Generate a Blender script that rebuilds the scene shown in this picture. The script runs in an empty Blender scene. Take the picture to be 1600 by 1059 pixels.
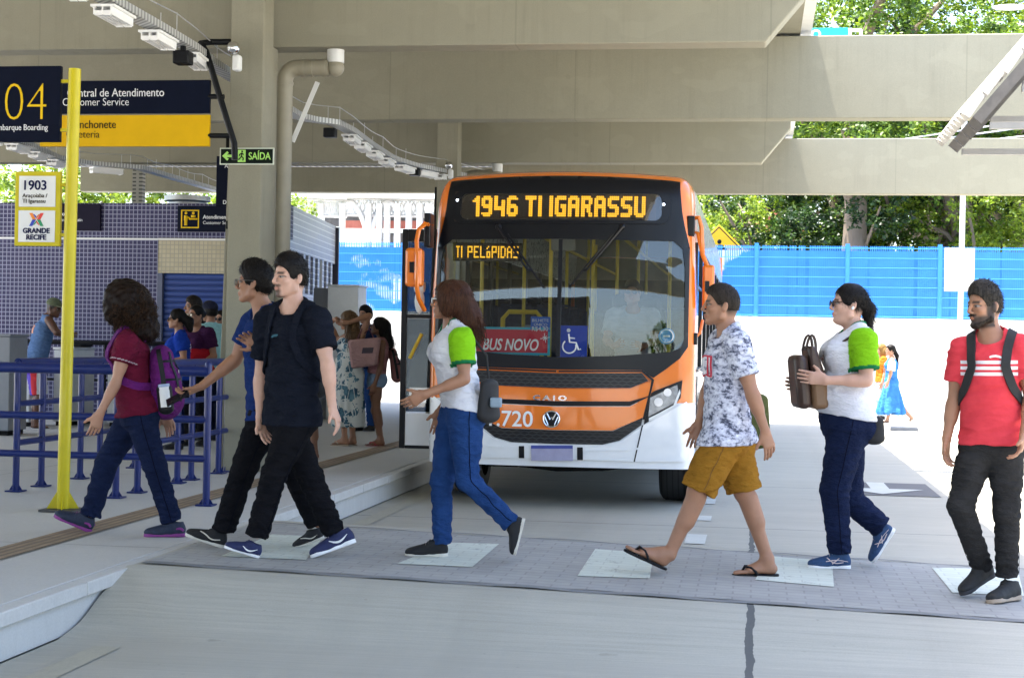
import bpy, bmesh, math, random
import numpy as np
from mathutils import Vector, Matrix
random.seed(7); np.random.seed(7)
SC = bpy.context.scene
COL = SC.collection
R = math.radians

# ------------------------------------------------------------------ camera
FPX = 2500.0; CX, CY = 800.0, 529.5
YAW, ROLL, PIT = R(8.64), R(1.0), math.atan(4/2500)
CAM = np.array([0.0, 0.0, 1.55])
_f = np.array([-math.sin(YAW)*math.cos(PIT), math.cos(YAW)*math.cos(PIT), math.sin(PIT)])
_r = np.array([math.cos(YAW), math.sin(YAW), 0.0]); _u = np.cross(_r, _f)
CR = math.cos(ROLL)*_r + math.sin(ROLL)*_u
CU = -math.sin(ROLL)*_r + math.cos(ROLL)*_u
CF = _f
cam_d = bpy.data.cameras.new('camera'); cam = bpy.data.objects.new('camera', cam_d); COL.objects.link(cam)
cam_d.sensor_width = 36.0; cam_d.lens = 36.0*FPX/1600.0; cam_d.clip_end = 3000; cam_d.clip_start = 0.1
M = Matrix(((CR[0], CU[0], -CF[0], CAM[0]), (CR[1], CU[1], -CF[1], CAM[1]), (CR[2], CU[2], -CF[2], CAM[2]), (0, 0, 0, 1)))
cam.matrix_world = M
SC.camera = cam

# ------------------------------------------------------------------ light
SUN_EL, SUN_AZ = R(76), R(-100)     # azimuth measured from +Y towards +X
w = bpy.data.worlds.new('World'); SC.world = w; w.use_nodes = True
nt = w.node_tree; bg = nt.nodes['Background']
sky = nt.nodes.new('ShaderNodeTexSky'); sky.sky_type = 'NISHITA'; sky.sun_disc = False
sky.sun_elevation = SUN_EL; sky.sun_rotation = SUN_AZ; sky.air_density = 1.0; sky.dust_density = 2.4; sky.ozone_density = 1.0
nt.links.new(sky.outputs[0], bg.inputs[0]); bg.inputs[1].default_value = 0.15
sd = bpy.data.lights.new('sun', 'SUN'); sd.energy = 4.6; sd.angle = R(0.5); sd.color = (1.0, 0.95, 0.87)
sun = bpy.data.objects.new('sun', sd); COL.objects.link(sun)
sdir = Vector((math.sin(SUN_AZ)*math.cos(SUN_EL), math.cos(SUN_AZ)*math.cos(SUN_EL), math.sin(SUN_EL)))
sun.rotation_euler = sdir.to_track_quat('Z', 'Y').to_euler(); sun.location = (-10, 10, 30)
SC.view_settings.view_transform = 'Standard'; SC.view_settings.look = 'None'
SC.view_settings.exposure = 2.38; SC.view_settings.gamma = 1.0
SC.cycles.max_bounces = 8; SC.cycles.transparent_max_bounces = 16

# ------------------------------------------------------------------ helpers
def ray(px, py): return CF + CR*(px-CX)/FPX - CU*(py-CY)/FPX
def at(px, py, x=None, y=None, z=None, d=None):
    """a real place in the world, found from where the photograph shows it and one known distance"""
    r = ray(px, py)
    if d is not None: t = d
    elif x is not None: t = (x-CAM[0])/r[0]
    elif y is not None: t = (y-CAM[1])/r[1]
    else: t = (z-CAM[2])/r[2]
    return CAM + r*t
def depth(p): return float((np.asarray(p, float)-CAM) @ CF)

WL = {}
def thing(name, label, cat, loc=(0, 0, 0), group=None):
    o = bpy.data.objects.new(name, None); COL.objects.link(o); o.location = tuple(float(v) for v in loc)
    o.empty_display_size = 0.1
    WL[o.name] = np.array(loc, float)
    tag(o, label, cat, group); return o
def tag(o, label=None, cat=None, group=None, kind=None):
    if label: o['label'] = label
    if cat: o['category'] = cat
    if group: o['group'] = group
    if kind: o['kind'] = kind
    return o

class MB:
    """collects shapes in world coordinates and links them as one mesh object"""
    def __init__(s): s.v = []; s.f = []; s.m = []
    def add(s, verts, faces, mi=0):
        n = len(s.v); s.v += [tuple(map(float, p)) for p in verts]
        s.f += [tuple(i+n for i in f) for f in faces]; s.m += [mi]*len(faces); return s
    def box(s, lo, hi, mi=0):
        (a, b, c), (d, e, f) = lo, hi
        return s.add([(a,b,c),(d,b,c),(d,e,c),(a,e,c),(a,b,f),(d,b,f),(d,e,f),(a,e,f)],
                     [(0,3,2,1),(4,5,6,7),(0,1,5,4),(1,2,6,5),(2,3,7,6),(3,0,4,7)], mi)
    def obox(s, c, ax, ay, az, mi=0):
        """oriented box: centre and three half-axis vectors"""
        c, ax, ay, az = (np.asarray(v, float) for v in (c, ax, ay, az))
        P = [c+i*ax+j*ay+k*az for k in (-1, 1) for j in (-1, 1) for i in (-1, 1)]
        return s.add(P, [(0,2,3,1),(4,5,7,6),(0,1,5,4),(1,3,7,5),(3,2,6,7),(2,0,4,6)], mi)
    def tube(s, path, r, n=10, mi=0, cap=True, closed=False):
        P = [np.asarray(p, float) for p in path]; m = len(P)
        rr = list(r) if hasattr(r, '__len__') else [r]*m
        V = []; up = None
        for i in range(m):
            if closed: t = P[(i+1) % m]-P[i-1]
            else: t = P[min(i+1, m-1)]-P[max(i-1, 0)]
            t = t/(np.linalg.norm(t)+1e-12)
            if up is None:
                up = np.array([0, 0, 1.0]) if abs(t[2]) < .9 else np.array([1.0, 0, 0])
            a = np.cross(t, up); a /= np.linalg.norm(a)+1e-12; b = np.cross(t, a); up = -b
            for k in range(n):
                q = 2*math.pi*k/n; V.append(P[i]+rr[i]*(math.cos(q)*a+math.sin(q)*b))
        Fc = []
        for i in range(m if closed else m-1):
            for k in range(n):
                j = (i+1) % m
                Fc.append((i*n+k, j*n+k, j*n+(k+1) % n, i*n+(k+1) % n))
        if cap and not closed:
            Fc.append(tuple(range(n))); Fc.append(tuple((m-1)*n+k for k in range(n-1, -1, -1)))
        return s.add(V, Fc, mi)
    def prism(s, poly, o, ax, ay, az, mi=0):
        """polygon in the (ax, ay) plane at o, pushed along az"""
        o, ax, ay, az = (np.asarray(v, float) for v in (o, ax, ay, az)); n = len(poly)
        V = [o+p[0]*ax+p[1]*ay for p in poly]+[o+p[0]*ax+p[1]*ay+az for p in poly]
        return s.add(V, [tuple(range(n-1, -1, -1)), tuple(range(n, 2*n))]+[(i, (i+1) % n, (i+1) % n+n, i+n) for i in range(n)], mi)
    def grid(s, fn, us, vs, mi=0):
        V = [fn(u, v) for v in vs for u in us]; n = len(us)
        return s.add(V, [(j*n+i, j*n+i+1, (j+1)*n+i+1, (j+1)*n+i) for j in range(len(vs)-1) for i in range(n-1)], mi)
    def sphere(s, c, r, n=12, m=8, mi=0):
        c = np.asarray(c, float); r = np.asarray(r if hasattr(r, '__len__') else (r, r, r), float)
        V = [c+r*np.array([math.sin(math.pi*j/m)*math.cos(2*math.pi*i/n), math.sin(math.pi*j/m)*math.sin(2*math.pi*i/n), math.cos(math.pi*j/m)]) for j in range(m+1) for i in range(n)]
        return s.add(V, [(j*n+i, (j+1)*n+i, (j+1)*n+(i+1) % n, j*n+(i+1) % n) for j in range(m) for i in range(n)], mi)
    def build(s, name, mats, parent=None, loc=None, smooth=40, bevel=0, kind=None, recalc=True):
        if not isinstance(mats, (list, tuple)): mats = [mats]
        o0 = WL[parent.name] if parent is not None else np.array(loc if loc is not None else (0, 0, 0), float)
        me = bpy.data.meshes.new(name)
        V = np.array(s.v, float).reshape(-1, 3)-o0
        me.from_pydata(V.tolist(), [], s.f)
        for m in mats: me.materials.append(m)
        if len(mats) > 1: me.polygons.foreach_set('material_index', s.m)
        if recalc:
            bm = bmesh.new(); bm.from_mesh(me); bmesh.ops.recalc_face_normals(bm, faces=bm.faces); bm.to_mesh(me); bm.free()
        if smooth:
            me.shade_smooth(); me.set_sharp_from_angle(angle=R(smooth))
        o = bpy.data.objects.new(name, me); COL.objects.link(o)
        if parent is not None: o.parent = parent
        else: o.location = tuple(o0)
        if bevel:
            b = o.modifiers.new('bevel', 'BEVEL'); b.width = bevel; b.segments = 2; b.limit_method = 'ANGLE'; b.angle_limit = R(50)
        if kind: o['kind'] = kind
        WL[o.name] = o0
        return o

# ------------------------------------------------------------------ materials
def srgb(h):
    h = h.lstrip('#'); c = [int(h[i:i+2], 16)/255 for i in (0, 2, 4)]
    return tuple(((x/12.92) if x <= .04045 else ((x+.055)/1.055)**2.4) for x in c)+(1.0,)
class N:
    """small node-tree writer"""
    def __init__(s, name):
        s.m = bpy.data.materials.new(name); s.m.use_nodes = True; s.t = s.m.node_tree
        s.b = s.t.nodes['Principled BSDF']; s.out = s.t.nodes['Material Output']
    def n(s, typ, **kw):
        nd = s.t.nodes.new(typ)
        for k, v in kw.items():
            if k.startswith('i_'): nd.inputs[k[2:].replace('_', ' ')].default_value = v
            else: setattr(nd, k, v)
        return nd
    def l(s, a, b): s.t.links.new(a, b)
    def coords(s, kind='Object'): return s.n('ShaderNodeTexCoord').outputs[kind]
    def mapv(s, vec, scale=(1, 1, 1), rot=(0, 0, 0)):
        mp = s.n('ShaderNodeMapping'); mp.inputs['Scale'].default_value = scale; mp.inputs['Rotation'].default_value = rot
        s.l(vec, mp.inputs['Vector']); return mp.outputs[0]
    def noise(s, vec, scale, detail=4, rough=.6):
        nz = s.n('ShaderNodeTexNoise'); nz.inputs['Scale'].default_value = scale; nz.inputs['Detail'].default_value = detail; nz.inputs['Roughness'].default_value = rough
        s.l(vec, nz.inputs['Vector']); return nz.outputs['Fac']
    def ramp(s, fac, stops):
        r = s.n('ShaderNodeValToRGB'); e = r.color_ramp.elements
        while len(e) < len(stops): e.new(0.5)
        for el, (p, c) in zip(e, stops): el.position = p; el.color = c
        s.l(fac, r.inputs[0]); return r.outputs[0]
    def mix(s, fac, a, b, mode='MIX'):
        m = s.n('ShaderNodeMix'); m.data_type = 'RGBA'; m.blend_type = mode
        for v, i in ((fac, 0), (a, 6), (b, 7)):
            if isinstance(v, (int, float)): m.inputs[i].default_value = v
            elif isinstance(v, tuple): m.inputs[i].default_value = v
            else: s.l(v, m.inputs[i])
        return m.outputs[2]
    def math(s, op, a, b=0.0, c=0.0):
        m = s.n('ShaderNodeMath'); m.operation = op
        for v, i in ((a, 0), (b, 1), (c, 2)):
            if isinstance(v, (int, float)): m.inputs[i].default_value = v
            else: s.l(v, m.inputs[i])
        return m.outputs[0]
    def sep(s, vec):
        x = s.n('ShaderNodeSeparateXYZ'); s.l(vec, x.inputs[0]); return x.outputs
    def bump(s, h, strength=.3, dist=.01):
        b = s.n('ShaderNodeBump'); b.inputs['Strength'].default_value = strength; b.inputs['Distance'].default_value = dist
        s.l(h, b.inputs['Height']); s.l(b.outputs[0], s.b.inputs['Normal'])
    def color(s, c):
        if isinstance(c, tuple): s.b.inputs['Base Color'].default_value = c
        else: s.l(c, s.b.inputs['Base Color'])
        return s
    def set(s, rough=.6, metal=0, spec=.5, coat=0):
        s.b.inputs['Roughness'].default_value = rough; s.b.inputs['Metallic'].default_value = metal
        s.b.inputs['Specular IOR Level'].default_value = spec; s.b.inputs['Coat Weight'].default_value = coat; s.b.inputs['Coat Roughness'].default_value = .05
        return s
def k4(c, f): return (min(1, c[0]*f), min(1, c[1]*f), min(1, c[2]*f), 1.0)
def plain(name, col, rough=.5, metal=0, var=.12, scale=6, bump=0, bscale=60, spec=.5, coat=0):
    """one colour with wear: soft mottling, optional grain"""
    n = N(name); v = n.coords()
    f = n.noise(v, scale, 5)
    n.color(n.ramp(f, [(.3, k4(col, 1-var)), (.7, k4(col, 1+var))])).set(rough, metal, spec, coat)
    rr = n.math('MULTIPLY_ADD', n.noise(v, scale*3, 3), .25*rough, rough*.87); n.l(rr, n.b.inputs['Roughness'])
    if bump: n.bump(n.noise(v, bscale, 4), bump, .004)
    return n.m
def emis(name, col, st):
    n = N(name); n.color(k4(col, .3)); n.b.inputs['Emission Color'].default_value = col; n.b.inputs['Emission Strength'].default_value = st; return n.m
def glass(name, tint=(.8, .85, .85, 1), refl=1.0, base=.04):
    n = N(name); t = n.n('ShaderNodeBsdfTransparent'); t.inputs[0].default_value = tint
    g = n.n('ShaderNodeBsdfGlossy'); g.inputs['Roughness'].default_value = .01; g.inputs[0].default_value = (1, 1, 1, 1)
    lw = n.n('ShaderNodeFresnel'); lw.inputs['IOR'].default_value = 1.5
    fac = n.math('MULTIPLY_ADD', lw.outputs[0], refl, base)
    mx = n.n('ShaderNodeMixShader'); n.l(fac, mx.inputs[0]); n.l(t.outputs[0], mx.inputs[1]); n.l(g.outputs[0], mx.inputs[2])
    n.l(mx.outputs[0], n.out.inputs[0]); return n.m

def concrete(name, c, streak=.25, crack=0, scale=1.0, stretch=(1, 1, 1), fine=.06, spots=.25, bump=.25, drip=0):
    n = N(name); v = n.coords(); sv = n.mapv(v, stretch)
    big = n.noise(sv, .7*scale, 6, .65); mid = n.noise(sv, 5*scale, 6, .7); fin = n.noise(v, 90, 3, .6)
    col = n.ramp(big, [(.25, k4(c, 1-streak)), (.75, k4(c, 1+streak*.6))])
    col = n.mix(.5, col, n.ramp(mid, [(.2, k4(c, 1-streak*.9)), (.8, k4(c, 1+streak*.7))]))
    col = n.mix(fine*4, col, n.ramp(fin, [(.3, k4(c, .75)), (.7, k4(c, 1.2))]))
    if drip:
        d1 = n.noise(n.mapv(v, (9, 9, .35)), 1.0, 5, .7); d2 = n.noise(n.mapv(v, (1, 1, 1.5)), .9, 3)
        dm = n.math('MULTIPLY', n.ramp(d1, [(.50, (0, 0, 0, 1)), (.72, (1, 1, 1, 1))]), n.ramp(d2, [(.4, (0, 0, 0, 1)), (.65, (1, 1, 1, 1))]))
        col = n.mix(n.math('MULTIPLY', dm, drip), col, k4(c, .62))
        d3 = n.noise(n.mapv(v, (1.3, 1.3, 2.2)), 1.6, 2, .4); col = n.mix(n.math('MULTIPLY', n.ramp(d3, [(.60, (0, 0, 0, 1)), (.63, (1, 1, 1, 1))]), drip*.45), col, k4(c, 1.22))
        X_, Y_, Z_ = n.sep(v); fl = n.math('LESS_THAN', n.math('ABSOLUTE', n.math('SUBTRACT', n.math('FRACT', n.math('MULTIPLY', X_, .41)), .5)), .0035); col = n.mix(n.math('MULTIPLY', fl, .35), col, k4(c, .6))
    if spots:
        vr = n.n('ShaderNodeTexVoronoi'); vr.inputs['Scale'].default_value = 2.3; n.l(n.mapv(v, (1, 3, 1)), vr.inputs['Vector'])
        wob = n.noise(v, 14, 3)
        d = n.math('ADD', vr.outputs['Distance'], n.math('MULTIPLY', wob, .25))
        sp = n.ramp(d, [(.16, (1, 1, 1, 1)), (.21, (0, 0, 0, 1))])
        col = n.mix(n.math('MULTIPLY', sp, spots), col, k4(c, .45))
    n.color(col).set(.85, 0, .3); n.bump(mid, bump, .01)
    return n.m

m_con = concrete('beam_concrete', (.280, .265, .200, 1), .12, spots=.12, scale=1.2, bump=.15, drip=.45)
m_col = concrete('column_concrete', (.280, .265, .200, 1), .12, spots=.12, scale=1.5, bump=.15, drip=.45)
m_plat = concrete('platform_concrete', (.53, .515, .485, 1), .10, spots=.12, scale=1.0, bump=.15)
m_kerb = concrete('kerb_concrete', (.55, .535, .505, 1), .22, scale=2.0, stretch=(1, 1, .35), spots=.15)
m_white_wall = concrete('white_wall_paint', (.74, .73, .70, 1), .10, scale=1.0, spots=.12)
m_black = plain('black_plastic', (.006, .0065, .008, 1), .45, spec=.2)
m_dark = plain('dark_rubber', (.009, .009, .0095, 1), .8, bump=.2, spec=.2)
m_steel = plain('galvanised_steel', (.55, .56, .56, 1), .45, .6)
m_whitep = plain('white_paint', (.78, .78, .76, 1), .45, var=.05)
m_yellow = plain('yellow_paint', (.60, .50, .012, 1), .35, var=.06, coat=.15, spec=.3)
m_navy = plain('navy_sign_board', (.0035, .006, .018, 1), .5, var=.1, spec=.08)
m_ysign = plain('yellow_sign_board', (.72, .42, .004, 1), .5, var=.04, spec=.15)
m_ytext = plain('yellow_lettering', (.80, .52, .008, 1), .5, var=.02, spec=.2)
m_wtext = plain('white_lettering', (.82, .82, .82, 1), .5, var=.02)
m_dtext = plain('dark_lettering', (.03, .026, .012, 1), .5, var=.02, spec=.1)
m_btext = plain('blue_lettering', (.006, .01, .06, 1), .5, var=.02, spec=.1)
m_blue_rail = plain('blue_railing_paint', (.005, .018, .13, 1), .32, var=.12, coat=.15, spec=.35)

_FC = {}
def text(body, x, y, z, size, mat, parent, align='LEFT', off=0.0, name='lettering', nx=(1, 0, 0), ext=.002, sx=1.0, shear=0.0):
    """flat raised letters: baseline point, running along nx, upright"""
    cu = bpy.data.curves.new('txt', 'FONT'); cu.body = body; cu.size = size; cu.align_x = align; cu.extrude = ext; cu.offset = off; cu.resolution_u = 4; cu.shear = shear
    t = bpy.data.objects.new('txt', cu); COL.objects.link(t)
    dg = bpy.context.evaluated_depsgraph_get(); me = bpy.data.meshes.new_from_object(t.evaluated_get(dg))
    bpy.data.objects.remove(t); bpy.data.curves.remove(cu)
    ax = np.array(nx, float); ax /= np.linalg.norm(ax); az = np.array([0, 0, 1.0]); an = np.cross(ax, az)
    n = len(me.vertices); co = np.empty(n*3, np.float32); me.vertices.foreach_get('co', co); co = co.reshape(-1, 3)
    W = np.array([x, y, z])+co[:, :1]*ax*sx+co[:, 1:2]*az+co[:, 2:3]*an
    W -= WL[parent.name]
    me.vertices.foreach_set('co', W.astype(np.float32).ravel()); me.update()
    me.materials.clear(); me.materials.append(mat); me.name = name
    o = bpy.data.objects.new(name, me); COL.objects.link(o); o.parent = parent; WL[o.name] = WL[parent.name]
    return o
# ================================================================== ground, road, platform
KX = -3.55                                   # platform edge
def hc(x): return float(np.interp(x, [KX, -1.4, 1.5, 4], [.25, .20, .12, .08]))   # raised crossing
def road_z(x, y):
    s0, s1, e0, e1 = 7.7, 8.62, 10.95, 12.4
    if y < s0 or y > e1: t = 0
    elif y < s1: t = (y-s0)/(s1-s0); t = t*t*(3-2*t)
    elif y > e0: t = 1-(y-e0)/(e1-e0); t = t*t*(3-2*t)
    else: t = 1
    return hc(x)*t
def gz(x, y): return .25 if x < KX else road_z(x, y)

m_far = concrete('open_ground', (.40, .39, .36, 1), .12, scale=.3, spots=.1)
MB().add([(-900, -900, -.03), (900, -900, -.03), (900, 900, -.03), (-900, 900, -.03)], [(0, 1, 2, 3)]).build('ground', m_far, kind='structure')

# concrete road with cast joints
n = N('road_concrete'); v = n.coords(); sv = n.mapv(v, (.35, 1.6, 1)); X, Y, Z = n.sep(v)
c0 = (.47, .445, .375, 1)
col = n.ramp(n.noise(sv, 1.1, 7, .65), [(.28, k4(c0, .64)), (.72, k4(c0, 1.10))])
col = n.mix(.45, col, n.ramp(n.noise(n.mapv(v, (.5, 3.0, 1)), 6, 6, .75), [(.25, k4(c0, .72)), (.75, k4(c0, 1.22))]))
col = n.mix(.3, col, n.ramp(n.noise(v, 120, 3), [(.3, k4(c0, .7)), (.7, k4(c0, 1.25))]))
vr = n.n('ShaderNodeTexVoronoi'); vr.inputs['Scale'].default_value = 1.7; n.l(n.mapv(v, (.8, 2.6, 1)), vr.inputs['Vector'])
dd = n.math('ADD', vr.outputs['Distance'], n.math('MULTIPLY', n.noise(v, 16, 4), .3))
col = n.mix(n.math('MULTIPLY', n.ramp(dd, [(.17, (1, 1, 1, 1)), (.24, (0, 0, 0, 1))]), .6), col, k4(c0, .42))
drp = n.n('ShaderNodeTexVoronoi'); drp.inputs['Scale'].default_value = 5.5; n.l(v, drp.inputs['Vector']); dr2 = n.math('ADD', drp.outputs['Distance'], n.math('MULTIPLY', n.noise(v, 30, 3), .12)); col = n.mix(n.math('MULTIPLY', n.ramp(dr2, [(.09, (1, 1, 1, 1)), (.13, (0, 0, 0, 1))]), n.math('MULTIPLY', n.noise(v, .9, 2), .9)), col, k4(c0, .38))
col = n.mix(.35, col, n.ramp(n.noise(n.mapv(v, (.22, 14, 1)), 3.0, 4, .7), [(.3, k4(c0, .70)), (.7, k4(c0, 1.2))]))
tyl = n.math('ABSOLUTE', n.math('SUBTRACT', n.math('ABSOLUTE', n.math('ADD', X, n.math('MULTIPLY', n.noise(n.mapv(v, (1, .15, 1)), 1, 2), .5))), 1.15)); col = n.mix(n.math('MULTIPLY', n.ramp(tyl, [(.05, (1, 1, 1, 1)), (.22, (0, 0, 0, 1))]), n.math('MULTIPLY', n.noise(n.mapv(v, (20, .4, 1)), 1, 4), .22)), col, k4(c0, .5))
# tyre-darkened lane under the buses
lane = n.math('ABSOLUTE', n.math('ADD', X, 1.8)); lane = n.ramp(n.math('MULTIPLY', lane, .4), [(.1, (1, 1, 1, 1)), (.62, (0, 0, 0, 1))])
col = n.mix(n.math('MULTIPLY', lane, n.math('MULTIPLY', n.noise(n.mapv(v, (3, .25, 1)), 2, 5), .32)), col, k4(c0, .5))
wob = n.math('MULTIPLY', n.math('SUBTRACT', n.noise(v, 5, 4), .5), .05)
j1 = n.math('ABSOLUTE', n.math('ADD', X, wob)); j1 = n.math('LESS_THAN', j1, .020)
wob2 = n.math('MULTIPLY', n.math('SUBTRACT', n.noise(v, 3, 5, .7), .5), .045)
yy = n.math('ABSOLUTE', n.math('SUBTRACT', n.math('FRACT', n.math('DIVIDE', n.math('ADD', n.math('ADD', Y, wob2), 0.6), 4.1)), .5)); j2 = n.math('LESS_THAN', yy, .0028)
jj = n.math('MAXIMUM', j1, n.math('MULTIPLY', j2, .8))
col = n.mix(n.math('MULTIPLY', jj, .85), col, (.062, .066, .072, 1))
n.color(col).set(.82, 0, .35); n.bump(n.noise(n.mapv(v, (.5, 3, 1)), 22, 5), .35, .006); m_road = n.m
xs = np.concatenate([np.linspace(-3.47, 4.0, 34), [7, 12, 20, 40]]); ys = np.concatenate([np.linspace(-12, 6.5, 8), np.linspace(7.5, 12.8, 60), np.linspace(14, 34.5, 12)])
rough = lambda x, y: (.012*math.sin(7*x+3*y)*math.sin(11*y-2*x) if 7.7 < y < 8.6 and x < -2.9 else 0)
MB().grid(lambda x, y: (x, y, road_z(x, y)+rough(x, y)), xs, ys).build('road', m_road, kind='structure')

# crossing: interlocking blocks, grey with white groups
n = N('crossing_blocks'); v = n.coords(); br = n.n('ShaderNodeTexBrick'); n.l(v, br.inputs['Vector'])
br.inputs['Scale'].default_value = 1.0; br.inputs['Brick Width'].default_value = .20; br.inputs['Row Height'].default_value = .10; br.inputs['Mortar Size'].default_value = .006
br.inputs['Color1'].default_value = (.40, .39, .355, 1); br.inputs['Color2'].default_value = (.33, .32, .305, 1); br.inputs['Mortar'].default_value = (.22, .21, .2, 1)
col = n.mix(.5, br.outputs['Color'], n.ramp(n.noise(v, 2.5, 6, .7), [(.25, (.25, .245, .235, 1)), (.75, (.46, .445, .42, 1))]))
n.color(col).set(.8); n.bump(br.outputs['Fac'], -.5, .004); m_blk = n.m
n = N('crossing_white_blocks'); v = n.coords(); br = n.n('ShaderNodeTexBrick'); n.l(v, br.inputs['Vector'])
br.inputs['Scale'].default_value = 1.0; br.inputs['Brick Width'].default_value = .20; br.inputs['Row Height'].default_value = .10; br.inputs['Mortar Size'].default_value = .005
br.inputs['Color1'].default_value = (.76, .78, .72, 1); br.inputs['Color2'].default_value = (.70, .72, .66, 1); br.inputs['Mortar'].default_value = (.62, .63, .58, 1)
wear = n.ramp(n.noise(v, 7, 7, .8), [(.33, (.30, .30, .27, 1)), (.42, (.84, .86, .80, 1))])
n.color(n.mix(.8, br.outputs['Color'], wear, 'MULTIPLY')).set(.75); n.bump(br.outputs['Fac'], -.5, .004); m_wblk = n.m
xs = np.linspace(-3.44, 4.0, 40); ys = np.linspace(8.80, 10.85, 14)
MB().grid(lambda x, y: (x, y, road_z(x, y)+.004), xs, ys).build('crossing', m_blk, kind='structure')
b = MB()
for (pa, pb, pc, pd) in [((345, 868), (478, 874), (505, 838), (425, 834)), ((620, 880), (738, 885), (780, 849), (700, 847)), ((902, 899), (1015, 903), (1022, 864), (930, 857)),
                         ((1180, 905), (1303, 916), (1300, 876), (1200, 868)), ((1488, 925), (1600, 930), (1590, 888), (1456, 886))]:
    q = []
    for p in (pa, pb, pc, pd):
        z = .2
        for _ in range(6): P = at(*p, z=z); z = hc(P[0])+.008
        q.append(P)
    q = np.array(q)
    def fn(u, vv, q=q):
        p = (1-vv)*((1-u)*q[0]+u*q[1])+vv*((1-u)*q[3]+u*q[2]); p[1] = min(max(p[1], 8.85), 10.8)
        return (p[0], p[1], road_z(p[0], p[1])+.008)
    b.grid(fn, np.linspace(0, 1, 6), np.linspace(0, 1, 6))
b.build('crossing_stripe', m_wblk, kind='structure')
# cast edge bands either side of the blocks
m_edge = concrete('crossing_edge', (.24, .238, .235, 1), .3, scale=3)
b = MB()
for y0, y1 in ((8.70, 8.79), (10.86, 10.90)):
    b.grid(lambda x, y: (x, y, road_z(x, y)+.006+.004*math.sin(9*x)), np.linspace(-3.44, 4, 60), [y0, y1])
b.build('crossing_border', m_edge, kind='structure')
# painted marks
m_mark = concrete('worn_white_marking', (.62, .62, .57, 1), .25, scale=4, spots=.3)
m_patch = concrete('dark_marking_patch', (.17, .165, .165, 1), .2, scale=4)
m_fyel = concrete('faded_yellow_marking', (.47, .44, .35, 1), .2, scale=5, spots=.3)
b = MB()
for (y0, y1) in ((12.52, 13.15), (14.2, 14.6), (15.7, 16.2), (18, 18.5), (20.5, 21), (23, 23.5), (26, 26.5), (29, 29.5)):
    b.grid(lambda x, y: (x, y, road_z(x, y)+.006), [-.52, -.36], np.linspace(y0, y1, 5))
b.build('lane_dash', m_mark, kind='structure')
MB().grid(lambda x, y: (x, y, .006), [.8, 1.95], [17.2, 18.8]).build('arrow_patch', m_patch, kind='structure')
MB().add([(x, y, .012) for x, y in [(1.28, 18.75), (1.48, 18.75), (1.48, 17.95), (1.85, 17.95), (1.36, 17.3), (.9, 17.95), (1.28, 17.95)]], [tuple(range(7))]).build('lane_arrow', m_mark, kind='structure')
MB().grid(lambda x, y: (x, y, road_z(x, y)+.006), [-3.22, -3.08], np.linspace(4, 7.55, 20)).grid(lambda x, y: (x, y, road_z(x, y)+.006), [-3.30, -3.16], np.linspace(12.6, 34, 40)).build('kerb_line', m_fyel, kind='structure')

# platform slab with overhanging edge course, tactile strip
b = MB(); b.box((-30, -12, .0), (KX+.06, 34, .17)); b.build('platform_wall', m_kerb, kind='structure')
b = MB(); b.box((-30, -12, .171), (KX, 34, .25)); b.build('platform', m_plat, kind='structure', bevel=.006)
b = MB()
for i in range(46): b.box((KX+.002, -12+i, .172), (KX+.10, -12+i+.992, .247))
b.build('kerb', m_kerb, kind='structure', bevel=.008)
n = N('tactile_paving'); v = n.coords(); X, Y, Z = n.sep(v)
rib = n.math('ABSOLUTE', n.math('SUBTRACT', n.math('FRACT', n.math('MULTIPLY', X, 1/.0625)), .5))
rb = n.ramp(rib, [(.22, (1, 1, 1, 1)), (.34, (0, 0, 0, 1))])
jn = n.math('LESS_THAN', n.math('ABSOLUTE', n.math('SUBTRACT', n.math('FRACT', n.math('MULTIPLY', Y, 4)), .5)), .02)
c0 = (.30, .215, .135, 1)
col = n.mix(rb, k4(c0, .62), n.ramp(n.noise(v, 5, 6), [(.3, k4(c0, .8)), (.7, k4(c0, 1.15))])); col = n.mix(jn, col, k4(c0, .45))
n.color(col).set(.8); n.bump(rb, .6, .005); m_tact = n.m
MB().grid(lambda x, y: (x, y, .256), [-4.49, -4.24], [-12, 34]).build('tactile_strip', m_tact, kind='structure')
# saw-cut lines of the platform floor
m_cut = plain('floor_joint', (.16, .16, .155, 1), .9)
b = MB()
for y in (9.35, 14.2, 19.1, 24): b.grid(lambda x, yy: (x, yy, .2535), [-16, -4.495], [y, y+.009]); b.grid(lambda x, yy: (x, yy, .2535), [-4.235, -3.56], [y, y+.009])
for x in (-6.8, -9.5): b.grid(lambda xx, y: (xx, y, .2535), [x, x+.009], [9.37, 14.19]); b.grid(lambda xx, y: (xx, y, .2535), [x, x+.009], [14.22, 24])
b.build('floor_joint', m_cut, kind='structure')

# ================================================================== canopy
ZB = 4.42
cn = thing('station_canopy', 'grey-beige concrete bus station canopy with deep cross beams over the platform', 'canopy', (-6, 15, 5.5))
b = MB(); b.box((-16, .0, 5.50), (.50, 32.2, 5.72)); b.build('roof_slab', m_con, cn)
for y in (5.1, 15.3, 25.4):              # column beams with slanted cantilever ends
    p = [(-13.5, ZB), (.05, ZB), (.495, 4.96), (.495, 5.499), (-13.5, 5.499)]
    b = MB(); b.prism(p, (0, y, 0), (1, 0, 0), (0, 0, 1), (0, .32, 0)); b.build('haunched_beam', m_con, cn, bevel=.012)
for y in (0.2, 20.45, 30.55):                # tie beams running across the road
    b = MB(); b.box((-13.5, y, ZB), (17, y+.30, 5.46)); b.build('cross_beam', m_con, cn, bevel=.012)
b = MB(); b.box((.505, 0, 5.53), (.64, 32.2, 5.56)); b.box((.505, 0, 5.561), (.525, 32.2, 5.76)); b.box((.62, 0, 5.561), (.64, 32.2, 5.76)); b.build('gutter', m_whitep, cn)
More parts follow.
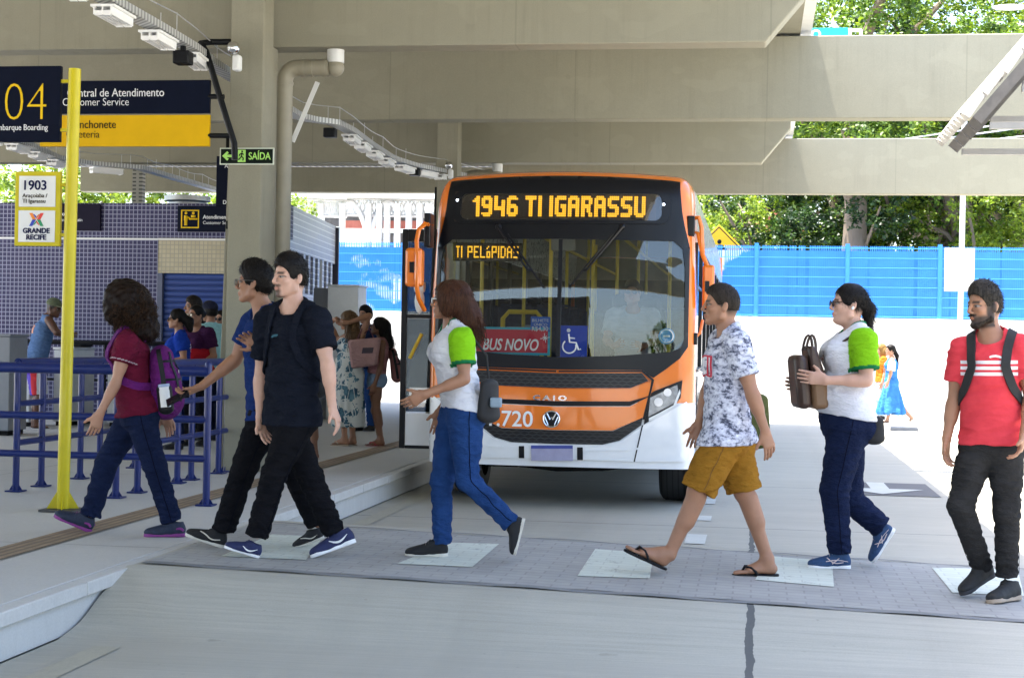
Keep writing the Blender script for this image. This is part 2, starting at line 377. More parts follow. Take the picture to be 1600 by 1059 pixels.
# far supports for the tie beams, right of the road
for y in (20.45, 30.55, .2):
    t = thing('concrete_column', 'plain concrete column beyond the right edge of the road', 'column', (16.5, y+.15, 0), 'columns carrying the tie beams beyond the road')
    b = MB(); b.box((16.2, y-.15, 0), (16.8, y+.45, ZB-.003)); b.build('shaft', m_col, t, bevel=.02)

def column(y, label, full=True):
    t = thing('concrete_column', label, 'column', (-4.87, y, .25))
    b = MB(); b.box((-5.03, y-.52, .253), (-4.70, y-.20, 5.495)); b.build('front_pier', m_col, t, bevel=.012)
    x0 = -5.17
    b = MB(); b.add([(x0-.05, y-.19, .253), (-4.75, y-.19, .253), (-4.75, y+.11, .253), (x0-.05, y+.11, .253), (x0+.05, y-.19, ZB-.003), (-4.75, y-.19, ZB-.003), (-4.75, y+.11, ZB-.003), (x0+.05, y+.11, ZB-.003)],
                    [(0,3,2,1),(4,5,6,7),(0,1,5,4),(1,2,6,5),(2,3,7,6),(3,0,4,7)]); b.build('tapered_pier', m_col, t, bevel=.012)
    b = MB(); b.tube([(-5.10, y-.24, .3), (-5.10, y-.24, 4.0)], .018, 8); b.box((-5.14, y-.28, 3.35), (-5.06, y-.2, 3.5)); b.box((-5.13, y-.27, 2.6), (-5.07, y-.2, 2.68)); b.build('conduit', m_black, t)
    return t
column(15.3, 'concrete column beside the two young men, near the exit sign')
column(25.4, 'concrete column behind the left top corner of the bus')
def drain(y, label):
    xo = at(441, 300, y=15.45)[0]+4.60; y = y+.55
    t = thing('drain_pipe', label, 'pipe', (-4.59+xo, y-.4, .25)); sh = lambda p: (p[0]+xo, p[1], p[2])
    zc = 4.24
    m_pvc = plain('painted_pipe', (.30, .275, .205, 1), .5, var=.08)
    p = [(-4.60, y-.38, .26), (-4.60, y-.38, zc-.13)]+[(-4.60+.13*(1-math.cos(q)), y-.38, zc-.13+.13*math.sin(q)) for q in np.linspace(.15, math.pi/2, 7)]+[(-4.14, y-.38, zc)]
    p = [sh(q) for q in p]; b = MB(); b.tube(p, .083, 18); b.sphere((-4.08+xo, y-.38, zc), .088, 16, 10)
    for a, c in (((-4.42, y-.38, zc), (-4.39, y-.38, zc)), ((-4.32, y-.38, zc), (-4.305, y-.38, zc)), ((-4.2, y-.38, zc), (-4.17, y-.38, zc)), ((-4.60, y-.38, zc-.17), (-4.60, y-.38, zc-.14))): b.tube([sh(a), sh(c)], .090, 18)
    b.build('pipe', m_pvc, t)
    b = MB(); b.tube([(-4.08+xo, y-.38, zc+.05), (-4.08+xo, y-.38, ZB-.003)], .085, 18); b.build('outlet', m_whitep, t)
    b = MB(); b.obox((-4.42+xo, y-.26, 3.82), (.125, 0, .30), (0, .004, 0), (.022, 0, -.009)); b.build('brace', m_whitep, t)
drain(15.3, 'fat beige drain pipe turning down beside the near column')
drain(25.4, 'beige drain pipe elbow under the beam above the bus roof')

# ---- emergency lamps on the columns
for y, l in ((15.3, 'white twin emergency lamp on the side of the near column'), (25.4, 'white twin emergency lamp on the far column above the bus')):
    q = at(372, 90, d=15.0) if y < 20 else at(705, 267, d=25.1)
    t = thing('emergency_lamp', l, 'lamp', q)
    b = MB(); b.box((q[0]-.045, q[1]-.05, q[2]-.13), (q[0]+.03, q[1]+.05, q[2]+.02)); b.build('housing', m_whitep, t, bevel=.02)
    b = MB(); b.sphere((q[0]-.03, q[1]-.05, q[2]+.08), .062, 16, 10); b.build('reflector', plain('chrome', (.8, .8, .82, 1), .12, 1, var=.03), t)

# ---- snaking perforated cable trays with tube lights
n = N('perforated_tray'); v = n.coords(); X, Y, Z = n.sep(v)
st = n.math('FRACT', n.math('MULTIPLY', n.math('ADD', Y, X), 14)); f = n.ramp(st, [(.42, (.30, .30, .29, 1)), (.5, (.62, .62, .60, 1))])
n.color(f).set(.45, .35); m_tray = n.m
m_tubehouse = plain('white_light_housing', (.90, .89, .86, 1), .4, var=.03)
def tray(xfun, y0, y1, label, ys_lights, zt=4.2, lightlab='white louvred twin tube light under the cable tray'):
    ys = np.linspace(y0, y1, 60); P = [(xfun(y), y, zt) for y in ys]
    t = thing('cable_tray', label, 'cable tray', P[0])
    b = MB()
    for i in range(len(P)-1):
        a, c = np.array(P[i]), np.array(P[i+1]); dv = (c-a)/2; sx = np.array([.075, 0, 0])
        b.obox((a+c)/2, dv*1.01, sx, (0, 0, .004)); b.obox((a+c)/2+sx+(0, 0, .03), dv*1.01, (.004, 0, 0), (0, 0, .03)); b.obox((a+c)/2-sx+(0, 0, .03), dv*1.01, (.004, 0, 0), (0, 0, .03))
    b.build('tray', m_tray, t)
    b = MB()
    for i in range(0, 60, 5):
        for s_ in (-.075, .075): p = np.array(P[i])+(s_, 0, 0); MB().tube([p+(0, 0, .05), p+(0, 0, .22)], .004, 5).build('hanger', m_steel, t)
    b = MB(); b.tube([np.array(p)+(.075, 0, .21-.04*math.sin(math.pi*((i/10)%1))) for i, p in enumerate(P)], .006, 6); b.build('stay_cable', m_steel, t)
    for k, yl in enumerate(ys_lights):
        c = np.array((xfun(yl), yl, zt-.10)); g = (xfun(yl+.1)-xfun(yl-.1))/.2; d = np.array((g, 1, 0)); d /= np.linalg.norm(d); sd_ = np.cross(d, (0, 0, 1))
        h = thing('tube_light', lightlab, 'light', c, lightlab+' run')
        bb = MB(); bb.obox(c+(0, 0, .06), d*.25, sd_*.10, (0, 0, .010))
        for q in (-1, 0, 1): bb.obox(c+sd_*.07*q+(0, 0, .02), d*.25, sd_*.005, (0, 0, .032))
        for q in (-.5, .5):
            for e in (-1, 1): bb.obox(c+sd_*.07*q+d*.235*e, d*.012, sd_*.03, (0, 0, .02))
        bb.build('housing', m_tubehouse, h)
        bb = MB()
        for q in (-.5, .5): bb.tube([c+sd_*.07*q-d*.23, c+sd_*.07*q+d*.23], .014, 8)
        bb.build('tube', m_whitep, h)
snake = lambda x0, ph: (lambda y: x0+.17*math.sin((y-ph)*2*math.pi/10.2))
trk = {}
def tray_px(pts, z):
    W = [at(px, py, z=z) for px, py in pts]; W.sort(key=lambda p: p[1]); ys = [p[1] for p in W]; xs = [p[0] for p in W]
    return (lambda y: float(np.interp(y, ys, xs))), ys[0], ys[-1]
f1, a1, b1 = tray_px([(60, -60), (110, -30), (180, 12), (240, 45), (300, 80), (330, 104), (470, 188), (520, 194), (545, 206), (575, 228), (610, 250), (645, 261), (690, 270), (760, 284)], 4.2)
tray(f1, a1, 27.5, 'snaking perforated cable tray hung with lights over the platform edge', (10.0, 11.3, 12.3, 13.35, 14.4, 20.2, 21.0, 21.9, 22.8, 23.7, 24.4, 25.0), lightlab='white louvred tube light hanging under the cable tray nearest the bus')
f2, a2, b2 = tray_px([(-60, 205), (0, 215), (40, 228), (90, 250), (140, 258), (215, 264)], 4.2)
tray(f2, a2, 28.5, 'perforated cable tray behind the hanging signs, far over the left platform', (20.2, 21.1, 22.0, 23.0, 24.0), lightlab='white louvred tube light hanging behind the service sign on the far left')
# speakers
for px, py, d, l in ((286, 91, 14.6, 'small black loudspeaker under the tray, left of the near column'), (516, 208, 20.3, 'small black loudspeaker under the tray between the beams'), (648, 269, 24.6, 'small black loudspeaker under the tray near the far column')):
    q = at(px, py, d=d); t = thing('loudspeaker', l, 'loudspeaker', q)
    s_ = .075
    b = MB(); b.box((q[0]-s_, q[1]-s_, q[2]-s_*.8), (q[0]+s_, q[1]+s_, q[2]+s_*.8)); b.build('cabinet', m_black, t, bevel=.012)
    b = MB(); b.box((q[0]-.02, q[1]-.02, q[2]+s_*.8), (q[0]+.02, q[1]+.02, 4.19)); b.build('bracket', m_black, t)
# straight horizontal tray on the front of the far tie beam and the drop to the tiled building
t = thing('cable_tray', 'straight grey cable tray fixed along the front of the far lit beam', 'cable tray', (-10, 30.2, 5.1))
b = MB(); y = 28.6; z0 = at(300, 252, y=y)[2]; b.box((-13.4, y, z0-.09), (-4.6, y+.02, z0+.07)); b.box((-13.4, y+.02, z0-.09), (-4.6, y+.18, z0-.07))
n = N('slotted_steel'); v = n.coords(); X, Y, Z = n.sep(v)
st = n.math('LESS_THAN', n.math('ABSOLUTE', n.math('SUBTRACT', n.math('FRACT', n.math('MULTIPLY', X, 8)), .5)), .28); s2 = n.math('LESS_THAN', n.math('ABSOLUTE', n.math('SUBTRACT', n.math('FRACT', n.math('MULTIPLY', Z, 14)), .5)), .2)
n.color(n.mix(n.math('MULTIPLY', st, s2), (.34, .33, .29, 1), (.08, .08, .075, 1))).set(.5, .3); m_slot = n.m
b.build('tray', m_slot, t)
b = MB(); q = at(215, 256, y=y); b.box((q[0]-.10, y, 3.55), (q[0]+.10, y+.15, z0-.1)); b.build('drop_tray', m_slot, t)

# ================================================================== tiled station building
zt = 3.62; FY = 24.0
A = at(455, 320, d=25.0); B = at(525, 355, d=29.6)
cor = A+(A-B)*((A[1]-FY)/(B[1]-A[1])); cx = cor[0]
t = thing('station_building', 'station service building clad in small purple-blue mosaic tiles', 'building', (-11, FY+2, .25))
def mosaic(name, c1, c2, gr, p, axis):
    n = N(name); v = n.coords(); X, Y, Z = n.sep(v); u = X if axis == 'x' else Y
    fu = n.math('ABSOLUTE', n.math('SUBTRACT', n.math('FRACT', n.math('MULTIPLY', u, 1/p)), .5)); fz = n.math('ABSOLUTE', n.math('SUBTRACT', n.math('FRACT', n.math('MULTIPLY', Z, 1/p)), .5))
    g = n.math('GREATER_THAN', n.math('MAXIMUM', fu, fz), .41)
    wn = n.n('ShaderNodeTexWhiteNoise'); wn.noise_dimensions = '2D'
    cb = n.n('ShaderNodeCombineXYZ'); n.l(n.math('FLOOR', n.math('MULTIPLY', u, 1/p)), cb.inputs[0]); n.l(n.math('FLOOR', n.math('MULTIPLY', Z, 1/p)), cb.inputs[1]); n.l(cb.outputs[0], wn.inputs['Vector'])
    col = n.mix(wn.outputs['Value'], c1, c2); col = n.mix(n.math('MULTIPLY', n.noise(v, .8, 4), .35), col, k4(c1, 1.7))
    n.color(n.mix(g, col, gr)).set(.4, 0, .25); n.bump(g, -.4, .004); return n.m
m_tile = mosaic('purple_mosaic', (.022, .022, .075, 1), (.045, .038, .095, 1), (.29, .29, .39, 1), .068, 'x')
m_tileb = mosaic('beige_mosaic', (.42, .36, .24, 1), (.50, .44, .30, 1), (.36, .33, .26, 1), .068, 'x')
m_tiles = mosaic('pale_mosaic', (.26, .27, .36, 1), (.33, .34, .38, 1), (.66, .67, .70, 1), .10, 'y')
sx0 = at(246, 430, y=FY)[0]; ztop = at(300, 372, y=FY)[2]; zsh = at(300, 427, y=FY)[2]
b = MB(); b.box((-17, FY, .252), (sx0, FY+.25, zt)); b.box((sx0+.001, FY, ztop), (cx, FY+.25, zt)); b.build('front_wall', m_tile, t)
b = MB(); b.box((sx0+.001, FY+.01, zsh), (cx-.1, FY+.24, ztop-.002)); b.build('beige_panel', m_tileb, t)
n = N('blue_roller_shutter'); v = n.coords(); X, Y, Z = n.sep(v); sl = n.math('FRACT', n.math('MULTIPLY', Z, 11))
n.color(n.ramp(sl, [(0, (.018, .045, .20, 1)), (.85, (.03, .07, .27, 1)), (.97, (.008, .016, .07, 1))])).set(.45, .1); n.bump(n.math('SINE', n.math('MULTIPLY', sl, 3.14)), .7, .02); m_shut = n.m
b = MB(); b.box((sx0+.09, FY+.05, .252), (cx-.1, FY+.12, zsh-.002)); b.build('roller_shutter', m_shut, t)
b = MB(); b.box((sx0+.002, FY-.01, .252), (sx0+.085, FY+.2, zsh-.003)); b.build('shutter_guide', plain('grey_guide', (.09, .10, .16, 1), .5), t)
b = MB(); b.box((-17, FY-.012, ztop-.035), (cx-.02, FY-.001, ztop-.008)); b.build('trim_line', m_whitep, t)
# side wall with two rows of windows
dirv = np.array([B[0]-cor[0], B[1]-cor[1], 0]); L = np.linalg.norm(dirv); dirv /= L; nrm = np.array([dirv[1], -dirv[0], 0])
def sw(u, z, o=0): return np.array([cor[0], FY, 0])+dirv*u+nrm*o+np.array([0, 0, z])
segs = [(0, .252, L, 1.7), (0, 2.35, L, 2.62), (0, 3.0, L, zt)]
b = MB()
zr = [(.252, 1.15), (1.75, 2.28), (2.92, zt)]
for z0_, z1_ in zr: b.obox(sw(L/2, (z0_+z1_)/2, -.12), dirv*L/2, nrm*.12, (0, 0, (z1_-z0_)/2))
m = 10; wu = L/m
for z0_, z1_ in ((1.15, 1.75), (2.28, 2.92)):
    for i in range(m): b.obox(sw((i+.12)*wu, (z0_+z1_)/2, -.12), dirv*wu*.20, nrm*.118, (0, 0, (z1_-z0_)/2-.001))
b.build('side_wall', m_tiles, t)
m_wdark = plain('window_dark', (.07, .062, .05, 1), .2, var=.4, scale=2)
for z0_, z1_ in ((1.15, 1.75), (2.28, 2.92)):
    for i in range(m):
        b = MB(); b.obox(sw((i+.66)*wu, (z0_+z1_)/2, -.16), dirv*wu*.335, nrm*.02, (0, 0, (z1_-z0_)/2-.002)); f = b.build('window', m_wdark, t)
        b = MB(); b.obox(sw((i+.66)*wu, (z0_+z1_)/2, -.11), dirv*.014, nrm*.02, (0, 0, (z1_-z0_)/2-.004)); b.obox(sw((i+.66)*wu, z0_+.03, -.10), dirv*wu*.33, nrm*.05, (0, 0, .02)); b.build('frame', m_whitep, f)
b = MB(); b.box((-17, FY+.26, zt-.4), (B[0]-.3, FY+5, zt-.12)); b.build('roof', m_col, t)
b = MB(); b.obox(sw(L, zt/2+.1, -.10), dirv*.05, nrm*.16, (0, 0, zt/2-.12)); b.build('corner_trim', plain('dark_corner_tile', (.035, .03, .05, 1), .4), t)
b = MB()
q = at(293, 312, y=FY+1.5); b.tube([q-(0, 0, .3), q-(0, 0, .06)], .32, 20); b.tube([q-(0, 0, .03), q+(0, 0, .05)], .38, 20); b.build('roof_vent', m_steel, t)

# ---- handrail with black rail along the tiled wall, counters
t = thing('wall_handrail', 'black metal handrail running along the tiled wall', 'handrail', (-11, 23.4, .25))
b = MB(); b.tube([(-13, 23.2, 1.42), (-8.6, 23.2, 1.42)], .035, 8); b.tube([(-13, 23.2, .85), (-8.6, 23.2, .85)], .02, 8)
for x in (-12.5, -11, -9.8, -8.7): b.tube([(x, 23.2, .26), (x, 23.2, 1.42)], .025, 8)
b.build('rail', m_black, t)
# ================================================================== sky-side background: wall, mesh fence, trees, far shed
WY = 36.2
t = thing('boundary_wall', 'long white-painted boundary wall under the blue mesh fence', 'wall', (4, WY, 0))
b = MB(); b.box((-40, WY, -.02), (45, WY+.3, 2.12)); b.build('wall', m_white_wall, t)
b = MB(); b.box((-40, WY-.04, 2.122), (45, WY+.34, 2.2)); b.build('coping', m_white_wall, t, bevel=.01)
t = thing('mesh_fence', 'tall bright blue welded mesh fence on top of the white wall', 'fence', (4, WY+.1, 2.2))
m_fb = plain('blue_fence_paint', (.035, .25, .66, 1), .5, var=.12, scale=2)
ztf = 3.80; m_wire_sun = plain('sunlit_blue_wire', (.10, .44, .84, 1), .4, var=.05)  # horizontal wires coloured paler: sun on their tops put into the colour
xp = -22.0; k = 0
while xp < 22:
    b = MB(); b.box((xp-.045, WY+.05, 2.05), (xp+.045, WY+.13, ztf+.05)); b.build('post', m_fb, t)
    b = MB()
    z_ = 2.24
    while z_ < ztf:
        b.box((xp+.05, WY+.06, z_), (xp+1.97, WY+.083, z_+.014), 1); z_ += .215
    g = .040
    x_ = xp+.05
    while x_ < xp+1.96:
        if random.random() > .05: b.box((x_, WY+.085, 2.22), (x_+.024, WY+.091, ztf-.005*random.random()))
        x_ += g
    b.build('mesh_panel', [m_fb, m_wire_sun], t)
    xp += 2.0; k += 1
# painted mural screen that stands behind the fence
n = N('mural_paint'); v = n.coords(); X, Y, Z = n.sep(v)
blob = n.noise(n.mapv(v, (.55, 1, .9)), .9, 3, .5); edge = n.math('ADD', blob, n.math('MULTIPLY', n.noise(v, 7, 4), .10))
left = n.math('LESS_THAN', X, -4.0)
pat = n.ramp(edge, [(.50, (.80, .83, .88, 1)), (.53, (.03, .24, .66, 1))])
full = n.ramp(n.noise(v, 1.2, 6, .7), [(.3, (.025, .20, .56, 1)), (.70, (.05, .28, .64, 1)), (.76, (.55, .65, .74, 1))])
n.color(n.mix(left, full, pat)).set(.7); m_mural = n.m
t = thing('mural_wall', 'low blue painted wall standing just behind the mesh fence', 'wall', (4, WY+.7, 0))
b = MB(); b.box((-40, WY+.6, -.02), (45, WY+.8, 3.72)); b.build('wall', m_mural, t)

# ---- trees
def foliage_mat(name, a, bcol, c):
    n = N(name); at_ = n.n('ShaderNodeAttribute'); at_.attribute_name = 'tone'
    col = n.ramp(at_.outputs['Fac'], [(0, a), (.55, bcol), (1, c)])
    n.t.nodes.remove(n.b)
    d = n.n('ShaderNodeBsdfDiffuse'); tr = n.n('ShaderNodeBsdfTranslucent'); gl = n.n('ShaderNodeBsdfGlossy'); gl.inputs['Roughness'].default_value = .45
    n.l(col, d.inputs[0]); n.l(n.mix(1.0, col, (1.0, .95, .45, 1), 'MULTIPLY'), tr.inputs[0])
    m1 = n.n('ShaderNodeMixShader'); m1.inputs[0].default_value = .45; n.l(d.outputs[0], m1.inputs[1]); n.l(tr.outputs[0], m1.inputs[2])
    m2 = n.n('ShaderNodeMixShader'); m2.inputs[0].default_value = .04; n.l(m1.outputs[0], m2.inputs[1]); n.l(gl.outputs[0], m2.inputs[2])
    n.l(m2.outputs[0], n.out.inputs[0]); return n.m
m_leaf = [foliage_mat('broad_leaves', (.025, .07, .010, 1), (.11, .20, .022, 1), (.24, .33, .035, 1)),
          foliage_mat('bright_leaves', (.08, .16, .016, 1), (.22, .32, .03, 1), (.36, .43, .05, 1)),
          foliage_mat('dark_leaves', (.010, .030, .010, 1), (.025, .065, .016, 1), (.06, .12, .022, 1))]
m_bark = concrete('bark', (.20, .155, .115, 1), .4, scale=4, stretch=(1, 1, .3), bump=.8)
def leaves_mesh(name, clumps, nl, size, mat, seed):
    rs = np.random.RandomState(seed); V = []; T = []
    cl = np.array(clumps); wgt = cl[:, 3]**2; wgt = wgt/wgt.sum(); cnt = (wgt*nl).astype(int)
    for (x, y, z, r), m in zip(cl, cnt):
        d = rs.normal(size=(m, 3)); d /= np.linalg.norm(d, axis=1)[:, None]
        # twigs: leaves gather round twig ends so the crown breaks into tufts
        tw = rs.normal(size=(max(6, m//26), 3)); tw /= np.linalg.norm(tw, axis=1)[:, None]; tw *= (r*rs.uniform(.45, 1.08, len(tw))**.6)[:, None]; tw[:, 2] *= .8
        idx = rs.randint(0, len(tw), m)
        p = np.array([x, y, z])+tw[idx]+d*(rs.uniform(.02, .30, m)*min(1, r/1.2))[:, None]
        s = size*rs.uniform(.6, 1.35, m)
        a = rs.normal(size=(m, 3)); a[:, 2] = a[:, 2]*.5-.35; a /= np.linalg.norm(a, axis=1)[:, None]
        c = rs.normal(size=(m, 3)); c[:, 2] += .2; c = np.cross(a, rs.normal(size=(m, 3))*.55+np.array([0, -.25, 1.0])); nn = c; nn /= np.linalg.norm(nn, axis=1)[:, None]
        bend = np.cross(a, nn)*.25
        q = np.stack([p, p+(a*.5+nn*.30+bend*.3)*s[:, None], p+a*s[:, None], p+(a*.5-nn*.30+bend*.3)*s[:, None]], 1)
        tone = np.clip(rs.normal(.45, .2, m)+rs.normal(0, .14, len(tw))[idx], 0, 1)
        V.append(q.reshape(-1, 3)); T.append(np.repeat(tone, 4))
    V = np.concatenate(V); T = np.concatenate(T); nf = len(V)//4
    me = bpy.data.meshes.new(name); me.vertices.add(len(V)); me.vertices.foreach_set('co', V.astype(np.float32).ravel())
    me.loops.add(nf*4); me.loops.foreach_set('vertex_index', np.arange(nf*4, dtype=np.int32)); me.polygons.add(nf)
    me.polygons.foreach_set('loop_start', np.arange(0, nf*4, 4, dtype=np.int32)); me.polygons.foreach_set('loop_total', np.full(nf, 4, np.int32))
    me.update(); me.validate(); a = me.attributes.new('tone', 'FLOAT', 'POINT'); a.data.foreach_set('value', T.astype(np.float32))
    me.materials.append(mat); return me
def trunk_mesh(h, r, seed, limbs=5, top=None):
    rs = random.Random(seed); b = MB(); pts = [(0, 0, -.3)]; x = y = 0
    for i in range(1, 9): x += rs.uniform(-.12, .12); y += rs.uniform(-.1, .1); pts.append((x, y, h*i/8))
    b.tube(pts, [r*1.35]+[r*(1-.075*i) for i in range(8)], 12)
    ends = []
    for k in range(limbs):
        a = 2*math.pi*k/limbs+rs.uniform(-.4, .4); i = rs.randint(5, 8); p = np.array(pts[i]); q = [p]
        for j in range(5): p = p+np.array([math.cos(a)*rs.uniform(.4, .8), math.sin(a)*rs.uniform(.4, .8), rs.uniform(.4, .9)]); q.append(p.copy()); a += rs.uniform(-.3, .3)
        b.tube(q, [r*.5*(1-.16*j) for j in range(6)], 8); ends += [q[3], q[5]]
    return b, ends
TREE_CACHE = {}
def tree(x, y, h, r, cr, kind, label, nl=5000, size=.30, seed=1, group=None, cz=None, squash=.75):
    t = thing('tree', label, 'tree', (x, y, -.03), group)
    b, ends = trunk_mesh(h, r, seed); b.v = [(p[0]+x, p[1]+y, p[2]) for p in b.v]; b.build('trunk', m_bark, t)
    rs = random.Random(seed+5); cl = []
    zc = cz if cz else h+cr*.45
    for e in ends: cl.append((e[0], e[1], e[2], cr*rs.uniform(.28, .42)))
    for i in range(16):
        a = rs.uniform(0, 6.28); q = rs.uniform(.2, .95)*cr; cl.append((q*math.cos(a), q*math.sin(a), zc+rs.uniform(-1, 1)*cr*squash, cr*rs.uniform(.26, .46)))
    me = leaves_mesh('crown', cl, nl, size, m_leaf[kind], seed)
    o = bpy.data.objects.new('crown', me); COL.objects.link(o); o.parent = t; WL[o.name] = WL[t.name]
for i, (px, d, h, r, cr, kd, cz, nl, sz, lab) in enumerate([
    (1331, 41, 8.2, .40, 3.0, 0, 8.6, 9000, .24, 'tall tree with thick brown trunk behind the middle of the blue fence'),
    (1508, 42, 7.6, .40, 3.2, 0, 8.4, 9000, .24, 'large tree with pale forked trunk behind the white sign plate'),
    (1468, 43, 6.6, .24, 2.2, 2, 7.6, 6000, .24, 'leaning slim trunked tree just left of the lamp pole'),
    (1175, 45, 2.0, .18, 2.4, 1, 4.4, 8000, .20, 'bright green bushy tree beside the yellow pedestrian sign'),
    (1255, 43, 2.4, .22, 2.2, 2, 4.6, 9000, .22, 'dark bushy tree between the pedestrian sign and the thick trunk'),
    (1420, 44, 3.0, .22, 2.5, 0, 5.0, 8000, .22, 'mid green tree right of the thick brown trunk'),
    (1590, 41, 2.6, .2, 2.3, 1, 4.9, 8000, .20, 'bright yellow-green tree at the right end of the fence'),
    (1310, 50, 7.5, .3, 4.0, 1, 10.6, 9000, .28, 'tall tree filling the gap above the beam next to the green road sign'),
    (1440, 48, 7.5, .3, 4.0, 1, 10.2, 12000, .26, 'sunlit tall tree above the beam in the middle of the top right corner'),
    (1580, 47, 7.5, .3, 4.0, 1, 10.2, 12000, .26, 'sunlit tall tree above the small tiled roof'),
    (1370, 56, 6.5, .3, 4.5, 2, 9.5, 9000, .34, 'dark tree deep behind the tall trees over the road'),
    (1540, 58, 6.5, .3, 4.5, 2, 9.0, 9000, .34, 'dark tree deep behind the tiled roof'),
    (1180, 55, 5.0, .3, 4.0, 0, 8.0, 8000, .34, 'broad tree far behind the top right corner of the bus'),
    (1640, 52, 5.0, .3, 4.0, 0, 7.0, 7000, .32, 'broad tree at the far right behind the fence'),
    (30, 48, 3.0, .3, 2.6, 1, 5.6, 6000, .26, 'bright tree seen above the tiled building at far left'),
    (170, 50, 3.2, .35, 2.6, 1, 5.6, 6000, .26, 'bright tree over the tiled building behind the yellow pole'),
    (310, 49, 3.0, .3, 2.6, 1, 5.6, 6000, .26, 'bright tree over the tiled building left of the near column')]):
    q = at(px, 545, d=d); tree(q[0], q[1], h, r, cr, kd, lab, int(nl*2.3), sz*.56, 11+i*3, None, cz)

t = thing('reflection_blocker', 'unseen dark block added behind the viewer to darken the windscreen reflection', 'building', (-15, -17, 0))  # added out of view: keeps the left of the windscreen reflection dark
m_blocker = concrete('blocker_dark', (.055, .05, .045, 1), .2); MB().box((-30, -19, -.02), (-2.9, -16, 6.2)).build('wall', m_blocker, t)
MB().box((-30.2, -19.2, 6.201), (-2.7, -15.8, 6.4)).build('roof', m_blocker, t)
tree(14, -50, 4.5, .3, 3.6, 0, 'unseen round tree added behind the viewer for the windscreen reflection', 3000, .42, 93, cz=5.0, squash=1.0)  # added out of view as a dark backdrop for windscreen reflections
# ---- far shed seen past the platform end
t = thing('open_shed', 'distant open metal shed with white posts, trusses and a red band', 'building', (-13, 52, 0))
c = lambda px, py: at(px, py, y=52.)
m_redb = plain('faded_red_band', (.50, .16, .12, 1), .7); m_shw = plain('shed_white', (.74, .73, .72, 1), .6, var=.1); m_shg = plain('shed_dark_grey', (.12, .12, .13, 1), .8, var=.3); m_rooft = plain('shed_roof', (.42, .38, .35, 1), .7, var=.2)  # shed back wall is a mottled dark grey
z = c(560, 470)[2]
b = MB()
for px in (500, 534, 575, 592, 604, 620, 638, 655, 668): p0 = c(px, 400); b.box((p0[0]-.09, 52-.1, -.03), (p0[0]+.09, 52.1, c(px, 318)[2]))
b.build('post', m_shw, t)
b = MB()
for x0, x1, yy in ((455, 540, 330), (540, 700, 330)):
    pa, pb = c(x0, 315), c(x1, 318)
    for i in range(26):
        u = i/26; p_ = pa+(pb-pa)*u; q_ = pa+(pb-pa)*(u+1/26)
        b.tube([p_+(0, .2, .1), q_+(0, .2, -.42)], .035, 4); b.tube([p_+(0, .2, -.42), q_+(0, .2, .1)], .035, 4)
    b.tube([pa+(0, .2, .1), pb+(0, .2, .1)], .06, 4); b.tube([pa+(0, .2, -.42), pb+(0, .2, -.42)], .06, 4)
for s_ in (-1, 1):
    o0 = c(575, 372); e = c(575+s_*42, 322); b.tube([o0+(e-o0)*u+np.array([0, .1, .55*math.sin(math.pi*u)]) for u in np.linspace(0, 1, 10)], .09, 8)
b.build('truss', m_shw, t)
p0, p1 = c(530, 343), c(690, 356); b = MB(); b.box((p0[0], 52.4, p1[2]), (p1[0], 52.6, p0[2])); b.build('red_band', m_redb, t)
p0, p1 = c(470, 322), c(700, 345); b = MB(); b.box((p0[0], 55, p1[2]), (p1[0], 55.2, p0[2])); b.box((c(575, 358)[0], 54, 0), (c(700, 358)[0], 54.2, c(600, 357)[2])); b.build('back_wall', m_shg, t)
p0, p1 = c(440, 306), c(700, 312); b = MB(); b.add([(p0[0], 51, p1[2]+.3), (p1[0], 51, p1[2]+.1), (p1[0], 62, p1[2]+1.5), (p0[0], 62, p1[2]+1.8), (p0[0], 51, p1[2]+.4), (p1[0], 51, p1[2]+.2), (p1[0], 62, p1[2]+1.6), (p0[0], 62, p1[2]+1.9)], [(0,3,2,1),(4,5,6,7),(0,1,5,4),(1,2,6,5),(2,3,7,6),(3,0,4,7)]); b.build('roof', m_rooft, t)
t = thing('far_house', 'distant house with red tiled roof among the trees right of the bus', 'house', at(1170, 540, d=62)*np.array([1, 1, 0]))
q = WL[t.name]; b = MB(); b.box((q[0]-3, q[1], 0), (q[0]+3, q[1]+4, 5.6)); b.build('wall', m_white_wall, t)
b = MB(); b.prism([(-3.4, 5.62), (3.4, 5.62), (0, 7.2)], (q[0], q[1]-.3, 0), (1, 0, 0), (0, 0, 1), (0, 4.6, 0)); b.build('roof', m_redb, t)
# ================================================================== the bus
BY, BXC, HW = 14.70, -1.80, 1.25
bus = thing('city_bus', 'orange, black and white city bus with lit amber destination display', 'bus', (BXC, BY+5, 0))
bus['label'] = 'orange, black and white city bus with amber destination display, stopped at the platform'
def tumble(z): return 1-.034*min(1, max(0, (z-1.9)/1.15))
def bf(x, z):
    """depth of the bus front skin at height z and distance x from its middle"""
    a = abs(x)/tumble(z); y = BY+.11*(a/HW)**2.2
    if a > HW-.14: y += .14-math.sqrt(max(0, .14**2-(a-HW+.14)**2))
    if z > 1.0: y += .030*(z-1.0)**2
    zt_ = ztop(x*1.0)
    if z > zt_-.22: q = min(.22, z-zt_+.22); y += .22-math.sqrt(max(0, .22**2-q*q))
    if z < .75: y += .05*(.75-z)
    return y
def ztop(x):
    a = abs(x)/.966; z = 3.17-.055*(a/HW)**2
    if a > HW-.16: z -= .16-math.sqrt(max(0, .16**2-(a-HW+.16)**2))
    return z
def bp(px, py):
    p = at(px, py, y=BY+.03)
    return (p[0]-BXC, p[2])
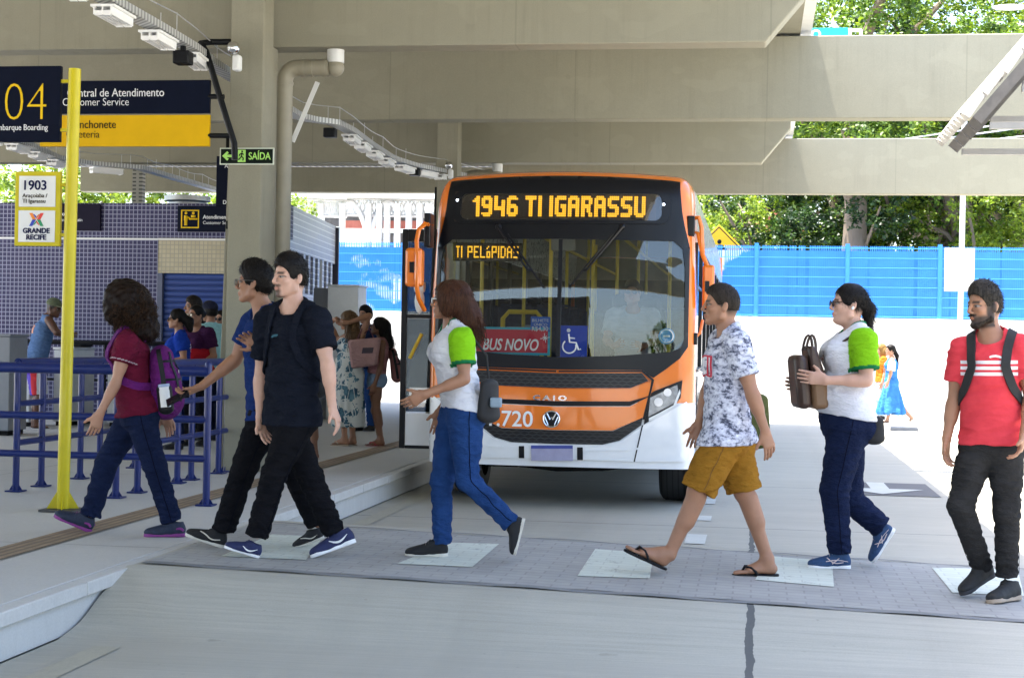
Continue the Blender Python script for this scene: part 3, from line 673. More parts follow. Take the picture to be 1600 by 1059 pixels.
def panel(loops, off, thick, mi=0, mb=None, step=.07):
    """a shaped panel lying on the curved bus front, with real thickness"""
    bm = bmesh.new(); edges = []
    for lp in loops:
        vs = [bm.verts.new((p[0], 0, p[1])) for p in lp]
        for i in range(len(vs)): edges.append(bm.edges.new((vs[i], vs[(i+1) % len(vs)])))
    bmesh.ops.triangle_fill(bm, edges=edges, use_beauty=True)
    xs_ = [v.co.x for v in bm.verts]; zs_ = [v.co.z for v in bm.verts]
    for ax, lo, hi in ((0, min(xs_), max(xs_)), (2, min(zs_), max(zs_))):
        k = lo+step
        while k < hi-.01:
            co = [0, 0, 0]; co[ax] = k; no = [0, 0, 0]; no[ax] = 1
            bmesh.ops.bisect_plane(bm, geom=bm.verts[:]+bm.edges[:]+bm.faces[:], plane_co=co, plane_no=no, dist=1e-4); k += step
    for v in bm.verts: v.co.y = bf(v.co.x, v.co.z)-off
    for f in bm.faces:
        f.normal_update()
        if f.normal.y > 0: f.normal_flip()
    r = bmesh.ops.extrude_face_region(bm, geom=bm.faces[:])
    for g in r['geom']:
        if isinstance(g, bmesh.types.BMVert): g.co.y += thick
    bm.verts.index_update(); mb = mb or MB()
    mb.add([(v.co.x+BXC, v.co.y, v.co.z) for v in bm.verts], [tuple(v.index for v in f.verts) for f in bm.faces], mi); bm.free(); return mb
def rpoly(x0, z0, x1, z1, r, n=5):
    P = []
    for cx_, cz_, a0 in ((x1-r, z1-r, 0), (x0+r, z1-r, 90), (x0+r, z0+r, 180), (x1-r, z0+r, 270)):
        P += [(cx_+r*math.cos(R(a0+90*i/n)), cz_+r*math.sin(R(a0+90*i/n))) for i in range(n+1)]
    return P
def smooth_poly(P, keep=(), it=2):
    for _ in range(it):
        Q = []
        for i in range(len(P)):
            a, b_ = np.array(P[i]), np.array(P[(i+1) % len(P)]); Q += [tuple(.78*a+.22*b_), tuple(.22*a+.78*b_)]
        P = Q
    return P
mir = lambda P: [(-x, z) for x, z in P][::-1]

m_or = plain('orange_bus_paint', (.80, .185, .012, 1), .22, var=.03, coat=.6)
m_bw = plain('white_bus_paint', (.78, .79, .80, 1), .22, var=.03, coat=.6)
m_bk = plain('satin_black_paint', (.005, .0055, .008, 1), .30, var=.1, spec=.3)
m_silver = plain('silver_bus_paint', (.52, .54, .55, 1), .28, .35, var=.06, coat=.4)
m_glass = glass('windscreen_glass', (.86, .89, .88, 1), 1.05, .008)
m_sglass = glass('side_window_glass', (.50, .54, .55, 1), 1.0, .04)
m_dglass = glass('door_glass', (.24, .27, .29, 1), 1.0, .03)
m_int = plain('bus_interior_grey', (.30, .29, .27, 1), .6); m_intd = plain('bus_interior_dark', (.03, .03, .032, 1), .6)
m_pole = plain('yellow_grab_pole', (.72, .50, .02, 1), .35); m_chrome = plain('chrome_trim', (.75, .75, .77, 1), .15, 1, var=.04)

# windscreen outline in bus coordinates
ws = [bp(874, 373), bp(1052, 376), bp(1066, 388), bp(1070, 420), bp(1070, 530), bp(1064, 543), bp(1046, 550), bp(960, 556), bp(874, 558)]
wsR = [(max(x, 0.0) if i not in (0, 8) else 0.0, z) for i, (x, z) in enumerate(ws)]
wsR = [wsR[0], wsR[1], wsR[2], (min(1.155, wsR[3][0]), wsR[3][1]), (min(1.155, wsR[4][0]), wsR[4][1])]+wsR[5:]
wsfull = wsR[:-1]+[wsR[-1]]+mir(wsR[1:-1])
zb_ = wsR[-1][1]; zt_w = wsR[0][1]
def inside(p, P):
    c_ = False; j = len(P)-1
    for i in range(len(P)):
        if (P[i][1] > p[1]) != (P[j][1] > p[1]) and p[0] < (P[j][0]-P[i][0])*(p[1]-P[i][1])/(P[j][1]-P[i][1])+P[i][0]: c_ = not c_
        j = i
    return c_
# skin
wsbig = [(x+.012*(1 if x > 0 else -1), z_+.022*(1 if z_ > 2 else -1)) for x, z_ in wsfull]
z0 = .40
us = np.concatenate([-HW+.14*(1-np.cos(np.linspace(0, math.pi/2, 7))), np.linspace(-HW+.16, HW-.16, 74), HW-.14*(1-np.cos(np.linspace(math.pi/2, 0, 7)))]); vs = np.concatenate([np.linspace(0, .92, 84), np.linspace(.925, 1, 12)])
V = []; Fc = []; Mi = []; nu = len(us)
for q in vs:
    for u in us: z = z0+(2.70-z0)*q/.92 if q <= .92 else 2.70+(ztop(u*.966)-2.70)*(q-.92)/.08; V.append((u*tumble(z)+BXC, bf(u*tumble(z), z), z))
zwl = bp(1075, 632)[1]
for j in range(len(vs)-1):
    for i in range(nu-1):
        a = V[j*nu+i]; c_ = V[(j+1)*nu+i+1]; m_ = ((a[0]+c_[0])/2-BXC, (a[2]+c_[2])/2)
        if inside(m_, wsbig): continue
        Fc.append((j*nu+i, j*nu+i+1, (j+1)*nu+i+1, (j+1)*nu+i)); Mi.append(1 if m_[1] < zwl else 0)
b = MB(); b.add(V, Fc); b.m = Mi
# skirt going back round the edge
ring = [j*nu for j in range(len(vs)-1, -1, -1)]+list(range(nu))[1:]+[j*nu+nu-1 for j in range(1, len(vs))]+[(len(vs)-1)*nu+i for i in range(nu-2, 0, -1)]
n0 = len(b.v); b.v += [(b.v[i][0], BY+.58, b.v[i][2]) for i in ring]; m_ = len(ring)
for i in range(m_):
    j = (i+1) % m_; b.f.append((ring[i], ring[j], n0+j, n0+i)); b.m.append(1 if V[ring[i]][2] < zwl else 0)
b.build('front_skin', [m_or, m_bw], bus, smooth=50)

# black mask round display and windscreen
top = [(x, ztop(x)-.060) for x in np.linspace(1.085, -1.085, 24)]
mr = [bp(1062, 296), bp(1065, 330), bp(1069, 352), bp(1077, 386), bp(1078, 430), bp(1079, 520)]
mr = [(min(x, 1.19), z) for x, z in mr]
lowR = [bp(1077, 542), bp(1062, 560), bp(1040, 577), bp(1021, 590), bp(1010, 584), bp(1003, 578)]
lowR = [(min(x, 1.19), z) for x, z in lowR]
outer = top[::-1]+mr+lowR+[(0, bp(874, 577)[1])]+mir(mr+lowR)
outer = [p for i, p in enumerate(outer) if i == 0 or np.hypot(p[0]-outer[i-1][0], p[1]-outer[i-1][1]) > 1e-3]
panel([outer, wsfull], .014, .03).build('front_mask', m_bk, bus, smooth=50)
# windscreen in two panes with the centre bar
gl = panel([[(x*.999, z) for x, z in wsfull]], .004, .006, step=.1).build('windscreen', m_glass, bus, smooth=60)
b = panel([[(-.018, zb_+.004), (.018, zb_+.004), (.018, zt_w-.004), (-.018, zt_w-.004)]], .016, .02); b.build('centre_bar', m_bk, gl)
# destination display
db = rpoly(bp(704, 347)[0], bp(704, 347)[1], bp(1047, 295)[0], bp(1047, 297)[1], .09)
cxd = (db[0][0]+db[-1][0])/2
b = panel([db, [(x*.955, z_) for x, z_ in rpoly(min(p[0] for p in db)+.03, min(p[1] for p in db)+.03, max(p[0] for p in db)-.03, max(p[1] for p in db)-.03, .07)]], .03, .022)
disp = b.build('destination_display', m_bk, bus)
m_led = emis('amber_led', (1.0, .50, .02, 1), 0.32); m_ledoff = plain('led_board', (.020, .009, .004, 1), .6)
FONT = {'1': ["0011","0111","1111","0011","0011","0011","0011","0011","0011","0011"], '9': ["011110","111111","110011","110011","111111","011111","000011","000011","111111","011110"],
 '4': ["110000","110000","110011","110011","110011","111111","111111","000011","000011","000011"], '6': ["011110","111111","110000","110000","111110","111111","110011","110011","111111","011110"],
 'T': ["111111","111111","001100","001100","001100","001100","001100","001100","001100","001100"], 'I': ["11"]*10,
 'G': ["011111","111111","110000","110000","110111","110111","110011","110011","111111","011111"], 'A': ["011110","111111","110011","110011","111111","111111","110011","110011","110011","110011"],
 'R': ["111110","111111","110011","110011","111110","111110","110110","110110","110011","110011"], 'S': ["011111","111111","110000","110000","111110","011111","000011","000011","111111","111110"],
 'U': ["110011"]*8+["111111","011110"], ' ': ["00"]*10}
SM = {'T': ["111","010","010","010","010","010","010"], 'I': ["1"]*7, 'P': ["1111","1001","1001","1111","1000","1000","1000"], 'E': ["1111","1000","1000","1110","1000","1000","1111"], 'L': ["1000"]*6+["1111"],
 'o': ["010","100","000","111","101","101","111"], 'D': ["1110","1001","1001","1001","1001","1001","1110"], 'A': ["0110","1001","1001","1111","1001","1001","1001"], 'S': ["1111","1000","1000","1111","0001","0001","1111"], 'a': ["00100","01000","00000","01110","10001","11111","10001"], ' ': ["00"]*7}
def led(txt, font, p0, p1, name, parent, off, inner=None):
    """dot-matrix letters: every lit diode is a small raised dot, filling p0 (lower left) .. p1 (upper right)"""
    cols = []
    for ch in txt:
        g = font[ch]; cols += [[g[r][c_] == '1' for r in range(len(g))] for c_ in range(len(g[0]))]+[[False]*len(g)]
    nc = len(cols)-1; nr = len(cols[0]); b = MB(); dx = (p1[0]-p0[0])/nc; dz = (p1[1]-p0[1])/nr
    for i, c_ in enumerate(cols[:-1]):
        for r, on in enumerate(c_):
            if not on: continue
            x = p0[0]+(i+.5)*dx; z = p1[1]-(r+.5)*dz; y = bf(x, z)-off if inner is None else inner
            rx, rz = dx*.47, dz*.45
            b.add([(x+BXC+a_*rx, y-h_, z+c2*rz) for h_ in (0, .003) for a_, c2 in ((-.6, -1), (.6, -1), (1, -.6), (1, .6), (.6, 1), (-.6, 1), (-1, .6), (-1, -.6))],
                  [tuple(range(8, 16))]+[(k, (k+1) % 8, (k+1) % 8+8, k+8) for k in range(8)])
    return b.build(name, m_led, parent, smooth=0)
x0, zz0 = bp(735, 340); x1, zz1 = bp(1008, 303)
b = panel([[(bp(712, 0)[0], zz0-.03), (bp(1030, 0)[0], zz0-.03), (bp(1030, 0)[0], zz1+.03), (bp(712, 0)[0], zz1+.03)]], .0155, .004); b.build('led_board', m_ledoff, disp)
led('1946 TI IGARASSU', FONT, (x0, bp(870, 338)[1]), (x1, bp(870, 305)[1]), 'led_lettering', disp, .018)
panel([[(x*.95, z_) for x, z_ in rpoly(min(p[0] for p in db)+.03, min(p[1] for p in db)+.03, max(p[0] for p in db)-.03, max(p[1] for p in db)-.03, .07)]], .026, .003).build('display_glass', glass('display_glass', (.9, .9, .9, 1), .8, .015), disp, smooth=60)
m_mkl = emis('white_marker_lamp', (.8, .9, 1, 1), 1.5)
for px, py in ((711, 311), (1036, 318)): x, z = bp(px, py); MB().sphere((x+BXC, bf(x, z)-.03, z), .013, 10, 6).build('marker_lamp', m_mkl, bus)

# lower front: orange bands, grilles, headlights, bumper
n = N('honeycomb_grille'); v = n.coords(); X, Y, Z = n.sep(v); rowi = n.math('FLOOR', n.math('MULTIPLY', Z, 1/.030)); xo = n.math('MULTIPLY', n.math('MODULO', rowi, 2.0), .5)
fx = n.math('ABSOLUTE', n.math('SUBTRACT', n.math('FRACT', n.math('ADD', n.math('MULTIPLY', X, 1/.075), xo)), .5)); fz = n.math('ABSOLUTE', n.math('SUBTRACT', n.math('FRACT', n.math('MULTIPLY', Z, 1/.030)), .5))
hx = n.math('GREATER_THAN', n.math('ADD', n.math('MULTIPLY', fx, .8), n.math('MULTIPLY', fz, .9)), .48)
n.color(n.mix(hx, (.004, .004, .005, 1), (.028, .029, .032, 1))).set(.35); n.bump(hx, .8, .01); m_gril = n.m
G = lambda *P: [bp(*p) for p in P]
cz = lambda py: bp(874, py)[1]
def symm(right):  # right half from the middle line outwards, mirrored
    return [(0, cz(right[0]))]+G(*right[1])+[(0, cz(right[2]))]+mir(G(*right[1]))
panel([symm((583, [(1003, 583), (1013, 595), (985, 606)], 606))], .012, .02).build('upper_grille', m_gril, bus)
panel([symm((607.5, [(985, 608), (1019, 595), (1017, 617), (984, 626)], 626))], .024, .03).build('upper_band', m_or, bus)
panel([symm((626.5, [(984, 627), (1016, 618.5), (984, 634)], 634))], .006, .02).build('slot_grille', m_bk, bus)
panel([symm((635, [(984, 635), (1012, 621), (1009, 650), (958, 672)], 671))], .024, .03).build('lower_band', m_or, bus)
panel([symm((672, [(958, 673), (1004, 652), (1002, 664), (968, 688), (942, 694)], 693))], .010, .02).build('lower_grille', m_gril, bus)
bump = panel([symm((694, [(942, 695), (970, 689), (1004, 665), (1046, 641), (1072, 628), (1080, 640), (1081, 700), (1077, 722), (990, 721)], 716))], .020, .035, step=.035).build('bumper', m_bw, bus, smooth=50)
b = panel([G((1003, 664), (1005, 664), (992, 721), (990, 721))], .0235, .004); panel([mir(G((1003, 664), (1005, 664), (992, 721), (990, 721)))], .0235, .004, mb=b); b.build('panel_gap', m_bk, bump)
b = panel([symm((702, [(985, 701), (1045, 690), (1045, 693), (985, 704)], 704.5))], .026, .006); b.build('crease', m_bw, bump)
# black grille frame line
fr = G((874, 578.5), (1005, 578.5), (1022, 593), (1019, 606), (1008, 655), (1004, 655), (1016, 606), (1018, 594), (1003, 581), (874, 581))
b = panel([fr], .026, .02); panel([mir(fr)], .026, .02, mb=b); b.build('grille_frame', m_bk, bus)
# headlights
hl = G((1013, 651), (1016, 621), (1058, 601), (1060, 615), (1053, 630)); hs = G((1006, 663), (1012, 618), (1022, 611), (1066, 594), (1063, 622), (1050, 637))
n = N('headlight_lens'); n.color((.9, .92, .95, 1)).set(.05, 0, .8, 1.0); n.b.inputs['Transmission Weight'].default_value = .35; m_lens = n.m
m_refl = plain('headlight_reflector', (.30, .32, .35, 1), .22, .7, var=.35, scale=18)
for f_ in (lambda P: P, mir):
    h = panel([f_(hs)], .016, .03).build('headlight', m_bk, bus)
    panel([f_(hl)], .022, .012).build('lens', m_refl, h)
    xl, zl = f_([bp(1043, 613)])[0]; b = MB(); b.tube([(xl+BXC, bf(xl, zl)-.03, zl), (xl+BXC, bf(xl, zl)-.024, zl)], .036, 16); x2_, z2_ = f_([bp(1029, 628)])[0]; b.tube([(x2_+BXC, bf(x2_, z2_)-.03, z2_), (x2_+BXC, bf(x2_, z2_)-.024, z2_)], .04, 16); b.build('lamp', m_lens, h)
    b = panel([f_(G((1014, 653), (1030, 645), (1052, 633), (1062, 608), (1063, 614), (1055, 635), (1030, 650), (1014, 658)))], .026, .006); b.build('daylight_strip', m_whitep, h)
# plate, tow covers, badge, letters
plt_ = panel([G((831, 719), (896, 719), (896, 695), (831, 695))], .034, .012).build('number_plate', plain('plate_blank', (.33, .32, .46, 1), .4, var=.10, scale=12), bus)
panel([G((831, 700), (896, 700), (896, 695), (831, 695))], .036, .003).build('plate_header', plain('plate_blue', (.05, .07, .30, 1), .4), plt_)
b = panel([G((811.5, 715), (820, 715), (820, 696), (811.5, 696))], .030, .012); panel([G((902.5, 718), (911.5, 718), (911.5, 698), (902.5, 698))], .030, .012, mb=b); b.build('tow_cover', m_bk, bus, bevel=.004)
def front_text(s, px, py, size, mat, lift, parent, **kw):
    x, z = bp(px, py); o = text(s, x+BXC, 0, z, size, mat, parent, **kw)
    me = o.data; n_ = len(me.vertices); co = np.empty(n_*3, np.float32); me.vertices.foreach_get('co', co); co = co.reshape(-1, 3); w0 = WL[parent.name]
    for i in range(n_):
        X_ = co[i]+w0; X_[1] = X_[1]+bf(X_[0]-BXC, X_[2])-lift; co[i] = X_-w0
    me.vertices.foreach_set('co', co.ravel()); me.update(); return o
front_text('1.720', 759, 664, .205, m_wtext, .036, bus, off=.002, name='fleet_number')
front_text('C A I O', 834, 624, .062, m_chrome, .036, bus, off=.003, sx=1.55, name='maker_lettering')
xb, zb2 = bp(863, 654); yb = bf(xb, zb2)-.036
b = MB(); ringp = lambda r: [(xb+BXC+r*math.cos(q), yb, zb2+r*math.sin(q)) for q in np.linspace(0, 2*math.pi, 33)[:-1]]
b.tube(ringp(.074), .009, 8, closed=True)
for P in ([(-.042, .052), (-.012, -.006), (-.0, .018), (.0, .018), (.012, -.006), (.042, .052)], [(-.064, .022), (-.028, -.058), (0, -.004), (.028, -.058), (.064, .022)]):
    b.tube([(xb+BXC+p[0], yb-.004, zb2+p[1]) for p in P], .0075, 6)
bd = b.build('badge', m_chrome, bus); b = MB(); b.tube([(xb+BXC, yb-.001, zb2), (xb+BXC, yb+.012, zb2)], .072, 28); b.build('badge_plate', m_bk, bd)

# stickers behind the glass
def sticker(px0, py0, px1, py1, mat, name, off=-.012):
    x0_, z0_ = bp(px0, py1); x1_, z1_ = bp(px1, py0)
    return panel([[(x0_, z0_), (x1_, z0_), (x1_, z1_), (x0_, z1_)]], off, .003).build(name, mat, bus), (x0_, z0_, x1_, z1_)
m_sred = plain('red_sticker', (.75, .03, .06, 1), .5, var=.03); m_scy = plain('cyan_sticker', (.06, .50, .66, 1), .5, var=.03); m_sbl = plain('blue_sticker', (.012, .07, .62, 1), .5, var=.03); m_sb2 = plain('price_sticker', (.02, .12, .55, 1), .5, var=.05)
s, q = sticker(742, 512, 860, 553, m_scy, 'new_bus_sticker')
b = panel([[(q[0]+.0, q[1]+.022), (q[2]-.022, q[1]+.022), (q[2]-.022, q[3]-.022), (q[0]+.0, q[3]-.022)]], -.008, .002); b.build('red_field', m_sred, s)
front_text('BUS NOVO', 753, 546, .150, m_wtext, -.004, s, off=.003, shear=.25, sx=.70)
b = MB(); x, z = bp(852, 528)
for a in range(4):
    q_ = R(45*a+10); l = .045 if a % 2 == 0 else .026; b.obox((x+BXC, bf(x, z)+.002, z), (l*math.cos(q_), 0, l*math.sin(q_)), (0, .001, 0), (-.003*math.sin(q_), 0, .003*math.cos(q_)))
b.build('star_mark', m_wtext, s)
s, q = sticker(869, 509, 918, 558, m_sbl, 'access_sticker')
cxs, czs = (q[0]+q[2])/2, (q[1]+q[3])/2; P3 = lambda u, w_: (cxs+u+BXC, bf(cxs+u, czs+w_)+.003, czs+w_)
b = MB(); b.tube([P3(-.02+.062*math.cos(t_), -.045+.062*math.sin(t_)) for t_ in np.linspace(R(130), R(375), 22)], .0085, 6)
b.tube([P3(-.028, .07), P3(-.018, -.005), P3(.042, -.010), P3(.066, -.075), P3(.088, -.067)], .0095, 6); b.tube([P3(-.024, .035), P3(.03, .030)], .008, 6); b.sphere(P3(-.030, .103), (.018, .004, .018), 14, 8)
b.build('wheelchair_mark', m_wtext, s)
s, q = sticker(829, 495, 860, 518, m_sb2, 'fare_sticker')
front_text('BILHETE', 831, 502.5, .038, m_wtext, -.008, s, sx=1.15); front_text('ÚNICO', 834, 509, .036, m_wtext, -.008, s, sx=1.1); front_text('R$4,30', 830.5, 516.5, .055, m_wtext, -.008, s, off=.001, sx=1.0)
x, z = bp(1041, 525); b = panel([[(x+.075*math.cos(t_), z+.075*math.sin(t_)) for t_ in np.linspace(0, 2*math.pi, 28)[:-1]]], -.012, .003); s = b.build('round_sticker', plain('round_blue_sticker', (.10, .36, .72, 1), .5, var=.2, scale=40), bus)
b = MB(); b.tube([(x+BXC+.06*math.cos(t_), bf(x, z)+.006, z+.06*math.sin(t_)) for t_ in np.linspace(0, 2*math.pi, 28)[:-1]], .005, 5, closed=True); b.obox((x+BXC, bf(x, z)+.006, z), (.03, 0, 0), (0, .001, 0), (0, 0, .008)); b.build('ring_mark', m_wtext, s)
# inner amber side display, top left of the screen
x0, zz0 = bp(707, 401); x1, zz1 = bp(806, 383); yi = bf((x0+x1)/2, zz0)+.12
ds = MB().box((x0-.03+BXC, yi, zz0-.03), (x1+.03+BXC, yi+.05, zz1+.03)).build('inner_display', m_ledoff, bus)
led('TI PELoPIDAS', SM, (x0, zz0), (x1, zz1), 'inner_lettering', ds, 0, inner=yi-.002)
# wipers
for a_, c_, e_ in (((778, 354), (842, 446), 1), ((972, 354), (898, 446), -1)):
    p0, p1 = bp(*a_), bp(*c_)
    W = lambda p, o: (p[0]+BXC, bf(*p)-o, p[1])
    b = MB(); L_ = lambda u: (p0[0]+(p1[0]-p0[0])*u, p0[1]+(p1[1]-p0[1])*u)
    b.tube([W(L_(u), .05+.02*math.sin(math.pi*u)) for u in np.linspace(0, .75, 8)], [.018, .016, .015, .014, .013, .012, .011, .010], 8)
    of = np.array([.035*e_, 0, 0]); b.tube([np.array(W(L_(u), .03))+of for u in np.linspace(.12, 1.04, 10)], .010, 6); b.tube([np.array(W(L_(u), .018))+of for u in np.linspace(.12, 1.04, 10)], .007, 6)
    b.tube([W(L_(.74), .06), np.array(W(L_(.74), .03))+of], .012, 6); b.sphere(W(p0, .035), .032, 10, 6)
    b.build('wiper', m_bk, bus)

# ---- body shell behind the front
Y0, Y1 = BY+.56, BY+11.9
zw0, zw1 = 1.32, 2.52
xl, xr = BXC-HW-.003, BXC+HW+.003
b = MB()
for x_, s_ in ((xl, 1), (xr, -1)):
    lo, hi = (x_, x_+.05) if s_ > 0 else (x_-.05, x_)
    if s_ > 0: segs = [(Y0+1.35, 5.3), (6.6, 1e3)]
    b.box((lo, Y0+(1.25 if s_ > 0 else 0), .42), (hi, Y1, zw0))
b.build('side_panel', m_bw, bus, smooth=0)
b = MB()
for x_, s_ in ((xl, 1), (xr, -1)):
    lo, hi = (x_, x_+.05) if s_ > 0 else (x_-.05, x_)
    e_ = .042*s_; b.add([(lo, Y0, zw1), (hi, Y0, zw1), (hi, Y1, zw1), (lo, Y1, zw1), (lo+e_, Y0, 3.0), (hi+e_, Y0, 3.0), (hi+e_, Y1, 3.0), (lo+e_, Y1, 3.0)], [(0,3,2,1),(4,5,6,7),(0,1,5,4),(1,2,6,5),(2,3,7,6),(3,0,4,7)])
b.build('cant_panel', m_silver, bus, smooth=0)
for x_, s_ in ((xl, 1), (xr, -1)):
    lo, hi = (x_+.004, x_+.05) if s_ > 0 else (x_-.05, x_-.004)
    for y_ in np.arange(Y0+.02, Y1, 1.42):
        z_ = .42 if s_ > 0 and y_ < Y0+.5 else zw0+.001
        MB().box((lo, y_, z_), (hi, y_+.13, zw1-.001)).build('window_pillar', m_bk, bus, smooth=0)
    for k, y_ in enumerate(np.arange(Y0+.02, Y1-1, 1.42)):
        if s_ > 0 and k == 0: continue
        f = MB().box(((lo+hi)/2-.004, y_+.131, zw0+.002), ((lo+hi)/2+.004, y_+1.419, zw1-.002)).build('side_window', m_sglass, bus, smooth=0)
        MB().box((lo+.006, y_+.132, 2.10), (hi-.006, y_+1.418, 2.13)).build('window_rail', m_bk, f, smooth=0)
# roof: curved, orange in front, tan reflection put into the colour behind
b = MB(); P = [(u*.966+BXC, z_) for u, z_ in [(u_, ztop(u_*.966)) for u_ in np.concatenate([[-HW], np.linspace(-HW+.005, -HW+.16, 6), np.linspace(-1, 1, 9), np.linspace(HW-.16, HW-.005, 6), [HW]])]]
b.grid(lambda i, y_: (P[int(i)][0], y_, P[int(i)][1]-.004), range(len(P)), np.linspace(BY+.50, Y1, 12)); n0 = len(P)
n = N('orange_roof_tan_reflection'); v = n.coords(); X, Y, Z = n.sep(v); n.color(n.mix(n.math('GREATER_THAN', Y, -3.6), (.80, .185, .012, 1), (.50, .40, .27, 1))).set(.25, 0, .5, .5); m_roofp = n.m
b.build('roof', m_roofp, bus, smooth=60)
b = MB(); b.box((xl+.06, Y0+.05, 2.975), (xr-.06, Y1, 2.99)); b.build('ceiling', m_int, bus)
b = MB(); b.box((xl+.01, Y1, .5), (xr-.01, Y1+.08, 3.0)); b.build('rear_panel', m_or, bus, bevel=.03)
MB().box((xl+.06, Y1-.02, .87), (xr-.06, Y1-.004, 1.9)).box((xl+.06, Y1-.02, 2.6), (xr-.06, Y1-.004, 2.97)).box((xl+.06, Y1-.015, 1.901), (xr-.06, Y1-.004, 2.599), 1).build('rear_lining', [m_int, m_intd], bus)
# roof hatch / ventilation pod
x, z = bp(905, 270); b = MB(); b.add([(BXC+x-.34, BY+2.0, 3.14), (BXC+x+.34, BY+2.0, 3.14), (BXC+x+.34, BY+3.4, 3.14), (BXC+x-.34, BY+3.4, 3.14), (BXC+x-.20, BY+2.2, 3.27), (BXC+x+.20, BY+2.2, 3.27), (BXC+x+.20, BY+3.2, 3.27), (BXC+x-.20, BY+3.2, 3.27)],
    [(0,3,2,1),(4,5,6,7),(0,1,5,4),(1,2,6,5),(2,3,7,6),(3,0,4,7)]); b.build('roof_vent', m_silver, bus, bevel=.05)
# floor, underbody, axle
b = MB(); b.box((xl+.06, BY+.35, .80), (xr-.06, Y1, .86)); b.build('floor', m_intd, bus)
b = MB(); b.box((xl+.35, BY+.7, .42), (xr-.35, Y1-.2, .78)); b.tube([(xl+.3, BY+2.0, .46), (xr-.3, BY+2.0, .46)], .10, 10); b.tube([(BXC-.5, BY+.8, .38), (BXC-.1, BY+.85, .34), (BXC+.35, BY+.8, .36), (BXC+.8, BY+.85, .42)], .05, 8); b.box((BXC-.75, BY+.6, .34), (BXC-.45, BY+.9, .5)); b.sphere((BXC, BY+8.6, .5), .24, 12, 8); b.build('chassis', m_dark, bus)
m_tyre = N('tyre'); v = m_tyre.coords(); X, Y, Z = m_tyre.sep(v); gv = m_tyre.math('LESS_THAN', m_tyre.math('ABSOLUTE', m_tyre.math('SUBTRACT', m_tyre.math('FRACT', m_tyre.math('MULTIPLY', X, 18)), .5)), .1)
m_tyre.color(m_tyre.mix(gv, (.022, .022, .023, 1), (.006, .006, .006, 1))).set(.8); m_tyre.bump(gv, -.6, .01); m_tyre = m_tyre.m
def wheel(xc, yc, wdt=.28, rad=.49):
    prof = [(-wdt/2, .30), (-wdt/2, .43), (-wdt/2+.03, .475), (-wdt/2+.06, rad), (wdt/2-.06, rad), (wdt/2-.03, .475), (wdt/2, .43), (wdt/2, .30)]
    b = MB(); na = 40
    V = [(xc+p[0], yc+p[1]*math.cos(2*math.pi*k/na), rad+p[1]*math.sin(2*math.pi*k/na)) for k in range(na) for p in prof]; m_ = len(prof)
    b.add(V, [(k*m_+i, k*m_+i+1, ((k+1) % na)*m_+i+1, ((k+1) % na)*m_+i) for k in range(na) for i in range(m_-1)])
    w_ = b.build('wheel', m_tyre, bus)
    s_ = 1 if xc > BXC else -1
    b = MB(); b.tube([(xc-.12, yc, rad), (xc+.10*s_, yc, rad)], .30, 24); b.tube([(xc+.1*s_, yc, rad), (xc+.17*s_, yc, rad)], [.16, .12], 16)
    for k in range(10): q = 2*math.pi*k/10; b.tube([(xc+.1*s_, yc+.22*math.cos(q), rad+.22*math.sin(q)), (xc+.13*s_, yc+.22*math.cos(q), rad+.22*math.sin(q))], .018, 6)
    b.build('rim', m_silver, w_)
for s_ in (-1, 1):
    wheel(BXC+s_*1.03, BY+1.36); wheel(BXC+s_*1.06, BY+8.6); wheel(BXC+s_*.76, BY+8.6)
# wheel arch mouths on the side panels (dark)
b = MB()
for s_, x_ in ((1, xr+.002), (-1, xl-.004)):
    for yc in (BY+1.36, BY+8.6): MB().tube([(x_, yc, .49), (x_+.002, yc, .49)], .60, 28).build('wheel_arch', m_bk, bus)
# side details on the driver's side
b = MB()
for y_ in (BY+.62, BY+3.3, BY+5.5): b.box((xr+.001, y_, .6), (xr+.012, y_+.02, 1.25))
b.box((xr+.001, Y0, 1.29), (xr+.014, Y1, 1.318)); b.box((xr+.001, Y0, .98), (xr+.01, Y1, 1.0)); b.build('side_trim', m_bk, bus)
b = MB()
for y_ in (BY+.9, BY+4, BY+7): b.box((xr+.001, y_, .86), (xr+.016, y_+.06, .92))
b.build('side_marker', plain('red_marker', (.6, .05, .02, 1), .3), bus)
# mirrors
def mirror(pts_arm, ctr, hw, hh, y_, name='mirror'):
    b = MB(); c_ = np.array(ctr); rp = rpoly(-hw, -hh, hw, hh, min(hw, hh)*.45)
    b.prism([(p[0], p[1]) for p in rp], c_+(0, -.07, 0), (1, 0, 0), (0, 0, 1), (0, .14, 0)); m_ = b.build(name, m_or, bus, bevel=.025)
    b = MB(); b.tube(pts_arm, .022, 8); b.build('mirror_arm', m_or, m_)
    b = MB(); b.prism([(p[0]*.86, p[1]*.9) for p in rp], c_+(0, .072, 0), (1, 0, 0), (0, 0, 1), (0, .006, 0)); b.build('mirror_glass', m_chrome, m_)
    b = MB(); b.box((c_[0]-.03, c_[1]-.085, c_[2]-.05), (c_[0]+.01, c_[1]-.068, c_[2]+.05)); b.build('clamp', m_bk, m_)
mq = lambda px, py, y_: at(px, py, y=y_)
ym = BY-.12
mirror([mq(674, 352, BY+.15), mq(664, 350, ym), mq(655, 358, ym), mq(651, 376, ym), mq(652, 400, ym-.08), mq(651, 445, ym-.08), mq(654, 466, ym), mq(663, 484, BY+.08)], mq(648, 418, ym), .080, .18, ym)
b = MB(); p = mq(669, 350, BY+.05); b.box((p[0]-.03, BY, p[2]-.22), (p[0]+.03, BY+.2, p[2]+.1)); b.build('mirror_bracket', m_bk, bus, bevel=.01)
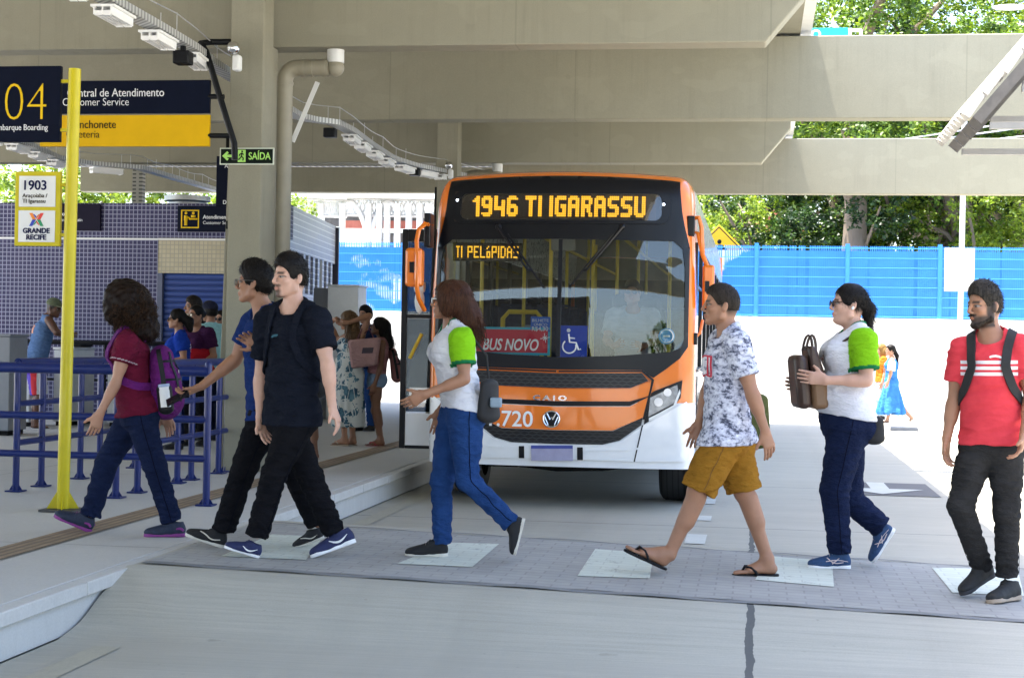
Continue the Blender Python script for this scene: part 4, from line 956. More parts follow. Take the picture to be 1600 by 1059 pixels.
mirror([mq(1078, 342, BY+.3), mq(1092, 340, BY+.25), mq(1096, 355, BY+.25), mq(1098, 398, BY+.25), mq(1106, 418, BY+.3)], mq(1107, 448, BY+.32), .055, .20, BY+.32)
b = MB(); b.tube([mq(1078, 362, BY+.3), mq(1090, 364, BY+.25), mq(1097, 395, BY+.25)], .018, 8); b.build('mirror_stay', m_or, bus); b = MB(); b.tube([mq(1098, 500, BY+.3), mq(1094, 520, BY+.25), mq(1083, 530, BY+.25)], .014, 8); b.build('mirror_stay', m_or, bus)
b = MB(); p = mq(1081, 350, BY+.3); b.box((p[0]-.04, BY+.2, p[2]-.12), (p[0]+.03, BY+.34, p[2]+.07)); p = mq(1083, 530, BY+.25); b.box((p[0]-.05, BY+.2, p[2]-.05), (p[0]+.04, BY+.3, p[2]+.06)); b.build('mirror_bracket', m_bk, bus, bevel=.01)
# open front door leaf, swung out over the platform
dy = BY+.62; a0 = at(629, 356, y=dy); a1 = at(661, 704, y=dy)
x0, x1, zz0, zz1 = a0[0], xl-.01, a1[2]+.02, at(645, 358, y=dy)[2]
b = MB()
for bx in (((x0, zz0), (x0+.055, zz1)), ((x1-.045, zz0), (x1, zz1)), ((x0+.056, zz1-.12), (x1-.046, zz1)), ((x0+.056, zz0), (x1-.046, zz0+.03)), ((x0+.056, zz0+1.27), (x1-.046, zz0+1.31))): b.box((bx[0][0], dy, bx[0][1]), (bx[1][0], dy+.05, bx[1][1]))
dr = b.build('door', m_bk, bus, bevel=.006)
MB().box((x0+.057, dy+.02, zz0+.36), (x1-.047, dy+.026, zz0+1.269)).build('glass', m_dglass, dr); MB().box((x0+.057, dy+.02, zz0+1.311), (x1-.047, dy+.026, zz1-.121)).build('glass', m_dglass, dr)
MB().box((x0+.057, dy+.012, zz0+.031), (x1-.047, dy+.038, zz0+.345)).build('lower_panel', m_bw, dr)
b = MB(); b.tube([(x0+.10, dy-.03, zz0+.88), (x0+.22, dy-.05, zz0+1.12)], .018, 8); b.build('door_handrail', m_pole, dr)
b = MB(); q = at(656, 448, y=dy-.1); b.tube([q-(.05, 0, 0), q+(.05, 0, .0)], .055, 12); b.sphere(q+(.0, 0, -.14), (.05, .03, .12), 12, 8); b.build('door_camera', m_whitep, dr, bevel=.01)

# ---- interior
b = MB(); b.box((xl+.08, BY+.22, 1.02), (xr-.08, BY+.62, 1.22)); b.box((BXC+.1, BY+.5, 1.1), (xr-.1, BY+.85, 1.42)); b.build('dashboard', m_intd, bus, bevel=.04)
b = MB(); st_c = np.array((BXC+.62, BY+1.0, 1.52))
b.tube([st_c+(.22*math.cos(t_), .12*math.sin(t_), .19*math.sin(t_)) for t_ in np.linspace(0, 2*math.pi, 29)[:-1]], .016, 8, closed=True); b.tube([st_c, st_c+(0, -.12, -.3)], .03, 8); b.tube([st_c-(.2, 0, 0), st_c+(.2, 0, 0)], .015, 6); b.build('steering_wheel', m_black, bus)
b = MB()
for x_, y_ in ((-.95, 1.3), (-.30, 1.7), (.12, 1.9), (-.75, 2.9), (.25, 3.3), (-.45, 4.4), (.35, 5.2), (-.4, 6.4), (.9, 2.2), (.3, 7.4), (-.5, 8.4)): b.tube([(BXC+x_, BY+y_, .87), (BXC+x_, BY+y_, 2.97)], .020, 8)
for x_ in (-.42, .42): b.tube([(BXC+x_, BY+1.3, 2.65), (BXC+x_, BY+11, 2.65)], .018, 8)
b.tube([(BXC-.72, BY+1.25, 1.2), (BXC-.72, BY+1.25, 1.78), (BXC-.66, BY+1.25, 1.85), (BXC-.38, BY+1.25, 1.85), (BXC-.32, BY+1.25, 1.78), (BXC-.32, BY+1.25, 1.2)], .024, 8)
b.tube([(BXC-.2, BY+1.8, 1.65), (BXC+.1, BY+1.5, 1.55), (BXC+.1, BY+1.5, 1.1)], .022, 8); b.build('grab_rail', m_pole, bus)
m_seat = plain('seat_fabric', (.045, .05, .085, 1), .8, var=.3, scale=20)
for r_ in range(9):
    for x_ in (-.95, -.52, .52, .95):
        if r_ == 0 or (r_ < 2 and x_ > 0): continue
        y_ = BY+2.2+r_*.95; b = MB(); b.box((BXC+x_-.2, y_+.0, 1.25), (BXC+x_+.2, y_+.42, 1.33)); b.obox((BXC+x_, y_+.44, 1.62), (.2, 0, 0), (0, .04, .0), (0, .07, .33)); b.tube([(BXC+x_-.18, y_+.50, 1.97), (BXC+x_+.18, y_+.50, 1.97)], .018, 6); b.tube([(BXC+x_, y_+.2, .87), (BXC+x_, y_+.2, 1.25)], .04, 6); b.build('seat', m_seat, bus, bevel=.02)
b = MB(); b.box((BXC+.36, BY+1.45, 1.2), (BXC+.86, BY+1.58, 2.05)); b.box((BXC+.36, BY+1.0, 1.15), (BXC+.86, BY+1.45, 1.28)); b.build('driver_seat', m_intd, bus, bevel=.05)
b = MB(); b.box((BXC-.5, BY+1.27, 1.25), (BXC-.36, BY+1.30, 1.72)); b.box((BXC-.68, BY+1.262, 1.3), (BXC-.38, BY+1.27, 1.7)); b.build('partition', m_int, bus)
b = MB(); b.box((BXC-.14, BY+.42, 2.42), (BXC+.10, BY+.47, 2.62)); b.build('inner_mirror', m_int, bus, bevel=.02)
# ================================================================== signs, rails and small station things
def board(t, p0, p1, y, mat, name='board', th=.04, bev=.004):
    """upright board facing the road end, between two pixel corners at distance y"""
    a, c = at(*p0, y=y), at(*p1, y=y); x0, x1 = sorted((a[0], c[0])); z0_, z1_ = sorted((a[2], c[2]))
    o = MB().box((x0, y, z0_), (x1, y+th, z1_)).build(name, mat, t, bevel=bev); return o, (x0, z0_, x1, z1_)
py_ = 11.12
base = at(98, 798, z=.25); pxm = at(110, 450, y=py_)[0]
# yellow pole with its boards
t = thing('stop_pole', 'tall yellow steel pole with a small flanged foot at the platform stop', 'pole', base)
top = at(117, 108, y=base[1])
b = MB(); b.tube([base+(0, 0, .02), top], .045, 24); b.build('shaft', m_yellow, t)
b = MB(); b.box((base[0]-.13, base[1]-.13, .253), (base[0]+.13, base[1]+.13, .268)); b.build('foot_plate', plain('dark_plate', (.06, .06, .06, 1), .6), t)
b = MB()
for a in range(4):
    q = R(90*a+20); d_ = np.array((math.cos(q), math.sin(q), 0)); e_ = np.array((-d_[1], d_[0], 0))
    b.prism([(.04, .27), (.115, .27), (.04, .40)], (base[0], base[1], 0)-e_*.004, d_, (0, 0, 1), e_*.008)
b.build('gusset', m_yellow, t)
yb_ = base[1]
t = thing('boarding_sign', 'navy boarding sign reading 04 fixed to the yellow pole', 'sign', at(40, 165, y=yb_))
bo, q = board(t, (-45, 222), (95, 103), yb_-.01, m_navy)
text('04', at(77, 186, y=yb_)[0], yb_-.014, at(30, 189, y=yb_)[2], .41, m_ytext, bo, off=-.010, sx=.88, align='RIGHT')
text('Embarque Boarding', at(76, 207, y=yb_)[0], yb_-.014, at(30, 204, y=yb_)[2], .062, m_wtext, bo, align='RIGHT', sx=.86)
b = MB()
for yy_ in (127, 203): p = at(102, yy_, y=yb_); b.box((q[2], yb_+.0, p[2]-.012), (p[0]+.03, yb_+.03, p[2]+.012))
b.build('bracket', m_yellow, t)
t = thing('route_sign', 'yellow framed route board with two white panels on the yellow pole', 'sign', at(58, 327, y=yb_))
bo, q = board(t, (22, 384), (95, 268), yb_-.01, m_yellow, 'frame', .035)
p1, q1 = board(t, (29, 323), (87, 275), yb_-.018, m_whitep, 'panel', .007, .002)
p2, q2 = board(t, (28, 378), (86, 329), yb_-.018, m_whitep, 'panel', .007, .002)
text('1903', q1[0]+.025, yb_-.021, q1[1]+.125, .098, m_btext, p1, off=.0015)
text('Araçoiaba /', q1[0]+.03, yb_-.021, q1[1]+.068, .042, m_dtext, p1); text('TI Igarassu', q1[0]+.03, yb_-.021, q1[1]+.028, .042, m_dtext, p1)
cxm = (q2[0]+q2[2])/2
text('GRANDE', cxm, yb_-.021, q2[1]+.066, .052, m_btext, p2, align='CENTER', off=.0015); text('RECIFE', cxm, yb_-.021, q2[1]+.018, .052, m_btext, p2, align='CENTER', off=.0015)
cm = [plain('mark_'+n_, c_, .5, var=.02) for n_, c_ in (('red', (.75, .06, .04, 1)), ('orange', (.85, .25, .03, 1)), ('blue', (.03, .06, .45, 1)), ('green', (.02, .30, .12, 1)))]
b = MB(); zc = q2[1]+.165
for k, (sx_, sz_) in enumerate(((1, 1), (-1, 1), (-1, -1), (1, -1))):
    b.prism([(sx_*p[0], sz_*p[1]) for p in ((.004, 0), (.032, .048), (.056, .048), (.030, .0))], (cxm, yb_-.022, zc), (1, 0, 0), (0, 0, 1), (0, .003, 0), mi=k)
    b.prism([(sx_*p[0], sz_*p[1]) for p in ((0, .006), (.0, .022), (.018, .040), (.026, .040))], (cxm, yb_-.0225, zc), (1, 0, 0), (0, 0, 1), (0, .003, 0), mi=(k+1) % 4)
b.build('logo_mark', cm, p2)
b = MB()
for yy_ in (289, 367): p = at(102, yy_, y=yb_); b.box((q[2], yb_, p[2]-.012), (p[0]+.03, yb_+.02, p[2]+.012))
b.build('bracket', m_yellow, t)

# customer service sign in its tubular frame
ys = 14.55
t = thing('hanging_sign', 'navy and yellow hanging sign for customer service and cafeteria', 'sign', at(210, 178, y=ys))
m_sl, q = board(t, (62, 178), (328, 125), ys, m_navy, 'upper_board'); 
m_lo, q_ = board(t, (62, 229), (327.5, 179.5), ys, m_ysign, 'lower_board')
tx = at(91, 150, y=ys)[0]; zf = lambda py: at(210, py, y=ys)[2]
text('Central de Atendimento', at(257, 150, y=ys)[0], ys-.003, zf(151), .112, m_wtext, m_sl, align='RIGHT', sx=.88); text('Customer Service', at(202, 160, y=ys)[0], ys-.003, zf(165), .105, m_wtext, m_sl, align='RIGHT', sx=.88, off=-.001)
text('Lanchonete', at(182, 190, y=ys)[0], ys-.003, zf(200.5), .112, m_dtext, m_lo, align='RIGHT', sx=.88); text('Cafeteria', at(156, 210, y=ys)[0], ys-.003, zf(215.5), .105, m_dtext, m_lo, align='RIGHT', sx=.88, off=-.001)
b = MB()
b.tube([at(376, 66, y=ys+.3), at(330, 66, y=ys+.2), at(314, 68, y=ys+.02), at(322, 80, y=ys+.02), at(343, 150, y=ys+.02), at(366, 224, y=ys+.02), at(367, 250, y=ys+.02)], .030, 12)
for yy_ in (151, 212): b.tube([at(326, yy_, y=ys+.02), at(350 if yy_ < 180 else 362, yy_+.5, y=ys+.02)], .024, 10)
b.build('tube_frame', m_black, t)

# exit sign on the column
ye = 14.74
t = thing('exit_sign', 'small dark SAÍDA exit sign with green arrow and running figure', 'sign', at(385, 244, y=ye))
m_gl = plain('photoluminescent_green', (.42, .78, .16, 1), .5, var=.02); m_egrey = plain('exit_dark_green', (.006, .012, .008, 1), .5, spec=.1)
fr_, q = board(t, (343, 257.5), (428, 231), ye, plain('exit_frame', (.62, .66, .55, 1), .5), 'frame', .02, .002)
bo, q = board(t, (344.8, 255.5), (426.3, 233), ye-.004, m_egrey, 'board', .003, 0)
ex = lambda px: at(px, 244, y=ye)[0]; ez = lambda py: at(385, py, y=ye)[2]
b = MB(); z_ = ez(244); b.prism([(0, 0), (.05, .045), (.065, .028), (.045, .012), (.125, .012), (.125, -.012), (.045, -.012), (.065, -.028), (.05, -.045)], (ex(347.5), ye-.0075, z_), (1, 0, 0), (0, 0, 1), (0, .003, 0)); b.build('arrow', m_gl, bo)
b = MB(); b.box((ex(372), ye-.007, ez(253.5)), (ex(384), ye-.0045, ez(234.5))); rf = b.build('door_field', m_gl, bo)
b = MB(); c_ = np.array((ex(378), ye-.009, ez(244)));
b.sphere(c_+(.004, 0, .042), (.010, .002, .010), 10, 6)
for pa, pb in (((.002, .03), (.0, -.005)), ((0, -.005), (.018, -.022)), ((.018, -.022), (.012, -.045)), ((0, -.005), (-.016, -.02)), ((-.016, -.02), (-.03, -.038)), ((.002, .026), (-.018, .016)), ((-.018, .016), (-.024, .0)), ((.002, .026), (.02, .012))): b.tube([c_+(pa[0], 0, pa[1]), c_+(pb[0], 0, pb[1])], .0055, 6)
b.build('running_figure', m_egrey, rf)
text('SAÍDA', ex(388.5), ye-.006, ez(249.5), .098, m_gl, bo, off=.001, sx=.80)

# dark directional sign partly behind the column
yd = 17.2
t = thing('directional_sign', 'tall navy directory sign partly hidden behind the near column', 'sign', at(370, 284, y=yd))
bo, q = board(t, (337, 323), (408, 244), yd, m_navy)
text('Abastecer', at(351, 262, y=yd)[0], yd-.003, at(360, 262.5, y=yd)[2], .062, m_wtext, bo); text('Desembarque', at(348, 321, y=yd)[0], yd-.003, at(360, 319, y=yd)[2], .062, m_wtext, bo)
b = MB(); x0, z0_, x1, z1_ = at(357, 308, y=yd)[0], at(357, 308, y=yd)[2], at(392, 268, y=yd)[0], at(392, 265, y=yd)[2]
for lo, hi in (((x0, z0_), (x1, z0_+.02)), ((x0, z1_-.02), (x1, z1_)), ((x0, z0_), (x0+.02, z1_)), ((x0, (z0_+z1_)/2-.01), (x1, (z0_+z1_)/2+.01))): b.box((lo[0], yd-.004-.0005*lo[1], lo[1]), (hi[0], yd-.001, hi[1]))
b.build('yellow_frame', m_ytext, bo)
b = MB(); b.box((q[2]-.2, yd+.041, q[3]-.1), (q[2]-.14, yd+.1, 4.41)); b.build('hanger_bar', m_black, t)

# wall signs on the tiles
yw = FY-.05
t = thing('wall_sign', 'dark wall sign for customer service with a yellow pictogram frame', 'sign', at(318, 342, y=yw))
bo, q = board(t, (277, 362), (372, 322), yw, m_navy)
x0, x1 = at(283, 342, y=yw)[0], at(311, 342, y=yw)[0]; z0_, z1_ = at(297, 356.5, y=yw)[2], at(297, 328, y=yw)[2]
b = MB()
for lo, hi in (((x0, z0_), (x1, z0_+.018)), ((x0, z1_-.018), (x1, z1_)), ((x0, z0_+.0181), (x0+.018, z1_-.0181)), ((x1-.018, z0_+.0181), (x1, z1_-.0181))): b.box((lo[0], yw-.004, lo[1]), (hi[0], yw-.001, hi[1]))
c_ = lambda u, w_: (x0+(x1-x0)*u, yw-.004, z0_+(z1_-z0_)*w_)
b.sphere(c_(.27, .82), (.022, .003, .022), 10, 6); b.sphere(c_(.68, .82), (.022, .003, .022), 10, 6)
b.tube([c_(.27, .68), c_(.27, .42)], .03, 8); b.tube([c_(.24, .45), c_(.24, .14)], .014, 6); b.tube([c_(.31, .45), c_(.31, .14)], .014, 6); b.tube([c_(.27, .62), c_(.48, .56)], .012, 6)
b.tube([c_(.68, .70), c_(.68, .58)], .036, 8); b.tube([c_(.45, .50), c_(.92, .50)], .014, 6)
b.build('pictogram', m_ytext, bo)
text('Atendimento', at(317, 345, y=yw)[0], yw-.003, at(340, 342, y=yw)[2], .085, m_wtext, bo, off=.001); text('Customer Service', at(317, 345, y=yw)[0], yw-.003, at(340, 350.5, y=yw)[2], .072, m_wtext, bo)
t = thing('wall_sign', 'dark wall sign for the drinking fountain behind the yellow pole', 'sign', at(125, 340, y=yw))
bo, q = board(t, (60, 360), (157, 319), yw, plain('plum_sign_board', (.010, .008, .022, 1), .5, spec=.1))
text('Bebedouro', at(101.5, 338, y=yw)[0], yw-.003, at(110, 337, y=yw)[2], .085, m_wtext, bo, off=.001, align='RIGHT'); text('Drinking Fountain', at(129, 348, y=yw)[0], yw-.003, at(110, 346, y=yw)[2], .072, m_wtext, bo, align='RIGHT')

# ---- blue queue rails
def rail_run(pts, label, rails=(1.06, .72, .40), rr=(.034, .026, .026), zend=True, ends=()):
    """posts at pts (x, y); rails run through them"""
    t = thing('queue_railing', label, 'railing', (pts[0][0], pts[0][1], .25))
    for (x_, y_, tall) in pts:
        b = MB(); b.tube([(x_, y_, .253), (x_, y_, .25+tall)], .028, 14); 
        if tall > .9: b.sphere((x_, y_, .25+tall), .028, 12, 6)
        b.box((x_-.065, y_-.065, .253), (x_+.065, y_+.065, .264))
        for a in range(4):
            q = R(90*a); d_ = np.array((math.cos(q), math.sin(q), 0)); e_ = np.array((-d_[1], d_[0], 0)); b.prism([(.026, .265), (.056, .265), (.026, .31)], (x_, y_, 0)-e_*.003, d_, (0, 0, 1), e_*.006)
        b.build('post', m_blue_rail, t)
    p0, p1 = np.array(pts[0][:2]), np.array(pts[-1][:2]); dv = p1-p0; L_ = np.linalg.norm(dv); dv /= L_
    for h, r_ in zip(rails, rr):
        a = p0-dv*(ends[0] if ends else 0); c_ = p1+dv*(ends[1] if ends else 0)
        b = MB(); b.tube([(a[0], a[1], .25+h), (c_[0], c_[1], .25+h)], r_, 14); b.build('rail', m_blue_rail, t)
    return t
rail_run([(-4.142, 11.787, 1.08), (-9.6, 11.787, 1.08)], 'blue tubular railing running across in front of the queue lanes, nearest the yellow pole', rails=(1.03, .66, .36), rr=(.042, .030, .028), ends=(0, 2))
rail_run([(-5.01, y_, 1.05) for y_ in (12.12, 12.57, 13.49, 13.84, 14.58, 14.81)], 'blue lane railing with six posts in line with the near column')
rail_run([(-5.97, y_, 1.05) for y_ in (12.36, 12.83, 13.62, 14.05, 14.9, 15.4)], 'blue lane railing with six posts, second lane from the near column')

# counters, panels and bits along the tiled wall
m_gpan = plain('grey_panel', (.22, .23, .25, 1), .45, var=.06); m_wpan = plain('white_panel', (.60, .61, .60, 1), .45, var=.05)
def cab(name, label, cat, p0, p1, y, dp, mat, zlo=.25, trims=True):
    a, c_ = at(*p0, y=y), at(*p1, y=y); x0, x1 = sorted((a[0], c_[0])); z1_ = max(a[2], c_[2])
    t = thing(name, label, cat, ((x0+x1)/2, y+dp/2, zlo))
    MB().box((x0, y, zlo+.06), (x1, y+dp, z1_-.03)).build('body', mat, t, bevel=.012)
    MB().box((x0+.03, y+.03, zlo+.003), (x1-.03, y+dp-.03, zlo+.059)).build('plinth', m_dark, t)
    MB().box((x0-.015, y-.015, z1_-.029), (x1+.015, y+dp+.015, z1_)).build('top', m_steel if trims else mat, t, bevel=.006); return t
cab('metal_cabinet', 'tall grey metal cabinet at the far left edge behind the blue rails', 'cabinet', (-40, 690), (16, 522), 19.0, .5, m_gpan, trims=False)
cab('ticket_counter', 'white counter the man in the green cap leans on', 'counter', (82, 690), (112, 543), 21.4, .8, m_wpan)
cab('bench_box', 'low pale box under the black handrail left of the leaning man', 'box', (19, 690), (47, 575), 21.0, .5, m_wpan, trims=False)
cab('turnstile', 'narrow white turnstile box behind the curly haired girl', 'turnstile', (166, 690), (196, 546), 21.5, 1.0, m_wpan)
cab('waste_bin', 'dark waste bin against the tiled wall right of the yellow pole', 'bin', (112, 690), (126, 538), 22.6, .4, m_dark, trims=False)
# pale kiosk beside the platform, behind the group
t = thing('platform_kiosk', 'plain pale grey kiosk box behind the waiting group', 'kiosk', at(540, 640, y=25.2)*np.array((1, 1, 0))+(0, 0, .25))
a, c_ = at(509, 640, y=24.8), at(560, 448, y=24.8)
b = MB(); b.box((a[0], 24.8, .26), (c_[0], 25.35, c_[2])); b.build('body', m_whitep, t, bevel=.01)
b = MB(); b.box((a[0]-.28, 24.95, .26), (a[0]-.002, 25.3, c_[2]-.02)); b.build('side_body', m_gpan, t, bevel=.01)
b = MB(); b.box((a[0]-.02, 24.78, c_[2]+.001), (c_[0]+.02, 25.37, c_[2]+.03)); b.build('cap', m_steel, t)

# ---- right side: sign plate on lamp pole, street lamp, green road sign, pedestrian sign, tiled roof
p = at(1497, 655, y=33.0); t = thing('sign_pole', 'thin white pole carrying a blank white sign plate seen from behind', 'sign', (p[0], p[1], 0))
b = MB(); b.tube([(p[0], p[1], -.02), (p[0]+.03, p[1], at(1503, 150, y=33)[2])], .055, 14); b.build('pole', plain('grey_white_pole', (.55, .55, .55, 1), .5), t)
a, c_ = at(1475, 455, y=33.1), at(1523, 388, y=33.1); b = MB(); b.box((a[0], 33.06, a[2]), (c_[0], 33.09, c_[2])); b.build('plate', m_whitep, t, bevel=.004)
p = at(1578, 12, y=34.0); t = thing('street_lamp', 'white street lamp head at the top right corner', 'lamp', (p[0]+2.2, 34, 0))
b = MB(); b.tube([(p[0]+2.2, 34, -.02), (p[0]+2.2, 34, p[2]-.9), (p[0]+1.9, 34, p[2]-.2), (p[0]+.3, 34, p[2]+.02)], [.09, .07, .05, .04], 12); b.build('pole', m_whitep, t)
b = MB(); b.sphere((p[0], 34, p[2]), (.36, .13, .06), 16, 8); b.build('lamp_head', m_whitep, t)
yg = 39.5; t = thing('road_sign', 'teal overhead road sign reading RETORNO beyond the canopy edge', 'sign', at(1300, 55, y=yg))
bo, q = board(t, (1233, 66), (1325, 43.5), yg, plain('teal_sign', (.015, .42, .45, 1), .4, var=.04), th=.06)
text('RETORNO', at(1283, 55, y=yg)[0], yg-.004, at(1283, 60.5, y=yg)[2], .30, m_wtext, bo, off=.012, align='RIGHT')
b = MB()
for px in (1328, 1345): a = at(px, 66, y=yg); b.tube([(a[0], yg, a[2]), (a[0], yg, at(px, 47, y=yg)[2])], .04, 8)
for yy_ in (48, 65): b.tube([at(1326, yy_, y=yg), at(1346, yy_, y=yg)], .04, 8)
a = at(1060, 66, y=yg); c2_ = at(1330, 62, y=yg); b.tube([(a[0], yg+.2, -.02), (a[0], yg+.2, c2_[2]-.15), (a[0]+.3, yg+.2, c2_[2]), (c2_[0], yg+.2, c2_[2])], .09, 12); b.build('gantry', m_whitep, t)
yp = 38.5; c_ = at(1123, 393, y=yp); t = thing('warning_sign', 'yellow diamond pedestrian warning sign showing above the blue fence', 'sign', (c_[0], yp, 0))
r_ = abs(at(1166, 390, y=yp)[0]-c_[0])
bo = MB().prism([(r_, 0), (0, r_), (-r_, 0), (0, -r_)], c_, (1, 0, 0), (0, 0, 1), (0, .03, 0)).build('plate', plain('warning_yellow', (.85, .48, .01, 1), .4, var=.03), t, bevel=.004)
b = MB(); k_ = r_*.90
P = [c_+np.array((k_*math.cos(R(90*i)), -.004, k_*math.sin(R(90*i)))) for i in range(4)]
for i in range(4): b.tube([P[i], P[(i+1) % 4]], .012, 4)
f = lambda u, w_: c_+np.array((u*r_, -.008, w_*r_))
b.sphere(f(.02, .36), (.05, .004, .055), 10, 6); b.tube([f(.06, .24), f(.06, -.06)], .07, 8)
for pa, pb in (((.06, .2), (-.14, .06)), ((-.14, .06), (-.26, .08)), ((.06, .2), (.24, .1)), ((.24, .1), (.26, -.04)), ((.05, -.05), (-.05, -.28)), ((.08, -.05), (.16, -.3))): b.tube([f(*pa), f(*pb)], .032, 6)
for i in range(4): b.box((c_[0]+(.18+.16*i)*r_-.02, c_[1]-.01, c_[2]-.02*r_), (c_[0]+(.18+.16*i)*r_+.05, c_[1]-.004, c_[2]+.03*r_))
b.build('pictogram', m_black, bo)
b = MB(); b.tube([(c_[0], yp+.06, -.02), (c_[0], yp+.06, c_[2]+.3)], .04, 10); b.build('pole', m_steel, t)

# small tiled shelter roof entering from the right
yt = 15.0
t = thing('tiled_shelter', 'corner of a small shelter roof with pale clay tiles entering from the right', 'shelter', at(1620, 190, y=yt)*np.array((1, 1, 0)))
e0, e1 = at(1519, 181, y=yt), at(1600, 88, y=yt); e1 = e0+(e1-e0)*2.6; sl = (e1-e0); Ls = np.linalg.norm(sl); sl = sl/Ls; up = np.array((-sl[2], 0, sl[0]))
if up[2] < 0: up = -up
m_rt = concrete('pale_roof_tile', (.42, .40, .37, 1), .2, scale=5, spots=.2); m_raf = plain('grey_rafter', (.11, .10, .09, 1), .7, var=.2); m_tie = plain('grey_tie', (.26, .25, .23, 1), .6)
b = MB(); nt_ = 7; lt = Ls/nt_
for row in range(9):
    for i in range(nt_):
        y_ = yt+row*.24; o_ = e0+sl*(i*lt-.03)+up*(.02+.012*(i % 2)); o2 = e0+sl*((i+1)*lt+.05)+up*.055
        q = []
        for u in (0, 1):
            oo = (o_, o2)[u]; rad = (.115, .095)[u]
            q.append([oo+np.array((0, y_-oo[1]+.12+rad*math.cos(a), 0))+up*rad*.75*math.sin(a) for a in np.linspace(math.pi, 0, 8)])
            q[-1] += [p_-up*.018 for p_ in q[-1][::-1]]
        b.add(q[0]+q[1], [(k, (k+1) % 16, (k+1) % 16+16, k+16) for k in range(16)]+[tuple(range(15, -1, -1)), tuple(range(16, 32))])
b.build('roof_tiles', m_rt, t)
b = MB(); b.obox((e0+e1)/2-up*.06+(0, .03, 0), sl*Ls/2, (0, .02, 0), up*.05); b.build('barge_board', m_raf, t)
b = MB()
for yy_ in (.45, .95, 1.5, 2.0): b.obox((e0+e1)/2-up*.09+(0, yy_, 0), sl*Ls/2, (0, .035, 0), up*.06)
b.build('rafter', m_raf, t)
b = MB(); 
for u in (.04, .28, .55):
    for yy_ in (.03, 2.0): pz = e0+sl*Ls*u-up*.19; MB().box((pz[0]-.03, yt+yy_, pz[2]-.05), (pz[0]+3.2-u, yt+yy_+.06, pz[2]+.01)).build('tie_beam', m_tie, t)
b = MB(); b.box((e0[0]+1.5, yt+.0, .0), (e0[0]+1.7, yt+.2, e0[2]-.05)); b.box((e0[0]+1.5, yt+2.0, 0), (e0[0]+1.7, yt+2.2, e0[2]-.05)); b.build('post', m_raf, t)
# overhead cables between the beams, far right
t = thing('overhead_cables', 'pale overhead cables slanting across the trees between the beams', 'cable', at(1480, 210, y=40))
b = MB()
for a_, c2 in (((1350, 219), (1500, 197)), ((1395, 219), (1600, 192)), ((1490, 217), (1620, 203)), ((1540, 218), (1640, 208))):
    pa, pb = at(*a_, y=40), at(*c2, y=38); pa2, pb2 = pa-(pb-pa)*2, pb+(pb-pa)*2; b.tube([pa2+(pb2-pa2)*u-np.array((0, 0, .12*math.sin(math.pi*u))) for u in np.linspace(0, 1, 9)], .018, 5)
b.build('cable', plain('pale_cable', (.5, .52, .55, 1), .5), t)
# kerb-side inlet and low planting far right
t = thing('planting_box', 'low concrete planting slab behind the woman in the blue dress', 'slab', at(1412, 668, z=0.05))
q = WL[t.name]; b = MB(); b.box((q[0]-.25, q[1]-.2, 0), (q[0]+.25, q[1]+.3, .07)); b.build('slab', m_gpan, t, bevel=.01)
# ================================================================== people: smooth-blended bodies meshed by surface nets
SDEF = .12
def nrm_(v): v = np.asarray(v, float); return v/(np.linalg.norm(v)+1e-12)
def lerp(a, b, t): return np.asarray(a, float)*(1-t)+np.asarray(b, float)*t
def cap_(a, b, ra, rb=None, k=.015, fa=False, fb=False): return ('c', np.asarray(a, float), np.asarray(b, float), ra, ra if rb is None else rb, k, fa, fb)
def ecap(a, b, wa, wb, side, k=.02, fa=False, fb=False): return ('e', np.asarray(a, float), np.asarray(b, float), wa, wb, nrm_(side), k, fa, fb)
def ell_(c, r, Rm, k=.02): return ('o', np.asarray(c, float), np.asarray(r, float), np.asarray(Rm, float), k)
def bounds(p, infl=0):
    if p[0] == 'c': r = max(p[3], p[4])+infl; P = np.array([p[1], p[2]])
    elif p[0] == 'e': r = max(max(p[3]), max(p[4]))+infl; P = np.array([p[1], p[2]])
    else: r = max(p[2])+infl; P = np.array([p[1]])
    return P.min(0)-r, P.max(0)+r
